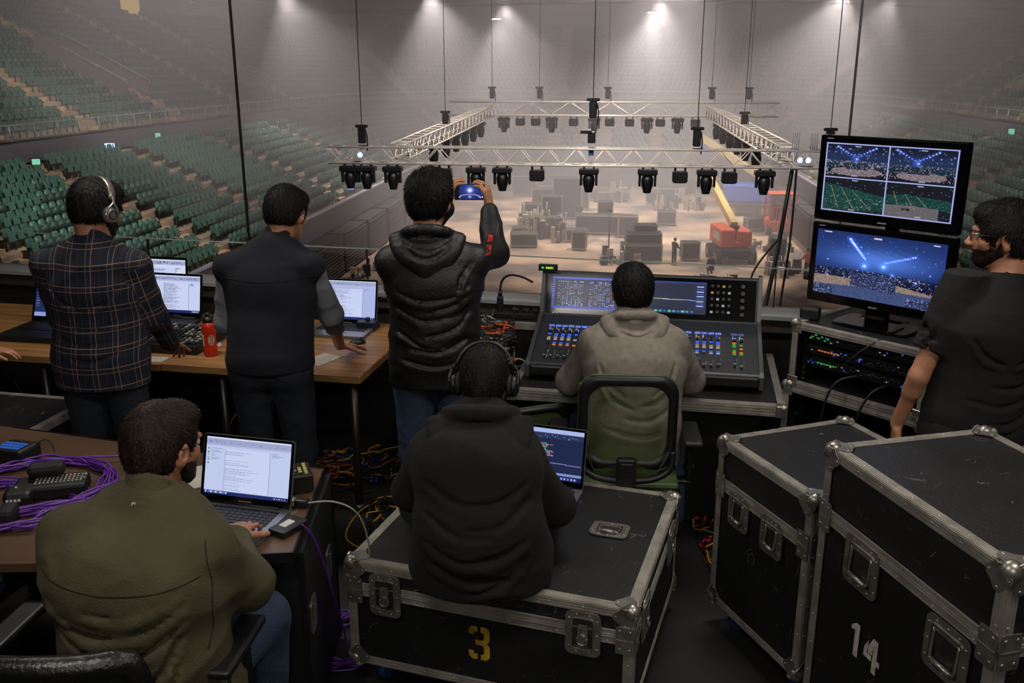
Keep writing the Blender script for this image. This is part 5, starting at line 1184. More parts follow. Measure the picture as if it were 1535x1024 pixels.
garment_legs(b6, J6, lt, fw, M_jean_b, 1.05); shoes(b6, J6, fw, M_shoe)

# 7 --- black T-shirt and glasses in front of the monitors
x0 = PX(1462, 560, 3.45)[0]; sx = x0
J = stand(0, 3.45, 1.80, sw=.205, x=x0)
J.update(head=(x0+.055, 3.50, 1.685), neck=(x0+.065, 3.455, 1.505), chest=(x0+.05, 3.44, 1.31), waist=(x0+.02, 3.44, 1.10), shL=(x0-.125, 3.46, 1.41), shR=(x0+.24, 3.42, 1.41), elL=(x0-.225, 3.44, 1.14), wrL=(x0-.245, 3.535, .905), elR=(x0+.31, 3.40, 1.14), wrR=(x0+.27, 3.50, .91))
b7, L7, M7, J7, lt, fw, _ = make_person(dict(J=J, yaw=6, head=(66, -4, 0), skin=SK_A, hair=H_DARK, bulk=1.08, hs=1.08, hairbulk=.004, hairamp=.004, hairlen=.024, hairlift=.35, fa=.035, label='man in a black T-shirt and glasses looking at the stacked monitors', beard=True,
    handL=dict(d=(.02, .12, -1), pn=(.8, -.3, 0), curl=(30, 45, 30), thumb=(20, 15)), handR=dict(d=(0, .1, -1), pn=(-1, 0, 0), curl=(25, 40, 25), thumb=(20, 15))))
garment_top(b7, J7, lt, fw, M_tee, 'black_t_shirt', 1.10, hem=.955, sleeve='short', arm=.078, wri=[([(.15, .02), (.10, -.05), (.02, -.08)], .011, .006), ([(-.15, .02), (-.10, -.05), (-.03, -.08)], .011, .006), ([(.15, -.14), (.04, -.18), (-.06, -.17)], .012, .006), ([(-.14, -.22), (-.02, -.25), (.08, -.23)], .012, .006), ([(.14, -.28), (.03, -.32), (-.06, -.31)], .012, .006)], fold=(9, .004, 3.5, 9, .5), sec=[('pelvis', .172, .125), ('waist', .17, .125), ('chest', .20, .135)])
garment_legs(b7, J7, lt, fw, M_blackpants, 1.08); shoes(b7, J7, fw, M_shoe)
gm = mat('spectacle_frame', '#0c0c10', .3); mb = MB()
for s_ in (-1, 1):
    rg = [L7(s_*.033+.024*math.cos(a), .104, .006+.018*math.sin(a)) for a in np.arange(16)*2*PI/16]; mb.tube(rg, .0018, 5, closed=True); mb.tube([L7(s_*.056, .102, .012), L7(s_*.082, .06, .012), L7(s_*.086, .0, .008), L7(s_*.086, -.015, -.006)], .002, 5)
mb.tube([L7(-.010, .106, .010), L7(0, .110, .013), L7(.010, .106, .010)], .0018, 5); mb.build('glasses', gm, b7)
# 8 --- only a hand at the left edge of the picture
F = Field(PX(-40, 500, 4.55)-.35, PX(10, 495, 4.6)+.3, .005); w = PX(-26, 487, 4.56); w[2] = .905; el8 = w+np.array((-.25, -.12, .10))
F.cone(el8, w, .04, .028, .01); hand(F, w, (1, .35, -.15), down, 1, (10, 25, 15), 7)
o8 = F.mesh('person', SK_A); tag(o8, 'hand of a person outside the picture resting on the black laptop', 'hand')
F = Field(el8-.2, w+.12, .007); F.cone(el8-np.array((.1, .05, -.05)), w-np.array((.06, .03, -.01)), .055, .044, .01); F.mesh('sleeve', M_bhood, o8)

# ------------------------------------------------------------------ headphones
def headphones(L, label, band, cup, silver=None, s=1.):
    t = thing('headphones', label, 'headphones', L(0, 0, .0).tolist()); o = np.array(t.location)
    q = lambda *a: L(*a)-o
    mb = MB(); pts = []
    for a in np.linspace(-78, 78, 21): pts.append(q(.102*s*math.sin(R(a)), -.018, .018+.112*s*math.cos(R(a))))
    P = np.array(pts); n = len(P); ax = (L(0, 1, 0)-L(0, 0, 0)); ax /= np.linalg.norm(ax); V = []; F = []
    for i in range(n):
        c = q(0, -.018, .018); rdir = (P[i]-c)/np.linalg.norm(P[i]-c)
        for (a, b) in ((-.017, -.005), (.017, -.005), (.019, 0), (.015, .006), (-.015, .006), (-.019, 0)): V.append(P[i]+ax*a+rdir*b)
    for i in range(n-1):
        for k in range(6): F.append((i*6+k, i*6+(k+1) % 6, i*6+6+(k+1) % 6, i*6+6+k))
    F += [tuple(range(6))[::-1], tuple((n-1)*6+k for k in range(6))]; mb.add(V, F, 0, True); mb.build('headband', band, t)
    ex = L(1, 0, 0)-L(0, 0, 0); ex /= np.linalg.norm(ex)
    for sx in (-1, 1):
        c = q(sx*.098, -.012, -.022); mb = MB(); up_ = (L(0, 0, 1)-L(0, 0, 0)); up_ /= np.linalg.norm(up_); Mx = Matrix((Vector(up_), Vector(ax)*-sx*-1, Vector(ex)*sx)).transposed()
        mb.lathe([(.030, -.022), (.040, -.018), (.042, -.006), (.036, -.002)], 26, c, Mx, 0); cu = mb.build('ear_cushion', M_rubber, t)
        mb = MB(); mb.lathe([(.037, -.003), (.040, .004), (.036, .015), (.024, .021), (.0005, .022)], 26, c, Mx, 0); mb.lathe([(.020, .0205), (.021, .0235), (.017, .0238), (.016, .021)], 20, c, Mx, 1, False); mb.build('ear_cup', [cup, M_blackp], t)
        mb = MB(); yk = [q(sx*.100, -.018, .052), q(sx*.113, -.018, .03), q(sx*.118, .004, .0), q(sx*.116, .012, -.020)]; mb.tube(yk, .0055, 6, res=4)
        yk = [q(sx*.100, -.018, .052), q(sx*.113, -.018, .03), q(sx*.118, -.040, .0), q(sx*.116, -.046, -.020)]; mb.tube(yk, .0055, 6, res=4); mb.build('yoke', band, t)
    return t
M_silv = mat('silver_plastic', '#8f8a85', .3, .6)
headphones(L1, 'silver over-ear headphones on the man in the plaid shirt', M_silv, M_silv)
headphones(L5, 'black over-ear headphones on the man in the black hoodie', M_blackp, M_blackp, s=.98)
# phone
t = thing('phone', 'black phone held sideways by the man in the black jacket, camera view on its screen', 'phone', ph.tolist(), rot=(R(84), 0, R(-4)))
MB().rbox((0, 0, -.003), (.150, .078, .008), .004).build('phone_body', M_blackp, t)
# ------------------------------------------------------------------ crew far below
def mini(label, u, v, top_c, leg_c, pose='stand', rz=0):
    o_ = A(u, v, FZ); up = Vector((0, 0, 1)); z = .0 if pose == 'stand' else -.42; lean = .12 if pose != 'stand' else 0
    J_ = lambda x, y, q: (x, y, q)
    F = Field((-.45, -.4, -.02), (.45, .5, 1.95), .022); c = 1.0
    F.ell((0, .04+lean, 1.64+z), (.09, .10, .115)); F.cone((0, .02+lean, 1.45+z), (0, .03+lean, 1.56+z), .06, .055)
    F.cone((-.17, lean, 1.40+z), (-.24, .12, 1.15+z), .055, .04); F.cone((.17, lean, 1.40+z), (.24, .12, 1.15+z), .055, .04); F.cone((-.24, .12, 1.15+z), (-.18, .35, 1.05+z), .042, .035); F.cone((.24, .12, 1.15+z), (.2, .35, 1.05+z), .042, .035); F.cone((-.18, .35, 1.05+z), (-.16, .43, 1.03+z), .04, .03); F.cone((.2, .35, 1.05+z), (.18, .43, 1.03+z), .04, .03)
    F.econe((0, 0, .95+z), (0, lean, 1.38+z), (.14, .10), (.15, .10), (1, 0, 0)); kz = .5 if pose == 'stand' else .48; ky = 0 if pose == 'stand' else .35
    for s_ in (-1, 1): F.cone((s_*.09, 0, .92+z), (s_*.11, ky, kz), .07, .05); F.cone((s_*.11, ky, kz), (s_*.12, ky*.4, .08), .05, .04)
    b = F.mesh('person', SK_A); b.location = o_; b.rotation_euler = (0, 0, AZ+R(rz)); tag(b, label, 'person')
    F = Field((-.45, -.4, .4), (.45, .5, 1.95), .022); F.econe((0, 0, .90+z), (0, lean, 1.36+z), (.165, .12), (.19, .125), (1, 0, 0)); F.cone((-.15, lean, 1.42+z), (.15, lean, 1.42+z), .07, .07)
    for s_ in (-1, 1): F.cone((s_*.18, lean, 1.40+z), (s_*.25, .12, 1.15+z), .07, .055); F.cone((s_*.25, .12, 1.15+z), (s_*.19, .32, 1.06+z), .055, .045)
    F.mesh('shirt', top_c, b); F = Field((-.3, -.3, 0), (.3, .6, 1.1), .022); F.econe((0, 0, .95+z), (0, 0, .88+z), (.155, .115), (.165, .12), (1, 0, 0))
    for s_ in (-1, 1): F.cone((s_*.09, 0, .88+z), (s_*.11, ky, kz), .095, .07); F.cone((s_*.11, ky, kz), (s_*.12, ky*.4, .09), .07, .055)
    F.mesh('trousers', leg_c, b); F = Field((-.2, -.2, 1.4+z), (.2, .3+lean, 1.9+z), .018); F.ell((0, .02+lean, 1.68+z), (.10, .11, .10)); F.cut((0, .07+lean, 1.66+z), (0, .8, -.6)); F.mesh('hair', mat('hair_far', '#1a120e', .7), b)

W_red = mat('work_shirt_red', '#5a3028', .85); W_blk = mat('work_shirt_black', '#18181c', .85); W_nav = mat('work_shirt_navy', '#1c2a3c', .85); W_leg = mat('work_trousers', '#15161a', .85)
mini('man in a dark red shirt standing by the cases on the hall floor', -3.95, 65.3, W_red, W_leg, 'stand', -60); mini('man in black standing beside a road case on the hall floor', 3.65, 58.3, W_blk, W_leg, 'stand', -50)
mini('crouching man in navy among low gear on the hall floor', 5.7, 55.2, W_nav, W_leg, 'crouch', 20); mini('worker in an orange vest at the right edge of the hall floor', 11.3, 55.6, mat('work_vest_orange', '#b04a2c', .85), W_leg, 'stand', 30); mini('far worker in grey near the tall left tower', -3.0, 73.5, W_blk, W_leg, 'stand', 10)
# ================================================================== the booth
M_bfloor = mat('booth_floor_vinyl', '#1b1a1a', .55, var=.25, vscale=2.5, rvar=.15, bump=.1, bscale=60)
M_bwall = mat('booth_wall_black', '#0c0c0d', .8, var=.2, vscale=3)
M_sill = mat('sill_metal', '#b0b1b4', .35, .4, var=.1, vscale=6); M_sillw = mat('sill_board', '#3a332c', .6, var=.2, vscale=4)
M_wood = mat('maple_worktop', '#a87c4c', .45, col2='#7e5833', vscale=5, stretch=(.35, 4.5, 1), rvar=.1, bump=.05, bscale=30); M_woode = mat('worktop_edge', '#8f6a40', .55, var=.25, vscale=12, stretch=(.4, 3, 6))
M_brown = mat('brown_laminate', '#54402f', .35, var=.22, vscale=4, rvar=.12, scratch=.3)
M_tubest = mat('table_leg_steel', '#4b4844', .4, .8); M_silver = mat('laptop_aluminium', '#8d8e92', .35, .8); M_key = mat('key_black', '#0d0d0f', .5); M_glossb = mat('gloss_black_bezel', '#060607', .12)
M_paper = mat('paper', '#b5b0a6', .8, var=.06, vscale=20); M_cable = mat('cable_black', '#0b0b0b', .55); M_purple = mat('cable_purple', '#5a2a8c', .4, var=.15, vscale=30); M_ylw = mat('cable_yellow', '#b4862a', .5); M_orng = mat('cable_orange', '#c0501c', .5); M_grycab = mat('cable_grey', '#8a8a86', .5); M_red = mat('bottle_red', '#c02c18', .28, rvar=.06)
SG = -.245
def sill_y(x): return 5.48+SG*x
E1 = Vector((1, SG, 0)).normalized(); E2 = Vector((-E1.y, E1.x, 0)); YAWB = math.atan2(E1.y, E1.x)
def wallbox(mb, x0, x1, off0, off1, z0, z1, mi=0):
    "slab following the glass line between offsets off0..off1 from it"
    p = [Vector((x, sill_y(x), 0)) for x in (x0, x1)]; V = []
    for z in (z0, z1):
        for q, o in ((p[0], off0), (p[1], off0), (p[1], off1), (p[0], off1)): v = q+E2*o; V.append((v.x, v.y, z))
    return mb.add(V, [(0, 3, 2, 1), (4, 5, 6, 7), (0, 1, 5, 4), (1, 2, 6, 5), (2, 3, 7, 6), (3, 0, 4, 7)], mi)
GX0, GX1 = -4.6, 3.9
mb = MB(); mb.add([(-5, -3, 0), (4.4, -3, 0), (4.4, sill_y(4.4), 0), (-5, sill_y(-5), 0), (-5, -3, -.3), (4.4, -3, -.3), (4.4, sill_y(4.4), -.3), (-5, sill_y(-5), -.3)],
       [(0, 1, 2, 3), (7, 6, 5, 4), (0, 4, 5, 1), (1, 5, 6, 2), (2, 6, 7, 3), (3, 7, 4, 0)]); struct('floor', mb, M_bfloor)
struct('ceiling', MB().box((-.3, 1.4, 3.55), (9.6, 9.4, .1)), M_bwall)
struct('wall_back', MB().box((-.3, -3.05, 1.75), (9.6, .1, 3.5)), M_bwall)
struct('wall_left', MB().box((-4.95, 1.7, 1.75), (.1, 9.6, 3.5)), M_bwall); struct('wall_right', MB().box((4.35, .6, 1.75), (.1, 7.2, 3.5)), M_bwall)
struct('wall_front', wallbox(MB(), GX0, GX1, -.02, .1, 0, .93), M_bwall)
struct('trim_1', wallbox(MB(), GX0, GX1, -.07, .12, .93, .952), M_sill)
mb = MB(); wallbox(mb, GX0, GX1, -.045, -.012, .85, .93); struct('trim_2', mb, M_sillw)
struct('trim_3', wallbox(MB(), GX0, GX1, -.02, .035, .952, .985), M_sill)
M_pane = glassmat('booth_glass', (.985, .993, .99), .06) if 'glassmat' in globals() else M_sill
M_joint = mat('glass_joint', '#161a19', .4); M_edge = mat('glass_edge', '#8fa39b', .2)
def gl_x(px):   # where a pixel column meets the glass line at mid height
    u = (px-767.5)/1387; c = .96*1.0; x = u*5.5
    for _ in range(6): x = u*(sill_y(x)*math.cos(_PT)+.9*math.sin(_PT))
    return x
cols = [GX0, gl_x(215), gl_x(547), gl_x(724), gl_x(1168), GX1]; ZT = 1.215
for i in range(5):
    mb = MB(); wallbox(mb, cols[i]+.004, cols[i+1]-.004, .0, .008, .985, ZT-.004); struct('window_%d' % (i+1), mb, M_pane)
    if i: struct('trim_%d' % (3+i), wallbox(MB(), cols[i]-.004, cols[i]+.004, -.001, .011, .985, ZT), M_joint)
struct('trim_8', wallbox(MB(), GX0, GX1, -.001, .010, ZT-.004, ZT+.002), M_edge)
up = [GX0, gl_x(366), 1.80, GX1]
for i in range(3):
    mb = MB(); wallbox(mb, up[i]+.006, up[i+1]-.006, .03, .038, ZT+.004, 3.5); struct('window_%d' % (6+i), mb, M_pane)
    if i: struct('trim_%d' % (9+i), wallbox(MB(), up[i]-.006, up[i]+.006, .028, .042, ZT, 3.5), M_joint)
for (x, y, z), lb in zip(BOOTH_LAMPS, ('over the man in the olive jacket', 'over the case stencilled 14', 'over the left worktable', 'over the mixing console', 'added at the back of the booth as unseen fill')):
    t = thing('ceiling_or_fill_light', 'long flat ceiling light panel '+lb, 'ceiling light', (x, y, z)); MB().box((0, 0, .06), (1.2, .36, .1)).build('housing', M_bwall, t); MB().box((0, 0, .005), (1.12, .3, .008)).build('diffuser', mat('diffuser', '#c9c4ba', .6), t)

# ------------------------------------------------------------------ painted displays (each a grid of glowing cells)
def attr_emis(name, s):
    m = bpy.data.materials.new(name); m.use_nodes = True; N = m.node_tree.nodes; L = m.node_tree.links; b = N['Principled BSDF']; b.inputs['Base Color'].default_value = (.01, .01, .012, 1); b.inputs['Roughness'].default_value = .25
    a = N.new('ShaderNodeAttribute'); a.attribute_name = 'glow'; L.new(a.outputs['Color'], b.inputs['Emission Color']); b.inputs['Emission Strength'].default_value = s; return m
M_disp = attr_emis('display', 1.0)
def display(name, parent, w, h, img, M4=None, m=None):
    "img rows run top to bottom, linear rgb; the screen lies in local xz facing -y"
    ny, nx, _ = img.shape; xs = np.linspace(-w/2, w/2, nx+1); zs = np.linspace(h/2, -h/2, ny+1); X, Z = np.meshgrid(xs, zs); V = np.stack([X.ravel(), np.zeros(X.size), Z.ravel()], 1)
    i, j = np.meshgrid(np.arange(ny), np.arange(nx), indexing='ij'); a = (i*(nx+1)+j).ravel(); F = np.stack([a, a+nx+1, a+nx+2, a+1], 1)
    me = bpy.data.meshes.new(name); me.vertices.add(len(V)); me.vertices.foreach_set('co', V.astype(np.float32).ravel()); me.loops.add(len(F)*4); me.loops.foreach_set('vertex_index', F.astype(np.int32).ravel())
    me.polygons.add(len(F)); me.polygons.foreach_set('loop_start', np.arange(len(F), dtype=np.int32)*4); me.materials.append(m or M_disp); me.update(calc_edges=True)
    at = me.color_attributes.new('glow', 'FLOAT_COLOR', 'CORNER'); c = np.ones((len(F), 4, 4), np.float32); c[:, :, :3] = img.reshape(-1, 1, 3); at.data.foreach_set('color', c.ravel())
    o = bpy.data.objects.new(name, me); C.objects.link(o); o.parent = parent
    if M4 is not None: o.matrix_local = M4
    return o
def cimg(nx, ny, col): return np.ones((ny, nx, 3))*np.array(srgb(col))
def rect(im, x0, y0, x1, y1, col, a=1.):
    ny, nx, _ = im.shape; s = (slice(max(0, int(y0*ny)), max(int(y1*ny), int(y0*ny)+1)), slice(max(0, int(x0*nx)), max(int(x1*nx), int(x0*nx)+1))); im[s] = im[s]*(1-a)+np.array(srgb(col))*a
def blob(im, x, y, r, col, s=1., asp=1.):
    ny, nx, _ = im.shape; Y, X = np.mgrid[0:ny, 0:nx]; d = ((X/nx-x)*nx/ny)**2+((Y/ny-y)*asp)**2; im += (np.exp(-d/r**2)*s)[..., None]*np.array(srgb(col))
def line(im, x0, y0, x1, y1, col, a=1., w=.004):
    n = int(max(abs(x1-x0)*im.shape[1], abs(y1-y0)*im.shape[0])*1.5)+2
    for t in np.linspace(0, 1, n): rect(im, x0+(x1-x0)*t-w/2, y0+(y1-y0)*t-w/2, x0+(x1-x0)*t+w/2, y0+(y1-y0)*t+w/2, col, a)
def noiseimg(ny, nx, seed, f): 
    Y, X = np.mgrid[0:ny, 0:nx].astype(float); return vnoise(X/nx*f+seed, Y/ny*f*ny/nx, np.full_like(X, seed*1.7))
def im_arena(nx, ny, kind, seed):
    rs = np.random.RandomState(seed); im = cimg(nx, ny, '#060b1c'); Y, X = np.mgrid[0:ny, 0:nx]; u, v = X/nx, Y/ny
    if kind in 'ab':      # show floor with blue beams
        im += (np.exp(-((v-.38)/.22)**2)*.07)[..., None]*np.array((.15, .3, 1.)); cx = .48 if kind == 'a' else .42
        for _ in range(42):
            a = rs.rand(); blob(im, cx+(rs.rand()-.5)*1.1, .05+.33*a, .008+.008*rs.rand(), '#8fb0ff', .8)
        for k in range(7): 
            for sg in (-1, 1): blob(im, cx+sg*(.04+.045*k), .34-.045*k, .010+.002*k, '#9dbcff', 1.4); blob(im, cx+sg*(.04+.045*k), .34-.045*k, .05, '#2a50ff', .14)
        blob(im, cx, .42, .09, '#3f6cff', .5); blob(im, cx+.02, .42, .025, '#cfe0ff', 1.0)
        n = noiseimg(ny, nx, seed, 60); im += ((v > .48)*(n > .62))[..., None]*np.array((.12, .10, .11))+((v > .48)*(n > .76))[..., None]*np.array((.22, .15, .14)); im += ((v > .46)*(v < .75))[..., None]*np.array((.0, .012, .012))
        fl = ((u-.5)/(.42 if kind == 'a' else .38))**2+((v-.80)/(.13))**2 < 1; im[fl] = im[fl]*.15+np.array((.20, .16, .18))*(.55+.9*n[fl])[:, None]; 
        st = (np.abs(u-cx-.03) < .17)*(v > .52)*(v < .74)*(np.abs(u-cx-.03) < (v-.40)); im[st] = np.array((.012, .018, .03)); n2 = noiseimg(ny, nx, seed+3, 90); im[st*(n2 > .7)] = (.2, .25, .4)
        im[v > .93] = (.004, .006, .012)
    else:                 # rows of green seats
        im[...] = np.array((.004, .006, .010)); n = noiseimg(ny, nx, seed, 70)
        top = .16+.30*u if kind == 'c' else .30+.18*np.abs(u-.35)
        bot = .86+.05*u if kind == 'c' else .55+.35*np.maximum(u-.5, 0)
        se = (v > top)*(v < bot+.12*(1-u)); ph = (v*1.0-(.25 if kind == 'c' else .12)*u)*26; im[se] = np.array((.006, .055, .045)); im[se*(np.mod(ph, 1) < .4)] = (.003, .018, .018); im[se*(n > .72)] = (.02, .12, .10)
        for x0, x1 in ((.12, .26), (.30, .52), (.48, .80)): line(im, x0, .22+x0*.3, x1, .9, '#a08868', .55, .008)
        if kind == 'd': fl = (v > .62+.1*np.abs(u-.4))*(u < .82); im[fl] = (.12, .11, .12); rect(im, .27, .74, .40, .80, '#15171c')
        for _ in range(16): blob(im, rs.rand(), .04+.26*rs.rand(), .009, '#7f9cff', .9)
        im[(n > .8)*(v > .55)] += (.1, .09, .08)
    return np.clip(im, 0, 1.6)
# ------------------------------------------------------------------ laptops
def laptop(name, label, loc, rz, w, d, tilt, body, img, keys=True, hs=1., thick=.016):
    t = thing(name, label, 'laptop', loc, rz); b = MB(); b.rpanel((0, 0, thick/2), w, d, thick, .012); b.build('base', body, t)
    z = thick
    k = MB(); kw = w*.84; rows = 6
    for r in range(rows):
        n = 14
        for c in range(n):
            if r == 5 and 3 < c < 9:
                if c == 4: k.box((-kw/2+kw*(6.5)/n, d*.40-d*.47*(r+.5)/rows, z+.0015), (kw/n*4.8, d*.47/rows*.82, .003))
                continue
            k.box((-kw/2+kw*(c+.5)/n, d*.40-d*.47*(r+.5)/rows, z+.0015), (kw/n*.84, d*.47/rows*(.80 if r else .5), .003))
    o = k.build('keyboard', M_key, t); o['kind'] = 'stuff'
    MB().rpanel((0, -d*.27, z+.0004), w*.30, d*.33, .001, .006).build('trackpad', mat('trackpad', '#77787c', .3, .7) if body is M_silver else M_key, t)
    sh = d*.98*hs; a = R(tilt); hin = Vector((0, d/2-.006, z)); Mh = Matrix.Translation(hin)@Matrix.Rotation(-a, 4, 'X')
    l = MB(); l.rpanel((0, 0, 0), w, sh, .006, .012, (R(90), 0, 0)); ld = l.build('screen_lid', [body], t); ld.matrix_local = Mh@Matrix.Translation((0, .004, sh/2))
    bz = MB(); bz.rpanel((0, 0, 0), w-.006, sh-.006, .001, .010, (R(90), 0, 0)); o = bz.build('bezel', M_glossb, ld); o.location = (0, -.0036, 0)
    display('display', ld, w*.925, sh*.84, img, Matrix.Translation((0, -.0046, .008)))
    MB().box((0, 0, 0), (.05, .0004, .003)).build('wordmark', mat('wordmark_grey', '#77787a', .5), ld, (0, -.0044, -sh/2+.012))
    MB().cyl((-w*.38, 0, 0), (w*.38, 0, 0), .006, 10).build('hinge', M_blackp, t, (0, d/2-.006, z+.001))
    return t
def im_doc(nx=120, ny=78, side=True, base='#c3cdf0', seed=1):
    rs = np.random.RandomState(seed); im = cimg(nx, ny, base); rect(im, 0, 0, 1, .03, '#d8def8'); rect(im, 0, .03, 1, .13, '#9fa9cf'); rect(im, 0, .13, 1, .16, '#b4bde0')
    for k in range(34): rect(im, .03+.9*rs.rand(), .06+.04*rs.rand(), 0, 0, '#39425f', .8)
    if side:
        for k in range(9): rect(im, .02, .20+.032*k, .045, .222+.032*k, ['#2f8f6a', '#c9b43a', '#2f6f9a'][k % 3], .8)
        for k in range(7): rect(im, .06, .20+.032*k, .10+.10*rs.rand(), .206+.032*k, '#5a648a', .5)
    rect(im, .23, .2, .76, .93, '#ccd5f5'); 
    for k in range(36):
        y = .215+.0195*k; x = .24
        if rs.rand() < .2: continue
        while x < .36+.38*rs.rand(): q = .01+.03*rs.rand(); rect(im, x, y, min(x+q, .75), y+.006, '#6a749a', .42); x += q+.008
    rect(im, .23, .2, .232, .93, '#808ab0', .6); rect(im, .76, .2, .762, .93, '#808ab0', .6)
    for k in range(4): rect(im, .79, .2+.02*k, .80+.12*rs.rand(), .206+.02*k, '#6a749a', .5)
    rect(im, 0, .945, 1, 1, '#1c2a66'); 
    for k in range(9): rect(im, .02+.03*k, .958, .04+.03*k, .985, ['#dfe6ff', '#6f8ce0'][k % 2])
    for k in range(5): rect(im, .84+.03*k, .962, .85+.03*k, .98, '#dfe6ff')
    return im*.95
def im_code(nx=120, ny=84):
    rs = np.random.RandomState(4); im = cimg(nx, ny, '#1b2747'); rect(im, 0, 0, 1, .085, '#a9b6e6'); rect(im, 0, .085, 1, .2, '#263357'); rect(im, 0, .2, .19, .9, '#222d4e'); rect(im, .19, .2, .192, .9, '#4a5788')
    for k in range(26): rect(im, .04+.9*rs.rand(), .12+.06*rs.rand(), 0, 0, ['#c05a6a', '#8fa0dd', '#d0d8ff'][rs.randint(3)], .8)
    for k in range(12): rect(im, .015, .22+.028*k, .05+.1*rs.rand(), .232+.028*k, ['#c06a70', '#7fa8c0', '#9aa6d8'][rs.randint(3)], .6)
    for blk, n in ((.21, 8), (.40, 11)):
        for k in range(n):
            x = blk+.01*rs.randint(3)
            for q in range(rs.randint(3, 6)):
                w_ = .015+.04*rs.rand(); rect(im, x, .29+.024*k, min(x+w_, blk+.17+(.16 if blk > .3 else 0)), .302+.024*k, ['#d8a060', '#70b890', '#c07098', '#b0c0f0', '#7fa060'][rs.randint(5)], .85); x += w_+.008
    line(im, .3, .66, .98, .69, '#9a8fe0', .8, .006); rect(im, 0, .86, 1, .91, '#8d9ad6', .8); rect(im, 0, .93, 1, 1, '#101b4c'); rect(im, .4, .94, .95, .99, '#27347a')
    for k in range(8): rect(im, .60+.045*k, .95, .615+.045*k, .98, '#b9c6ff')
    return im*1.0
def im_plot(nx=100, ny=64):
    rs = np.random.RandomState(6); im = cimg(nx, ny, '#1c2a55'); rect(im, 0, 0, 1, .06, '#31437e'); rect(im, 0, .92, 1, 1, '#8e9ad8')
    for k in range(12): rect(im, .02, .1+.06*k, .07, .12+.06*k, '#5a6cb0', .7)
    P = [(.35, .2), (.45, .3), (.55, .25), (.62, .42), (.55, .6), (.45, .68), (.3, .72), (.32, .82)]
    for a, b in zip(P[:-1], P[1:]): line(im, *a, *b, '#7fa4ff', .9, .02)
    for k in range(22): blob(im, .25+.35*rs.rand(), .6+.25*rs.rand(), .015, ['#e06a50', '#d8d0ff'][k % 2], .8)
    for k in range(12): blob(im, .3+.3*rs.rand(), .15+.3*rs.rand(), .015, '#cfd8ff', .8)
    line(im, .4, .72, .95, .72, '#c08070', .7, .012); rect(im, .7, .14, .95, .2, '#8fa0e0', .6); return im
laptop('laptop', 'silver laptop with a pale document on screen, on the brown desk', (-.985, 2.895, .782), R(-14), .36, .245, 17, M_silver, im_doc(), hs=1.02)
laptop('laptop', 'silver laptop with dark code on screen, on the flight case', (.095, 3.55, .554), R(-19), .36, .245, 13, M_silver, im_code(), hs=1.08)
laptop('laptop', 'silver laptop with a pale document window, right of the man in the navy vest', (-1.01, 5.25, .802), R(-11), .36, .25, 14, M_silver, im_doc(90, 60, False, '#aeb9e6', 3), hs=1.12)
laptop('laptop', 'black laptop with a blue drawing on screen, at the far left table', (-2.72, 5.21, .802), R(-10), .44, .33, 20, M_blackp, im_plot(), hs=.95, thick=.028)
laptop('laptop', 'laptop with a bright white page, just right of the man in the plaid shirt', (-2.10, 5.42, .802), R(-12), .34, .24, 12, M_blackp, im_doc(60, 40, False, '#c9d3f4', 5), hs=1.15)
laptop('laptop', 'smallest laptop with a white screen, standing behind the white-page laptop', (-2.28, 5.74, .802), R(-12), .33, .22, 8, M_blackp, im_doc(50, 36, False, '#d5dcf2', 8), hs=1.45)

# ------------------------------------------------------------------ wooden tables
def table(label, x0, x1, yf0, dep, z, legs):
    t = thing('worktable', label, 'table', (x0, 4.655+(x0+1.86)*-.2, 0), math.atan(-.2)); L = (x1-x0)/math.cos(math.atan(.2))
    mb = MB(); mb.rbox((L/2, dep/2, z-.021), (L, dep, .042), .004, mi=0, seg=1); mb.box((L/2, -.0006, z-.021), (L-.01, .0015, .036), None, 1); mb.build('tabletop', [M_wood, M_woode], t)
    for lx, ly in legs:
        mb = MB(); mb.cyl((lx, ly, 0), (lx, ly, z-.042), .021, 14); mb.cyl((lx, ly, 0), (lx, ly, .05), .034, 16); mb.cyl((lx, ly, z-.052), (lx, ly, z-.042), .05, 14); mb.build('leg', M_tubest, t)
    mb = MB(); mb.box((L/2, .12, z-.06), (L-.2, .03, .035)); mb.box((L/2, dep-.12, z-.06), (L-.2, .03, .035)); mb.build('rail', M_tubest, t); return t
table('wooden worktable with a red bottle, the man in the vest leaning on it', -1.86, -.77, 0, 1.0, .8, [(.30, .09), (1.04, .09), (.07, .93), (1.04, .93)])
table('wooden worktable at the far left under the black laptop', -3.75, -1.865, 0, 1.0, .796, [(.1, .09), (1.15, .09), (1.75, .93), (.1, .93)])
# red bottle
t = thing('drink_bottle', 'red sports bottle with a black cap on the wooden table', 'bottle', (-1.635, 4.80, .8))
mb = MB(); mb.lathe([(.033, 0), (.0365, .004), (.0365, .05), (.0335, .085), (.0335, .10), (.0375, .135), (.0375, .165), (.034, .183), (.026, .190)], 32); mb.build('bottle_body', M_red, t)
mb = MB(); mb.lathe([(.030, .185), (.030, .205), (.024, .214), (.013, .218), (.012, .226), (.015, .228), (.015, .236), (.008, .240)], 28); mb.build('cap', M_blackp, t)
M_em = mat('bottle_print', '#e8b8a0', .5); M_em2 = mat('bottle_print_dark', '#40100a', .5)
def wrap(r, a0, pts2, mi, mb):
    V = [(r*math.sin(a0+x/r), -r*math.cos(a0+x/r), z) for x, z in pts2]; mb.add(V, [tuple(range(len(V)))], mi)
mb = MB()
for (a0, cx) in ((R(32), 0),):
    for rr_, m_ in ((.022, 0), (.019, 1), (.017, 0)):
        pts2 = [(rr_*math.cos(a)*.8, .095+rr_*1.35*math.sin(a)) for a in np.arange(20)*2*PI/20]; wrap(.0382+.0004*(.022-rr_)*100, a0, pts2, m_, mb)
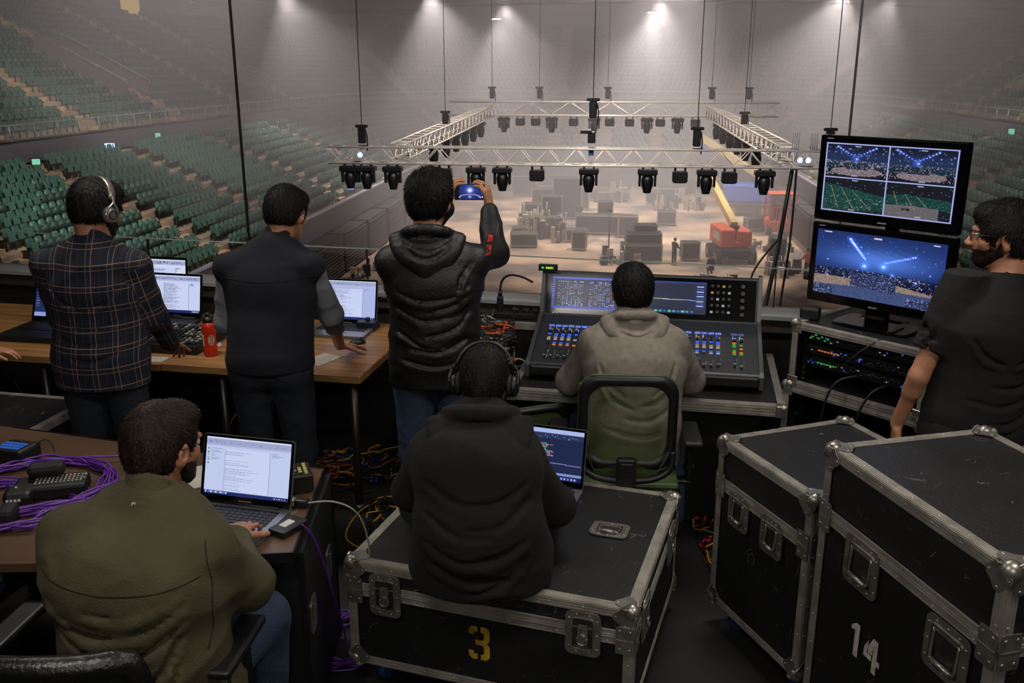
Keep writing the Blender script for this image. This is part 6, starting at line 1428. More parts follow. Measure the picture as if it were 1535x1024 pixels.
for k in range(6): wrap(.0392, R(32), [(-.009, .075+.008*k), (.009, .075+.008*k), (.009, .079+.008*k), (-.009, .079+.008*k)], 1, mb)
for k in range(5): wrap(.0380, R(-38), [(-.010, .062+.013*k), (.006, .062+.013*k), (.008, .072+.013*k), (-.008, .072+.013*k)], 0, mb)
mb.build('printed_emblem', [M_em, M_em2], t)
# small lighting desk
def knob(mb, p, r, h, mi=0): mb.cyl(p, (p[0], p[1], p[2]+h), r, 10, r*.85, mi)
t = thing('lighting_desk', 'small black control desk covered in buttons, under the hand of the man in plaid', 'control desk', (-1.90, 5.02, .802), R(-12), rot=(R(4), 0, R(-12)))
MB().rbox((0, 0, .03), (.46, .36, .06), .01).build('case', M_blackp, t); rs = random.Random(3)
cm = [mat('button_black', '#1a1a1b', .4), mat('button_cream', '#8d8980', .5), mat('button_grey', '#4a4a4c', .5)]
mb = MB()
for i in range(14):
    for j in range(9): mb.rbox((-.20+.0305*i, -.14+.034*j, .064), (.018, .020, .010), .003, mi=rs.choice((0, 0, 1, 2)), seg=1)
o = mb.build('button', cm, t); o['kind'] = 'stuff'
t = thing('patch_unit', 'black connector unit with a tangle of plugs beside the small control desk', 'connector box', (-1.66, 5.46, .802), R(-12)); MB().rbox((0, 0, .03), (.30, .20, .06), .008).build('case', M_steel, t)
for k in range(9): mb = MB(); knob(mb, (-.12+.03*k, -.03+.05*(k % 3), .06), .011, .03); mb.build('plug', M_blackp, t)
def cable(pts, r, m, label, name='cable', n=7, res=8, cat='cable', group=None):
    mb = MB(); P0 = np.array(pts, float); o = mb.tube(P0, r, n, res=res).build(name, m); tag(o, label, cat, group); return o
cable([(-1.72, 5.5, .86), (-1.66, 5.52, .97), (-1.55, 5.50, .985), (-1.46, 5.46, .90), (-1.43, 5.42, .82)], .004, M_grycab, 'pale cable looping above the connector unit beside the vest man')
cable([(-.80, 5.50, .95), (-.74, 5.45, .95), (-.70, 5.40, .90), (-.69, 5.34, .84)], .004, M_purple, 'purple cable hanging behind the silver laptop at the table end')
t = thing('audio_interface', 'small dark blue box with cables at the right end of the wooden table', 'interface box', (-.86, 5.33, .802), R(-12)); MB().rbox((0, 0, .025), (.12, .09, .05), .008).build('case', mat('blue_black', '#151a30', .4), t); mb = MB(); knob(mb, (0, 0, .05), .014, .02); mb.build('knob', M_blackp, t)
t = thing('computer_mouse', 'black computer mouse on the wooden table near its right corner', 'mouse', (-.875, 5.02, .802), R(-60)); mb = MB(); mb.sphere((0, 0, 0), 1, 20, 0, (.030, .05, .030), half=True); mb.build('shell', M_blackp, t); mb = MB(); mb.cyl((-.003, .025, .026), (.003, .025, .026), .007, 10); mb.build('wheel', M_steel, t)
cable([(-.875, 5.06, .81), (-.85, 5.15, .806), (-.90, 5.22, .806), (-.86, 5.28, .81)], .002, M_cable, 'thin mouse cable on the wooden table')
for (x, y, a, w, h, lb, z) in ((-1.74, 5.0, 20, .19, .15, 'round white paper behind the red bottle', .801), (-1.02, 4.72, -30, .13, .19, 'sheet of white paper under the sleeve of the man in the vest', .801), (-1.93, 4.74, -10, .15, .09, 'sheet of white paper in front of the small control desk', .797), (-1.24, 3.27, 30, .16, .20, 'sheet of paper on the brown desk behind the laptop', .781)):
    o = MB().rpanel((0, 0, .0006), w, h, .001, .03 if 'round' in lb else .004).build('paper_sheet', M_paper, None, (x, y, z), (0, 0, R(a))); tag(o, lb, 'paper')

# ------------------------------------------------------------------ mixing console on its case
CO = Vector((.655, 4.43, 0)); CY = R(-11); 
t = thing('console_case', 'black road case table with metal edge carrying the mixing console', 'case table', (CO.x, CO.y-.10, 0), CY)
MB().box((0, .42, .36), (1.16, .62, .68)).build('body', M_lam2, t); MB().box((0, .36, .725), (1.34, .86, .05)).build('tray', M_lam, t)
for y_, n_ in ((-.072, 'edge_trim'),):
    mb = MB(); mb.box((0, y_, .725), (1.34, .006, .052)); mb.box((0, y_-.004, .740), (1.34, .004, .004)); mb.box((0, y_-.004, .725), (1.34, .004, .003)); mb.box((0, y_-.004, .710), (1.34, .004, .004)); mb.box((0, y_+.02, .751), (1.34, .04, .003))
    for k in range(12): mb.sphere((-.62+.113*k, y_-.004, .732), .005, 8, 0, (1, .5, 1))
    mb.build(n_, M_alu, t)
for sx in (-1, 1):
    mb = MB(); mb.box((sx*.672, .36, .725), (.006, .86, .052)); mb.box((sx*.655, .36, .751), (.034, .86, .003)); mb.build('edge_trim', M_alu, t)
    mb = MB(); mb.rbox((sx*.655, -.058, .725), (.055, .05, .062), .006); mb.sphere((sx*.665, -.068, .74), .02, 12); mb.build('ball_corner', M_zinc, t)
cs = thing('mixing_console', 'large digital mixing console with faders and two blue screens', 'mixing console', (CO.x, CO.y, .752), CY)
M_con = mat('console_grey', '#20242b', .45, var=.08, vscale=6); M_conk = mat('console_black', '#0f1012', .4)
def prof_prism(mb, pts, x0, x1, mi=0):
    n = len(pts); V = [(x0, y, z) for y, z in pts]+[(x1, y, z) for y, z in pts]; F = [tuple(range(n)), tuple(range(n, 2*n))[::-1]]+[(i, n+i, n+(i+1) % n, (i+1) % n) for i in range(n)]; mb.add(V, F, mi)
W2 = .575; mb = MB(); prof_prism(mb, [(0, .03), (.0, .075), (.02, .09), (.44, .235), (.53, .46), (.56, .46), (.60, .42), (.60, .02), (.05, .02)], -W2, W2); mb.build('chassis', M_con, cs)
for sx in (-1, 1):
    mb = MB(); prof_prism(mb, [(-.012, .02), (-.014, .085), (.016, .104), (.437, .250), (.526, .475), (.565, .475), (.61, .43), (.61, .012), (.05, .012)], sx*W2, sx*(W2+.02)); mb.build('side_cheek', mat('cheek_grey', '#55585c', .35, .6), cs)
mb = MB(); mb.rbox((0, -.006, .058), (2*W2, .03, .058), .012); mb.build('front_rail', M_conk, cs)
sa = math.atan2(.145, .42); S = lambda x, s, h=0: Vector((x, .02+s*math.cos(sa)-h*math.sin(sa), .09+s*math.sin(sa)+h*math.cos(sa)))   # surface coordinates
pa = math.atan2(.225, .09); Q = lambda x, s, h=0: Vector((x, .44+s*math.cos(pa)-h*math.sin(pa), .235+s*math.sin(pa)+h*math.cos(pa)))   # upright panel coordinates
rotS = (sa, 0, 0); rotQ = (pa, 0, 0)
mb = MB(); mb.box(Q(0, .121, .002), (2*W2-.02, .222, .003), rotQ); mb.build('screen_panel', M_glossb, cs)
colb = [emis('led_white', '#c8d0e0', .5), emis('led_blue', '#3a6cf0', .9), emis('led_orange', '#f08030', .7), emis('led_amber', '#e0b060', .5), emis('led_green', '#50c050', .6), mat('button_black', '#1a1a1b', .4), emis('led_red', '#e03020', .9)]
bt = MB(); rs = random.Random(11); strips = []
for bank, (x0, n) in enumerate(((-.51, 8), (-.20, 8), (.115, 4), (.268, 4), (.455, 2))):
    for k in range(n): strips.append((x0+.0355*k, bank))
for x, bank in strips:
    master = bank == 4
    mb = MB(); mb.box(S(x, .085, .001), (.004, .105, .0015), rotS); o = mb.build('fader_slot', M_key, cs)
    pos = .085+(-.038 if bank in (0, 2) else rs.uniform(-.045, -.02)); mb = MB(); mb.rbox(S(x, pos, .010), (.013, .024, .012), .003, rotS, seg=1); mb.box(S(x, pos, .0165), (.0135, .002, .001), rotS, 1); fc = mb.build('fader', [mat('fader_cap', '#2a2a2c', .4), mat('fader_line', '#e8c8b0', .5)], cs)
    for q, col in enumerate((2 if bank < 2 else 0, 1, 5, 0, 3, 1, 1)): bt.rbox(S(x, .155+.0165*q, .004), (.018, .010, .006), .002, rotS, mi=rs.choice((col, col, col, 5)) if not master else rs.choice((4, 2, 5)), seg=1)
    for q in range(5): bt.box(S(x-.006+.012*(q % 2), .285+.012*(q//2), .003), (.007, .007, .004), rotS, mi=rs.choice((0, 3, 1, 5)))
    for q in range(12): bt.box(S(x+.0125, .05+.006*q, .0012), (.003, .003, .001), rotS, mi=rs.choice((5, 5, 0)))
    mb = MB(); mb.cyl(S(x, .270, 0), S(x, .270, .016), .0085, 14, .0075); mb.build('knob', M_conk, cs)
    display('scribble_strip', cs, .030, .020, np.clip(cimg(6, 4, '#2d55c8')+np.random.RandomState(int(x*999) % 1000).rand(4, 6, 1)*.25, 0, 1)*(.9 if bank < 4 else .3), Matrix.Translation(S(x, .335, .0025))@Matrix.Rotation(sa-PI/2+PI, 4, 'X')@Matrix.Rotation(PI, 4, 'X')) 
o = bt.build('button', colb, cs); o['kind'] = 'stuff'
def im_table(nx=150, ny=84):
    rs = np.random.RandomState(9); im = cimg(nx, ny, '#060c2c'); rect(im, 0, 0, 1, .06, '#3d58c8'); rect(im, 0, .07, .05, 1, '#16225c'); rect(im, .46, .1, .48, 1, '#0a1030'); rect(im, 0, .94, 1, 1, '#2c44b0')
    for half in (.09, .52):
        for r in range(17):
            for c in range(12):
                if rs.rand() < .66: rect(im, half+.03*c, .14+.047*r, half+.03*c+.02, .155+.047*r, rs.choice(['#8fa8ff', '#6f88f0', '#c0d0ff', '#60b080', '#5070e0', '#d08060'], p=[.3, .25, .2, .08, .12, .05]), .85)
    for k in range(12): rect(im, .01, .1+.07*k, .035, .13+.07*k, '#5f7ae8')
    return im
def im_curve(nx=110, ny=70):
    im = cimg(nx, ny, '#101a38'); rect(im, 0, 0, 1, .07, '#24347c'); rect(im, .86, .1, .99, .86, '#16234f'); line(im, 0, .54, .86, .58, '#8fb8ff', .9, .012); line(im, .1, .55, .7, .57, '#d0e060', .6, .008); blob(im, .23, .50, .035, '#40d060', .7)
    for k in range(9): rect(im, .88, .14+.075*k, .97, .17+.075*k, ['#c8d4ff', '#3a58c0'][k % 2], .8)
    for k in range(14): rect(im, .02+.06*k, .90, .06+.06*k, .97, ['#3f90b8', '#2f5fc0', '#60c0a0'][k % 3])
    return im
Mq = lambda x, s: Matrix.Translation(Q(x, s, .0045))@Matrix.Rotation(pa-PI/2, 4, 'X')
display('display', cs, .40, .175, im_table(), Mq(-.335, .125)); display('display', cs, .40, .175, im_curve(), Mq(.105, .125))
for i, (x, s_) in enumerate([(.335+.030*(k % 4), .055+.035*(k//4)) for k in range(20)]+[(.495+.032*(k % 2)*.0, .045+.038*k) for k in range(5)]):
    mb = MB()
    if i % 3 or i > 19: mb.cyl(Q(x, s_, .003), Q(x, s_, .018), .0085 if i < 20 else .0135, 14, .008 if i < 20 else .011); mb.build('knob', M_conk, cs)
    else: mb.rbox(Q(x, s_, .006), (.014, .012, .006), .002, rotQ, seg=1); mb.build('button', colb[rs.choice((0, 6, 0, 3))], cs)
mb = MB(); [mb.box(Q(-.52+.02*k, .012, .004), (.012, .010, .001), rotQ) for k in range(2)]; [mb.box(Q(-.16+.012*k, .012, .004), (.008, .005, .001), rotQ) for k in range(4)]; mb.build('printed_marks', mat('print_pale', '#a8a49c', .6), cs)
# clock display on top of the console, plug and cable at the left
t = thing('level_meter', 'tiny black display with green digits on top of the mixing console', 'display', (.20, 5.02, 1.222), CY); MB().rbox((0, 0, .018), (.105, .03, .036), .004).build('case', M_blackp, t)
im = cimg(21, 7, '#05140a'); 
for (a, b, c_) in ((2, 5, '#30c060'), (8, 10, '#b0e020'), (11, 13, '#c8e830'), (14, 16, '#c8e830'), (17, 18, '#b0e020')): im[2:5, a:b] = srgb(c_)
display('digits', t, .085, .024, im*1.2, Matrix.Translation((0, -.0155, .019)))
# ------------------------------------------------------------------ chairs
def mesh_chair(label, loc, rz, scl=1.):
    t = thing('office_chair', label, 'office chair', loc, rz); t.scale = (scl,)*3; M_net = MATS.get('green_net') or netmat(); M_gr = mat('green_rim', '#3c4f26', .6)
    zc = .83; w, h = .375, .38
    def curve(x, z): return -.03*(1-(x/.24)**2)+.06*((z-zc)/.25)**2*0-.05*(z-zc)
    def outl(sw, sh, n=10): return [(x, z+zc) for x, z in rr(sw, sh, .085, n)]
    O, I = outl(w+.05, h+.05), outl(w-.03, h-.03); mb = MB(); N_ = len(O); V = []
    for off in (-.012, .016):
        for P_ in (O, I): V += [(x, curve(x, z)+off, z) for x, z in P_]
    F = []
    for i in range(N_):
        j = (i+1) % N_; F += [(i, j, N_+j, N_+i), (2*N_+j, 2*N_+i, 3*N_+i, 3*N_+j), (j, i, 2*N_+i, 2*N_+j), (N_+i, N_+j, 3*N_+j, 3*N_+i)]
    mb.add(V, F, 0, True); mb.build('back_frame', M_blackp, t)
    mb = MB(); nx, nz = 14, 12; V = []
    for a in range(nz+1):
        z = zc+(a/nz-.5)*(h-.01); zz = abs(z-zc)-(h/2-.085); hw = (w-.01)/2-(max(0, zz)**2/.085*.9)
        for b in range(nx+1): x = (b/nx*2-1)*hw; V.append((x, curve(x, z), z))
    mb.add(V, [(a*(nx+1)+b, a*(nx+1)+b+1, (a+1)*(nx+1)+b+1, (a+1)*(nx+1)+b) for a in range(nz) for b in range(nx)], 0, True); mb.build('mesh_back', M_net, t)
    mb = MB(); mb.tube([(x*1.0, curve(x, z)+.018, z) for x, z in outl(w+.045, h+.045)[::2]], .007, 6, closed=True, res=2); mb.build('green_edge', M_gr, t)
    # lower lumbar loop, post, seat
    mb = MB(); mb.tube([(-.20, -.01, .70), (-.19, -.02, .62), (-.12, -.03, .575), (0, -.035, .565), (.12, -.03, .575), (.19, -.02, .62), (.20, -.01, .70)], .016, 8, res=5); mb.build('lumbar_loop', M_blackp, t)
    mb = MB(); V = []
    for a in range(7):
        z = .58+.02*a; hw = .13+.06*(a/6)
        for b in range(9): x = (b/4-1)*hw; V.append((x, -.028+.01*abs(x)/.2, z))
    mb.add(V, [(a*9+b, a*9+b+1, a*9+10+b, a*9+9+b) for a in range(6) for b in range(8)], 0, True); mb.build('lumbar_mesh', M_net, t)
    mb = MB(); mb.rbox((0, -.05, .58), (.085, .035, .20), .01); mb.rbox((0, -.068, .60), (.055, .01, .12), .004); 
    for k in range(4): mb.box((0, -.075, .56+.025*k), (.05, .006, .008))
    mb.rbox((0, .02, .46), (.08, .18, .035), .01); mb.build('back_post', M_blackp, t)
    mb = MB(); mb.rbox((0, .25, .475), (.50, .48, .07), .03, seg=3); mb.build('seat', M_blackp, t); mb = MB(); mb.rbox((0, .24, .515), (.48, .46, .03), .014, seg=2); mb.build('seat_pad', M_gr, t)
    for sx in (-1, 1):
        mb = MB(); mb.rbox((sx*.30, .19, .70), (.085, .27, .03), .013, seg=3); ar = mb.build('armrest', M_blackp, t); mb = MB(); mb.rbox((sx*.30, .20, .58), (.03, .06, .22), .01); mb.rbox((sx*.25, .20, .47), (.13, .06, .025), .01); mb.cyl((sx*.30, .20, .53), (sx*.30, .20, .545), .028, 14); mb.build('armrest_post', M_blackp, ar)
    mb = MB(); mb.cyl((0, .25, .08), (0, .25, .44), .028, 16); mb.build('gas_lift', M_steel, t)
    for k in range(5):
        a = 2*PI*k/5+.5; p = Vector((.29*math.cos(a), .25+.29*math.sin(a), .075)); mb = MB(); mb.tube([(0, .25, .11), ((p.x)*.5, .25+(p.y-.25)*.5, .10), (p.x, p.y, .078)], [.03, .022, .016], 8, res=3); ft = mb.build('foot', M_blackp, t)
        mb = MB(); mb.cyl((p.x-.02, p.y, .032), (p.x+.02, p.y, .032), .031, 16); mb.build('castor', M_rubber, ft)
    return t
def netmat():
    m = bpy.data.materials.new('green_net'); MATS['green_net'] = m; m.use_nodes = True; N = m.node_tree.nodes; L = m.node_tree.links; b = N['Principled BSDF']; b.inputs['Base Color'].default_value = (*srgb('#4a5c2c'), 1); b.inputs['Roughness'].default_value = .7
    tc = N.new('ShaderNodeTexCoord'); sp = N.new('ShaderNodeSeparateXYZ'); L.new(tc.outputs['Object'], sp.inputs[0]); outs = []
    for s_ in (1, -1):
        ad = N.new('ShaderNodeMath'); ad.operation = 'MULTIPLY_ADD'; ad.inputs[1].default_value = s_*1.0; L.new(sp.outputs['X'], ad.inputs[0]); L.new(sp.outputs['Z'], ad.inputs[2]); mu = N.new('ShaderNodeMath'); mu.operation = 'MULTIPLY'; mu.inputs[1].default_value = 110; L.new(ad.outputs[0], mu.inputs[0])
        fr = N.new('ShaderNodeMath'); fr.operation = 'FRACT'; L.new(mu.outputs[0], fr.inputs[0]); lt = N.new('ShaderNodeMath'); lt.operation = 'LESS_THAN'; lt.inputs[1].default_value = .27; L.new(fr.outputs[0], lt.inputs[0]); outs.append(lt)
    mx = N.new('ShaderNodeMath'); mx.operation = 'MAXIMUM'; L.new(outs[0].outputs[0], mx.inputs[0]); L.new(outs[1].outputs[0], mx.inputs[1]); L.new(mx.outputs[0], b.inputs['Alpha']); return m
mesh_chair('green mesh office chair under the man in the grey hoodie', (.50, 3.745, 0), R(-4))
mesh_chair('empty green mesh office chair half hidden behind the seated man in black', (.12, 4.12, 0), R(20), .73)
t = thing('office_chair', 'black leather office chair under the man in the olive jacket', 'office chair', (PX(222, 850, 2.42)[0]-.10, 2.40, 0), R(-6))
M_lea = mat('black_leather', '#121212', .32, var=.15, vscale=12, bump=.3, bscale=90)
mb = MB(); V = []; nx, nz = 16, 10
for a in range(nz+1):
    for b in range(nx+1): u = b/nx*2-1; v = a/nz; V.append((u*.31*(1-.10*v**3), -.40+.085*u*u-.09*v, .56+.37*v-.02*u*u*v))
mb2 = V+[(x, y-.06, z) for x, y, z in V]; n1 = len(V); F = []
for a in range(nz):
    for b in range(nx): i = a*(nx+1)+b; F += [(i, i+1, i+nx+2, i+nx+1), (n1+i+nx+1, n1+i+nx+2, n1+i+1, n1+i)]
bd = [i for i in range(nx+1)]+[a*(nx+1)+nx for a in range(1, nz+1)]+[nz*(nx+1)+b for b in range(nx-1, -1, -1)]+[a*(nx+1) for a in range(nz-1, 0, -1)]
F += [(bd[(i+1) % len(bd)], bd[i], n1+bd[i], n1+bd[(i+1) % len(bd)]) for i in range(len(bd))]; mb.add(mb2, F, 0, True); o = mb.build('backrest', M_lea, t)
md = o.modifiers.new('soft', 'BEVEL'); md.width = .02; md.segments = 3; md.limit_method = 'ANGLE'
mb = MB(); mb.tube([(V[i][0], V[i][1]-.03, V[i][2]+(.0 if i < nx+1 else .0)) for i in bd[::2]], .034, 8, closed=True, res=2); mb.build('backrest_piping', M_lea, t)
mb = MB(); mb.rbox((0, .0, .44), (.54, .54, .11), .045, seg=4); mb.build('seat', M_lea, t)
for sx in (-1, 1):
    mb = MB(); mb.rbox((sx*.355, .0, .665), (.085, .30, .03), .013, seg=3); ar = mb.build('armrest', M_blackp, t); mb = MB(); mb.rbox((sx*.355, .04, .55), (.035, .07, .22), .008); mb.cyl((sx*.355, -.08, .42), (sx*.355, -.08, .65), .014, 12); mb.rbox((sx*.31, .0, .42), (.12, .22, .03), .01); mb.build('armrest_post', M_steel, ar)
mb = MB(); mb.cyl((0, 0, .08), (0, 0, .39), .03, 16); mb.build('gas_lift', M_steel, t)
for k in range(5):
    a = 2*PI*k/5+.3; mb = MB(); mb.tube([(0, 0, .10), (.15*math.cos(a), .15*math.sin(a), .09), (.3*math.cos(a), .3*math.sin(a), .07)], [.03, .022, .016], 8, res=3); ft = mb.build('foot', M_blackp, t); mb = MB(); mb.cyl((.3*math.cos(a)-.02, .3*math.sin(a), .03), (.3*math.cos(a)+.02, .3*math.sin(a), .03), .03, 16); mb.build('castor', M_rubber, ft)

# ------------------------------------------------------------------ rack, monitors
RD = Vector((.65, -.76, 0)).normalized(); RZ = math.atan2(RD.y, RD.x); 
def rackbox(t, w, d, z0, z1, e=.03, open_=True):
    for a, b, c, dm in ((0, d/2, z1-.006, (w, d, .012)), (0, d/2, z0+.006, (w, d, .012)), (-w/2+.006, d/2, (z0+z1)/2, (.012, d, z1-z0)), (w/2-.006, d/2, (z0+z1)/2, (.012, d, z1-z0)), (0, d-.006, (z0+z1)/2, (w, .012, z1-z0))):
        MB().box((a, b, c), dm).build('case_panel', M_lam, t)
    for zz in (z0, z1):
        mb = MB(); mb.box((0, -.002, zz-(e/2-.002)*(1 if zz == z1 else -1)), (w, .005, e)); mb.box((0, e/2, zz+(.001 if zz == z1 else -.001)), (w, e, .003)); mb.box((0, -.005, zz-(e/2)*(1 if zz == z1 else -1)), (w, .003, .004)); mb.build('edge_trim', M_alu, t)
    for sx in (-1, 1):
        mb = MB(); mb.box((sx*(w/2-e/2), -.002, (z0+z1)/2), (e, .005, z1-z0)); mb.box((sx*(w/2+.001), e/2, (z0+z1)/2), (.003, e, z1-z0)); mb.build('edge_trim', M_alu, t)
        mb = MB(); mb.box((sx*(w/2-e/2), d/2, z1+.001), (e, d, .003)); mb.box((sx*(w/2+.001), d/2, z1-e/2), (.003, d, e)); mb.build('edge_trim', M_alu, t)
        for zz in (z0, z1): mb = MB(); mb.sphere((sx*(w/2-.006), .006, zz), .024, 14); mb.rbox((sx*(w/2-.02), -.003, zz-.02*(1 if zz == z1 else -1)), (.055, .006, .055), .003, seg=1); mb.build('ball_corner', M_zinc, t)
RW = .66; rc = Vector((1.327, 4.203, 0))+RD*RW/2
t = thing('equipment_rack', 'black rack case of lit studio units under the monitors', 'equipment rack', (rc.x, rc.y, .845), RZ); rackbox(t, RW, .50, 0, .305)
for sx in (-1, 1):
    mb = MB(); mb.box((sx*(RW/2-.045), .05, .15), (.022, .006, .27)); [mb.sphere((sx*(RW/2-.045), .046, .03+.027*k), .004, 8, 1, (1, .5, 1)) for k in range(10)]; mb.build('rack_rail', [M_steel, M_zinc], t)
for u_, (z, seed) in enumerate(((.245, 1), (.185, 2), (.125, 3))):
    rs = random.Random(seed); mb = MB(); mb.rbox((0, .22, z), (RW-.10, .34, .044), .004, seg=1); mb.box((0, .047, z), (RW-.07, .006, .046)); un = mb.build('rack_unit', M_conk, t)
    mb = MB(); cols_ = [colb[4], colb[2], colb[0], colb[1], mat('panel_print', '#55565a', .5), colb[6]]
    prim = (0, 1, 0)[u_]
    for k in range(7): mb.box((-.25+.016*k+(.04 if u_ else 0), .0425, z+(.012 if u_ == 0 and k % 2 else 0)-(.002*k if u_ == 0 else 0)), (.010, .003, .005), None, prim)
    for k in range(46): mb.box((-.26+.0115*k, .0425, z-.012+.024*rs.random()), (.005+.004*rs.random(), .002, .0025+.002*rs.random()), None, rs.choice((4, 4, 4, 4, 2, 4, 4, 3)))
    if u_ == 1: mb.box((.0, .042, z), (.018, .003, .016), None, 3); mb.box((.24, .042, z+.012), (.012, .003, .006), None, 5); mb.box((.24, .042, z-.010), (.010, .003, .008), None, 0)
    if u_ == 2: mb.box((.245, .042, z+.01), (.006, .003, .006), None, 0); mb.box((.245, .042, z-.006), (.006, .003, .006), None, 0)
    o = mb.build('panel_light', cols_, un); o['kind'] = 'stuff'
    for k in range(4): mb = MB(); mb.cyl((-.08+.07*k+.02*u_, .044, z), (-.08+.07*k+.02*u_, .030, z), .008, 14); mb.build('knob', M_conk, un)
t = thing('rack_stand', 'open black case frame with metal edges standing under the lit rack', 'rack case', (rc.x, rc.y, .0), RZ); rackbox(t, RW+.04, .54, .05, .838)
for z in (.55, .45, .30):
    mb = MB(); mb.box((0, .12, z), (RW-.1, .2, .05)); un = mb.build('rack_unit', M_conk, t); mb = MB(); rs = random.Random(int(z*100)); [mb.box((-.25+.02*k, .018, z+rs.uniform(-.012, .012)), (.008, .003, .004), None, rs.choice((0, 1, 1))) for k in range(26)]; o = mb.build('panel_light', [colb[4], colb[1]], un); o['kind'] = 'stuff'
mc = Vector((1.637, 4.075, 0))
def monitor(label, z0, h, w, img, stand, tilt=0, ofs=0.):
    t = thing('monitor', label, 'monitor', (mc.x, mc.y+ofs, z0), RZ+R(3)); b = .032
    mb = MB(); mb.rbox((0, .022, h/2), (w, .045, h), .008); mb.rbox((0, .055, h/2), (w*.7, .05, h*.6), .02); mb.build('housing', M_glossb, t)
    display('display', t, w-2*b, h-2*b-.012, img, Matrix.Translation((0, -.0015, h/2+.008)))
    MB().box((0, -.001, .016), (.04, .001, .006)).build('wordmark', mat('wordmark_grey', '#77787a', .5), t); MB().box((-w/2+.05, -.001, h-.014), (.03, .001, .004)).build('corner_mark', mat('wordmark_grey', '#77787a', .5), t)
    if stand:
        mb = MB(); mb.rbox((0, .05, -.04), (.10, .03, .09), .008); mb.rpanel((0, .07, z0*0-.078), .36, .22, .012, .03); mb.rpanel((0, .03, -.070), .24, .16, .008, .03); mb.build('stand_foot', M_glossb, t)
    return t
qi = np.zeros((132, 212, 3)); qi[:] = srgb('#0a0f24'); a_ = im_arena(102, 62, 'a', 3); b_ = im_arena(102, 62, 'b', 5); c_ = im_arena(102, 62, 'c', 7); d_ = im_arena(102, 62, 'd', 9)
qi[3:65, 3:105] = a_; qi[3:65, 107:209] = b_; qi[67:129, 3:105] = c_; qi[67:129, 107:209] = d_
for k in (1, 2, 65, 66, 129, 130): qi[k, 1:211] = srgb('#a8aee8')
for k in (1, 2, 105, 106, 209, 210): qi[1:131, k] = srgb('#a8aee8')
for (r, c) in ((5, 50), (5, 155), (60, 48), (61, 156), (69, 50), (69, 155), (125, 48), (125, 156)): qi[r:r+2, c:c+9:2] = srgb('#d0d4f0')
monitor('upper monitor split into four camera views of the arena', 1.622, .385, .66, qi*1.0, False)
bi = cimg(230, 136, '#0a1a4a'); Y, X = np.mgrid[0:136, 0:230]; u, v = X/230, Y/136; rs_ = np.random.RandomState(2)
bi += (np.exp(-((v-.38)/.16)**2)*.55*np.exp(-((u-.5)/.34)**2))[..., None]*np.array((.12, .3, 1.)); bi += (np.exp(-((v-.25)/.4)**2)*.09)[..., None]*np.array((.1, .25, 1.))
for k in range(13):
    t_ = k/12; blob(bi, .27+.13*t_, .10+.27*t_, .012-.005*t_, '#d0e0ff', 2.2); blob(bi, .27+.13*t_, .10+.27*t_, .04-.02*t_, '#2a5cff', .5); blob(bi, .78-.22*t_, .24+.15*t_, .009-.003*t_, '#c0d4ff', 1.8); blob(bi, .78-.22*t_, .24+.15*t_, .03, '#2a5cff', .25)
for k in range(60): blob(bi, rs_.rand(), .05+.42*rs_.rand(), .004+.004*rs_.rand(), '#7f9cff', .8*rs_.rand())
for x, y, r in ((.40, .48, .05), (.55, .45, .05), (.62, .56, .03), (.80, .62, .03), (.36, .20, .012), (.10, .45, .012), (.90, .48, .012)): blob(bi, x, y, r, '#4f86ff', .9); blob(bi, x, y, r*.3, '#e0ecff', 1.2)
for k in range(16): line(bi, rs_.rand(), .0+.1*rs_.rand(), rs_.rand(), .2+.2*rs_.rand(), '#22408c', .45, .004)
n = noiseimg(136, 230, 5, 120); m_ = (v > .55+.05*np.abs(u-.5)); bi[m_] *= .35; bi += (m_*(n > .66))[..., None]*np.array((.16, .15, .22))+(m_*(n > .80))[..., None]*np.array((.34, .27, .28))
fl = (v > .70)*(v > .62+.25*np.abs(u-.35))*(v < .93); bi[fl] = np.array((.26, .19, .16))*(.5+n[fl])[:, None]; fl2 = (v > .84-.12*(u-.1)+.0)*(v > .80); bi[fl2] = np.array((.045, .07, .18))*(.6+.8*n[fl2])[:, None]
st = (u > .30)*(u < .66)*(v > .60)*(v < .80+.1*(u-.3)); bi[st] = (.015, .025, .07); n2 = noiseimg(136, 230, 8, 150); bi[st*(n2 > .62)] = (.12, .15, .34); cr = (v > .86)*((u < .16)+(u > .74)); bi[cr] = (.02, .03, .08); bi[cr*(n > .6)] = (.14, .18, .42)
rect(bi, .06, .025, .12, .04, '#c8ccf0'); rect(bi, .46, .04, .52, .065, '#e0c8d0'); rect(bi, .90, .03, .95, .045, '#c8ccf0')
monitor('lower monitor showing a wide blue-lit show in the arena', 1.236, .375, .66, np.clip(bi, 0, 1.8), True)
t = thing('monitor_bracket', 'black bracket pole holding the upper monitor behind the lower one', 'monitor bracket', (mc.x+.10, mc.y+.12, 1.152), RZ); MB().rbox((0, 0, .35), (.06, .03, .70), .006).build('pole', M_steel, t); MB().rpanel((0, 0, .006), .20, .16, .012, .02).build('base', M_steel, t)
t = thing('power_supply', 'small black adapter on the rack beside the lower monitor', 'adapter', (1.42, 4.26, 1.153), R(-30)); MB().rbox((0, 0, .03), (.09, .07, .06), .012).build('case', M_blackp, t)
c0 = Vector((rc.x, rc.y, 0)); RN = Vector((-RD.y, RD.x, 0))*1
def rk(a, b, z): v = c0+RD*a+RN*b; return (v.x, v.y, z)
cable([rk(.10, .02, 1.165), rk(.04, -.05, 1.10), rk(-.02, -.07, 1.03), rk(-.06, -.05, 1.0), rk(-.10, .03, .985)], .0032, M_cable, 'black cable crossing the front of the lit rack')
cable([rk(.0, .03, .96), rk(-.06, -.04, .93), rk(-.10, -.06, .80), rk(-.12, -.06, .5), rk(-.10, -.05, .2)], .0055, M_cable, 'black cable hanging out of the lit rack, the left of the two')
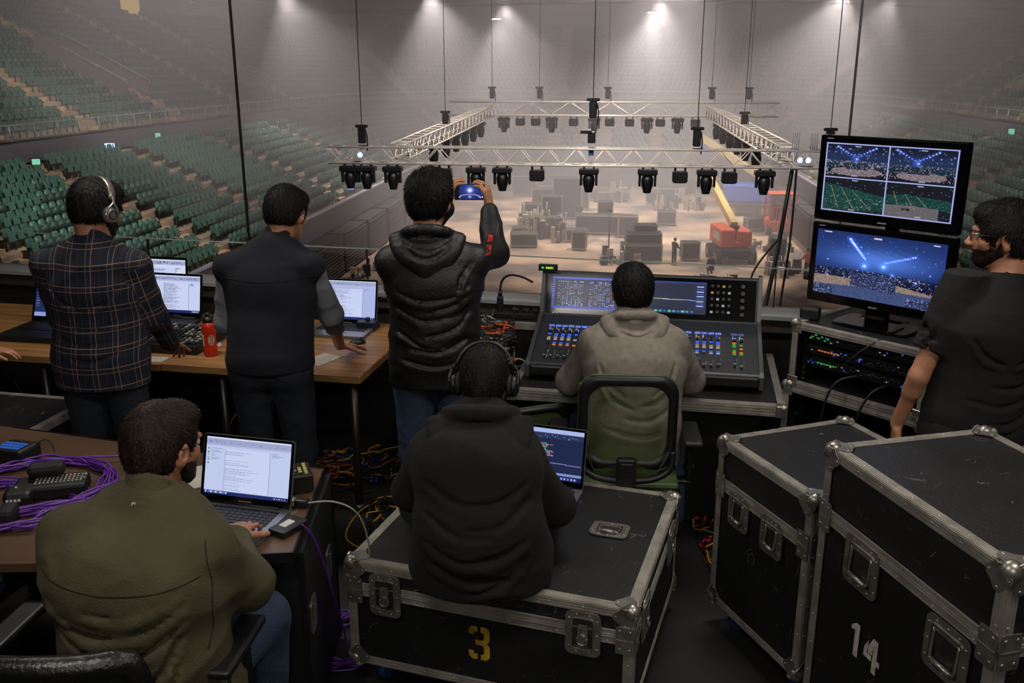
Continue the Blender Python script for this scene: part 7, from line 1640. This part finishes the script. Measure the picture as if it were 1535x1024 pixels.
cable([rk(.14, .03, .95), rk(.10, -.04, .91), rk(.06, -.06, .75), rk(.05, -.06, .4), rk(.05, -.06, .1)], .0055, M_cable, 'black cable hanging out of the lit rack, the right of the two')
# ------------------------------------------------------------------ brown desk of the man in olive
t = thing('desk', 'brown laminate desk covered with purple cable and a laptop', 'desk', (-1.60, 3.05, 0), 0)
mb = MB(); pts = [(-2.75, 2.60), (-1.30, 2.64), (-.715, 2.70), (-.742, 3.36), (-2.20, 3.80), (-2.75, 3.95)]; pts = [(x+1.60, y-3.05) for x, y in pts]; mb.prism(pts, .03, (0, 0, .765)); mb.build('desktop', M_brown, t)
mb = MB(); n = len(pts)
for i in (1, 2, 3): a, b = Vector((*pts[i], 0)), Vector((*pts[(i+1) % n], 0)); m_ = (a+b)/2; d_ = b-a; mb.box((m_.x, m_.y, .765), (d_.length, .006, .036), (0, 0, math.atan2(d_.y, d_.x)))
mb.build('edge_band', M_steel, t)
for lx, ly in ((-2.65, 2.7), (-2.55, 3.75)): mb = MB(); mb.box((lx+1.6, ly-3.05, .375), (.05, .05, .75)); mb.build('leg', M_steel, t)
t = thing('rack_case', 'narrow black rack case with latches standing under the right end of the brown desk', 'rack case', (-.80, 3.06, 0), R(2)); 
MB().box((0, 0, .38), (.18, .62, .74)).build('body', M_lam2, t)
for y_ in (-.31, .31): MB().box((.085, y_, .38), (.024, .006, .74)).build('edge_trim', M_steel, t)
for y_ in (-.2, .15): mb = MB(); mb.ring(rr(.09, .13, .02), rr(.06, .10, .012), .006, (.092, y_, .45), face_rot((1, 0, 0))); mb.box((.096, y_, .45), (.01, .012, .08)); mb.build('recessed_latch', M_zinc, t)
# purple cable coils
def coil(cx, cy, z, rx, ry, n, label, name, m=M_purple, r=.0042, seed=1, tilt=0, spread=.035, lay=.004):
    rs = random.Random(seed); P_ = []; 
    for k in range(n*14):
        a = 2*PI*k/14+rs.uniform(-.05, .05); q = 1+rs.uniform(-spread, spread)*3; ox, oy = rs.uniform(-.012, .012), rs.uniform(-.012, .012); P_.append((cx+rx*q*math.cos(a)+ox, cy+ry*q*math.sin(a)+oy, z+r+rs.uniform(0, lay*n*.6)))
    mb = MB(); mb.tube(P_, r, 6, res=4); o = mb.build(name, m); return tag(o, label, 'cable')
coil(-1.78, 3.17, .782, .27, .22, 13, 'big coil of purple cable on the brown desk', 'cable_coil', seed=1)
coil(-1.88, 3.02, .782, .33, .19, 9, 'flatter loops of purple cable at the left edge of the brown desk', 'cable_coil', seed=5, spread=.06)
coil(-.67, 3.33, 0, .17, .15, 10, 'coil of purple cable on the floor beside the case marked 3', 'cable_coil', seed=2, spread=.08, lay=.008)
cable([(-.72, 2.86, .80), (-.69, 2.90, .72), (-.67, 3.0, .5), (-.66, 3.15, .2), (-.66, 3.22, .03)], .004, M_purple, 'purple cable running down from the brown desk to the coil on the floor')
cable([(-2.1, 3.5, .79), (-1.9, 3.45, .80), (-1.72, 3.42, .805), (-1.52, 3.44, .80), (-1.42, 3.40, .80)], .0042, M_purple, 'single purple cable across the back of the brown desk')
cable([(-1.55, 3.40, .80), (-1.50, 3.33, .805), (-1.44, 3.28, .80), (-1.38, 3.20, .80), (-1.40, 3.05, .80)], .006, mat('cable_blue', '#1c2f6a', .5), 'dark blue cable at the edge of the purple coil')
t = thing('foot_controller', 'black control box with small buttons lying inside the purple cable coil', 'controller', (-1.70, 3.13, .784), R(14), rot=(R(3), 0, R(14)))
MB().rbox((0, 0, .03), (.25, .11, .055), .012).build('case', M_blackp, t); MB().rbox((-.10, -.05, .03), (.10, .09, .06), .02).build('end_block', M_blackp, t); MB().rbox((-.02, .04, .085), (.13, .06, .05), .02).build('clip', M_rubber, t)
mb = MB(); [mb.box((-.05+.014*(k % 12), -.02+.016*(k//12), .0585), (.007, .006, .002)) for k in range(48)]; o = mb.build('button', colb[0] if False else mat('print_pale', '#a8a49c', .6), t); o['kind'] = 'stuff'
mb = MB(); [mb.box((-.13+.013*k, -.0955, .035), (.009, .001, .010)) for k in range(4)]; mb.build('printed_marks', mat('print_white', '#d8d4cc', .6), t)
for k in range(3): MB().sphere((.115 if k else -.11, -.04+.03*k, .058), .007, 10).build('screw', M_zinc, t)
t = thing('wireless_pack', 'black box with glowing blue keys at the far left of the brown desk', 'control box', (-1.985, 3.43, .782), R(-14)); MB().rbox((0, 0, .035), (.14, .12, .07), .012).build('case', M_blackp, t)
mb = MB(); [mb.box((-.05+.017*(k % 6), -.03+.022*(k//6), .071), (.011, .014, .002)) for k in range(18)]; mb.build('lit_key', emis('key_blue', '#3a7ae8', .55), t)
cable([(-1.93, 3.44, .84), (-1.88, 3.47, .86), (-1.84, 3.44, .82), (-1.85, 3.38, .79)], .0035, M_cable, 'short black cable from the box with blue keys')
t = thing('adapter_bundle', 'teal and black connector bundle in front of the purple loops on the brown desk', 'connector', (-1.83, 2.90, .784), R(10)); MB().rbox((0, 0, .03), (.11, .06, .05), .01).build('case', mat('teal_box', '#2c5560', .5), t); MB().rbox((.08, .0, .03), (.06, .09, .06), .02).build('strap', M_rubber, t)
t = thing('network_switch', 'small box with coloured ports on the right edge of the brown desk', 'network box', (-.80, 3.20, .781), R(-70)); MB().rbox((0, 0, .035), (.13, .085, .07), .006).build('case', mat('dark_metal_box', '#33332f', .4, .5), t)
mb = MB(); rs = random.Random(5); [mb.box((-.045+.018*(k % 6), -.02+.02*(k//6), .071), (.011, .012, .003), None, rs.choice((0, 1, 2))) for k in range(18)]; mb.build('port', [mat('port_yellow', '#b8a838', .5), mat('port_white', '#b8b8b0', .5), mat('port_dark', '#202020', .5)], t)
t = thing('cable_connector', 'silver plug with a grey cable at the desk edge right of the laptop', 'plug', (-.775, 3.03, .784), R(-10)); MB().rbox((-.03, 0, .015), (.05, .028, .026), .004).build('plug_shell', mat('plug_silver', '#a8a8a4', .35, .6), t); MB().rbox((.02, 0, .015), (.05, .034, .03), .008).build('boot', M_blackp, t)
cable([(-.74, 3.02, .80), (-.64, 3.03, .80), (-.56, 3.05, .74), (-.53, 3.07, .60), (-.55, 3.12, .4), (-.60, 3.2, .15), (-.62, 3.25, .02)], .0035, M_grycab, 'thin grey cable arcing from the desk edge down to the floor')
t = thing('hard_drive', 'black box with a white label on the desk corner by the laptop', 'drive', (-.765, 2.855, .781), R(60)); MB().rbox((0, 0, .012), (.12, .075, .024), .005).build('case', M_blackp, t); MB().rpanel((0, .005, .0246), .05, .03, .001, .003).build('label_sticker', mat('sticker_white', '#c8c4bc', .6), t)
# ------------------------------------------------------------------ low case behind the desk at the left
cl = flight_case('flight_case', 'low black flight case with torn white tape behind the brown desk', 'flight case', (-2.62, 4.10, 0), R(-12), .85, .80, .69, split=.3, fine=False)
for (x, y, a, w, h, c_) in ((.10, -.22, 8, .22, .10, '#b8b4aa'), (.10, -.22, 8, .19, .05, '#3a3a38'), (-.12, -.18, 20, .10, .09, '#a8a49a'), (.13, -.26, 8, .06, .012, '#b04030')):
    MB().rpanel((0, 0, 0), w, h, .0012, .004).build('tape_patch', mat('tape_'+c_[1:], c_, .7, var=.3, vscale=25), cl, (x, y, .6915+.001*(c_ == '#3a3a38')+.002*(c_ == '#b04030')), (0, 0, R(a)))
t = thing('equipment_case', 'narrow black case with a yellow tag between the low case and the plaid man', 'case', (-2.06, 3.98, 0), R(-12)); MB().rbox((0, 0, .30), (.14, .62, .58), .01).build('body', M_lam2, t); MB().box((.0, 0, .592), (.03, .62, .004)).build('edge_trim', M_steel, t); MB().box((.071, .12, .54), (.002, .07, .035)).build('yellow_tag', mat('tag_yellow', '#c8a41c', .6), t)
fr_ = flight_case('flight_case', 'flight case with silver corners at the right edge behind the man in the T-shirt', 'flight case', (2.62, 4.12, 0), R(-20), .50, .50, .70, fine=False)
# ------------------------------------------------------------------ patch rack and cable heap left of the console
t = thing('patch_case', 'open flight case with silver corners behind the cable heap left of the console', 'flight case', (.04, 5.22, 0), CY); MB().box((0, 0, .60), (.34, .40, .60)).build('body', M_lam2, t)
mb = MB(); mb.box((0, -.203, .905), (.34, .006, .035)); mb.box((0, -.18, .918), (.34, .05, .004)); mb.build('edge_trim', M_alu, t)
mb = MB(); mb.box((-.172, -.19, .75), (.006, .03, .32)); mb.rbox((-.165, -.198, .90), (.06, .02, .05), .006); mb.sphere((-.165, -.2, .92), .022, 12); mb.build('ball_corner', M_zinc, t)
t = thing('power_strip', 'black power strip with plugs on the case left of the console', 'power strip', (.05, 5.11, .921), CY); MB().rbox((0, 0, .02), (.30, .05, .04), .008).build('housing', M_blackp, t)
for k in range(3): MB().rbox((-.03+.06*k, 0, .05), (.04, .04, .03), .01).build('plug', M_blackp, t)
mb = MB(); mb.rbox((-.12, 0, .08), (.036, .036, .10), .01); mb.cyl((-.12, 0, .13), (-.12, 0, .16), .012, 10); mb.build('tall_plug', M_blackp, t)
cable([(-.068, 5.135, 1.08), (-.055, 5.14, 1.14), (-.01, 5.12, 1.175), (.06, 5.09, 1.17), (.115, 5.05, 1.15)], .007, M_cable, 'thick black power cable arching from the power strip to the console')
t = thing('cable_trolley', 'low black case piled with tangled cables between the black jacket man and the console', 'case', (-.25, 4.92, 0), CY); MB().rbox((0, 0, .40), (.42, .56, .78), .01).build('body', M_lam2, t)
t = thing('junction_box', 'weathered grey junction box on the booth wall behind the cable heap', 'junction box', (-.33, 5.475, .70)); MB().rbox((0, 0, .10), (.20, .06, .2), .01).build('housing', mat('box_grey', '#4a4640', .6, var=.3, vscale=12), t); MB().rbox((0, -.034, .10), (.15, .01, .15), .01).build('door', mat('box_grey2', '#3c3934', .6, var=.3, vscale=12), t)
rs = random.Random(21); hp = MB()
cols5 = [M_cable, M_cable, M_cable, M_cable, M_grycab, M_orng, M_cable, mat('cable_red', '#a02418', .5)]
def tangle(cx, cy, z0, rx, ry, hz, n, label, seed, mats, r=.005, name='cable_tangle'):
    rs = random.Random(seed); mb = MB()
    for k in range(n):
        p = [cx+rs.uniform(-rx, rx), cy+rs.uniform(-ry, ry), z0+rs.uniform(.0, hz)]; a = rs.uniform(0, 6.28); P_ = []
        for j in range(rs.randint(4, 8)):
            P_.append(tuple(p)); a += rs.uniform(-1.3, 1.3); p[0] = min(max(p[0]+.07*math.cos(a), cx-rx), cx+rx); p[1] = min(max(p[1]+.07*math.sin(a), cy-ry), cy+ry); p[2] = min(max(p[2]+rs.uniform(-.03, .03), z0+r), z0+hz)
        mb.tube(P_, r*rs.uniform(.6, 1.2), 5, k % len(mats), res=4)
    for k in range(n//3):
        q = (cx+rs.uniform(-rx, rx), cy+rs.uniform(-ry, ry), z0+rs.uniform(hz*.3, hz)); d = Vector((rs.uniform(-1, 1), rs.uniform(-1, 1), rs.uniform(-.3, .5))).normalized()*.035; mb.cyl(q, (q[0]+d.x, q[1]+d.y, q[2]+d.z), .008, 8, mi=len(mats)-1)
    o = mb.build(name, mats); return tag(o, label, 'cables', kind='stuff')
tangle(-.19, 4.93, .792, .20, .26, .17, 110, 'heap of tangled cables and plugs left of the console', 3, [M_cable, M_cable, M_cable, M_grycab, M_cable, M_orng, M_cable, mat('plug_grey', '#6a6a66', .4, .4)])
tangle(.03, 4.72, .0+.52, .05, .05, .3, 14, 'cables hanging beside the left side of the console', 4, [M_cable, M_grycab, M_orng, mat('plug_grey', '#6a6a66', .4, .4)], .004)
t = thing('small_mixer', 'small tilted grey mixer with glinting knobs on the cable heap', 'small mixer', (-.14, 4.73, .875), rot=(R(24), 0, R(-14))); MB().rbox((0, 0, 0), (.24, .20, .05), .008).build('case', mat('mixer_grey', '#2c3038', .45), t)
mb = MB(); rs = random.Random(8); [knob(mb, (-.09+.03*(k % 7), -.06+.04*(k//7), .025), .007, .014, rs.choice((0, 1, 2, 3))) for k in range(28)]; o = mb.build('knob', [mat('plug_silver', '#a8a8a4', .35, .6), M_blackp, mat('knob_blue', '#2c4a8c', .4), mat('knob_yellow', '#b8b04a', .4)], t)
tangle(-.95, 5.05, .0, .42, .28, .05, 60, 'orange and yellow cables tangled on the floor under the wooden table', 5, [M_cable, M_ylw, M_cable, M_orng, M_ylw, M_cable, mat('cable_blue', '#1c2f6a', .5)], .005)
tangle(-.60, 4.45, .0, .16, .16, .05, 34, 'dark loops of cable on the floor at the foot of the table leg', 9, [M_cable, M_cable, M_ylw, M_cable], .005)
tangle(1.10, 4.55-.35, .0, .16, .30, .06, 34, 'orange and red cables tangled on the floor right of the green chair', 6, [M_orng, M_cable, M_cable, M_ylw, M_cable, mat('cable_red', '#a02418', .5)], .005)
cable([(-1.62, 4.9, .30), (-1.56, 4.86, .42), (-1.45, 4.84, .50), (-1.30, 4.86, .47), (-1.18, 4.9, .38)], .004, M_ylw, 'yellow cable arching under the wooden table')
cable([(-.74, 4.1, .01), (-.85, 4.25, .008), (-.80, 4.5, .03), (-.62, 4.75, .01), (-.4, 4.9, .02)], .004, M_ylw, 'yellow cable snaking over the floor past the table leg')
cable([(-.62, 4.98, .3), (-.58, 4.95, .40), (-.50, 4.93, .42), (-.45, 4.95, .30), (-.44, 4.9, .1)], .006, M_grycab, 'beige cable loop hanging under the case of cables')
cable([(-2.85, 4.95, .70), (-2.6, 4.8, .35), (-2.4, 4.75, .1), (-2.35, 4.7, .02)], .005, M_cable, 'black cable hanging under the far left table')
# cable from the rig down to the console
cable([(1.30, 4.98, .96), (1.335, 5.03, 1.2), (1.46, 5.02, 1.40)], .006, M_cable, 'black cable rising behind the right end of the console')
# phone picture
ph_t = [o for o in C.objects if o.name == 'phone'][0] if any(o.name == 'phone' for o in C.objects) else None
if ph_t:
    im = cimg(60, 34, '#12246a'); blob(im, .5, .36, .13, '#e0e8ff', 1.2); blob(im, .5, .3, .4, '#3a5cc0', .5)
    for k in range(26):
        a = PI*k/25; blob(im, .5+.36*math.cos(a), .86-.22*math.sin(a), .03, '#c8b8c8', .7)
    blob(im, .5, .80, .08, '#d0d8f8', .6); im[:, :8] = 0; rect(im, .92, .2, .96, .3, '#ffffff'); rect(im, .92, .5, .97, .6, '#ffffff'); rect(im, .93, .8, .96, .86, '#ffffff')
    display('display', ph_t, .142, .070, np.clip(im, 0, 1.4), Matrix.Translation((0, 0, .0018))@Matrix.Rotation(-PI/2, 4, 'X'))
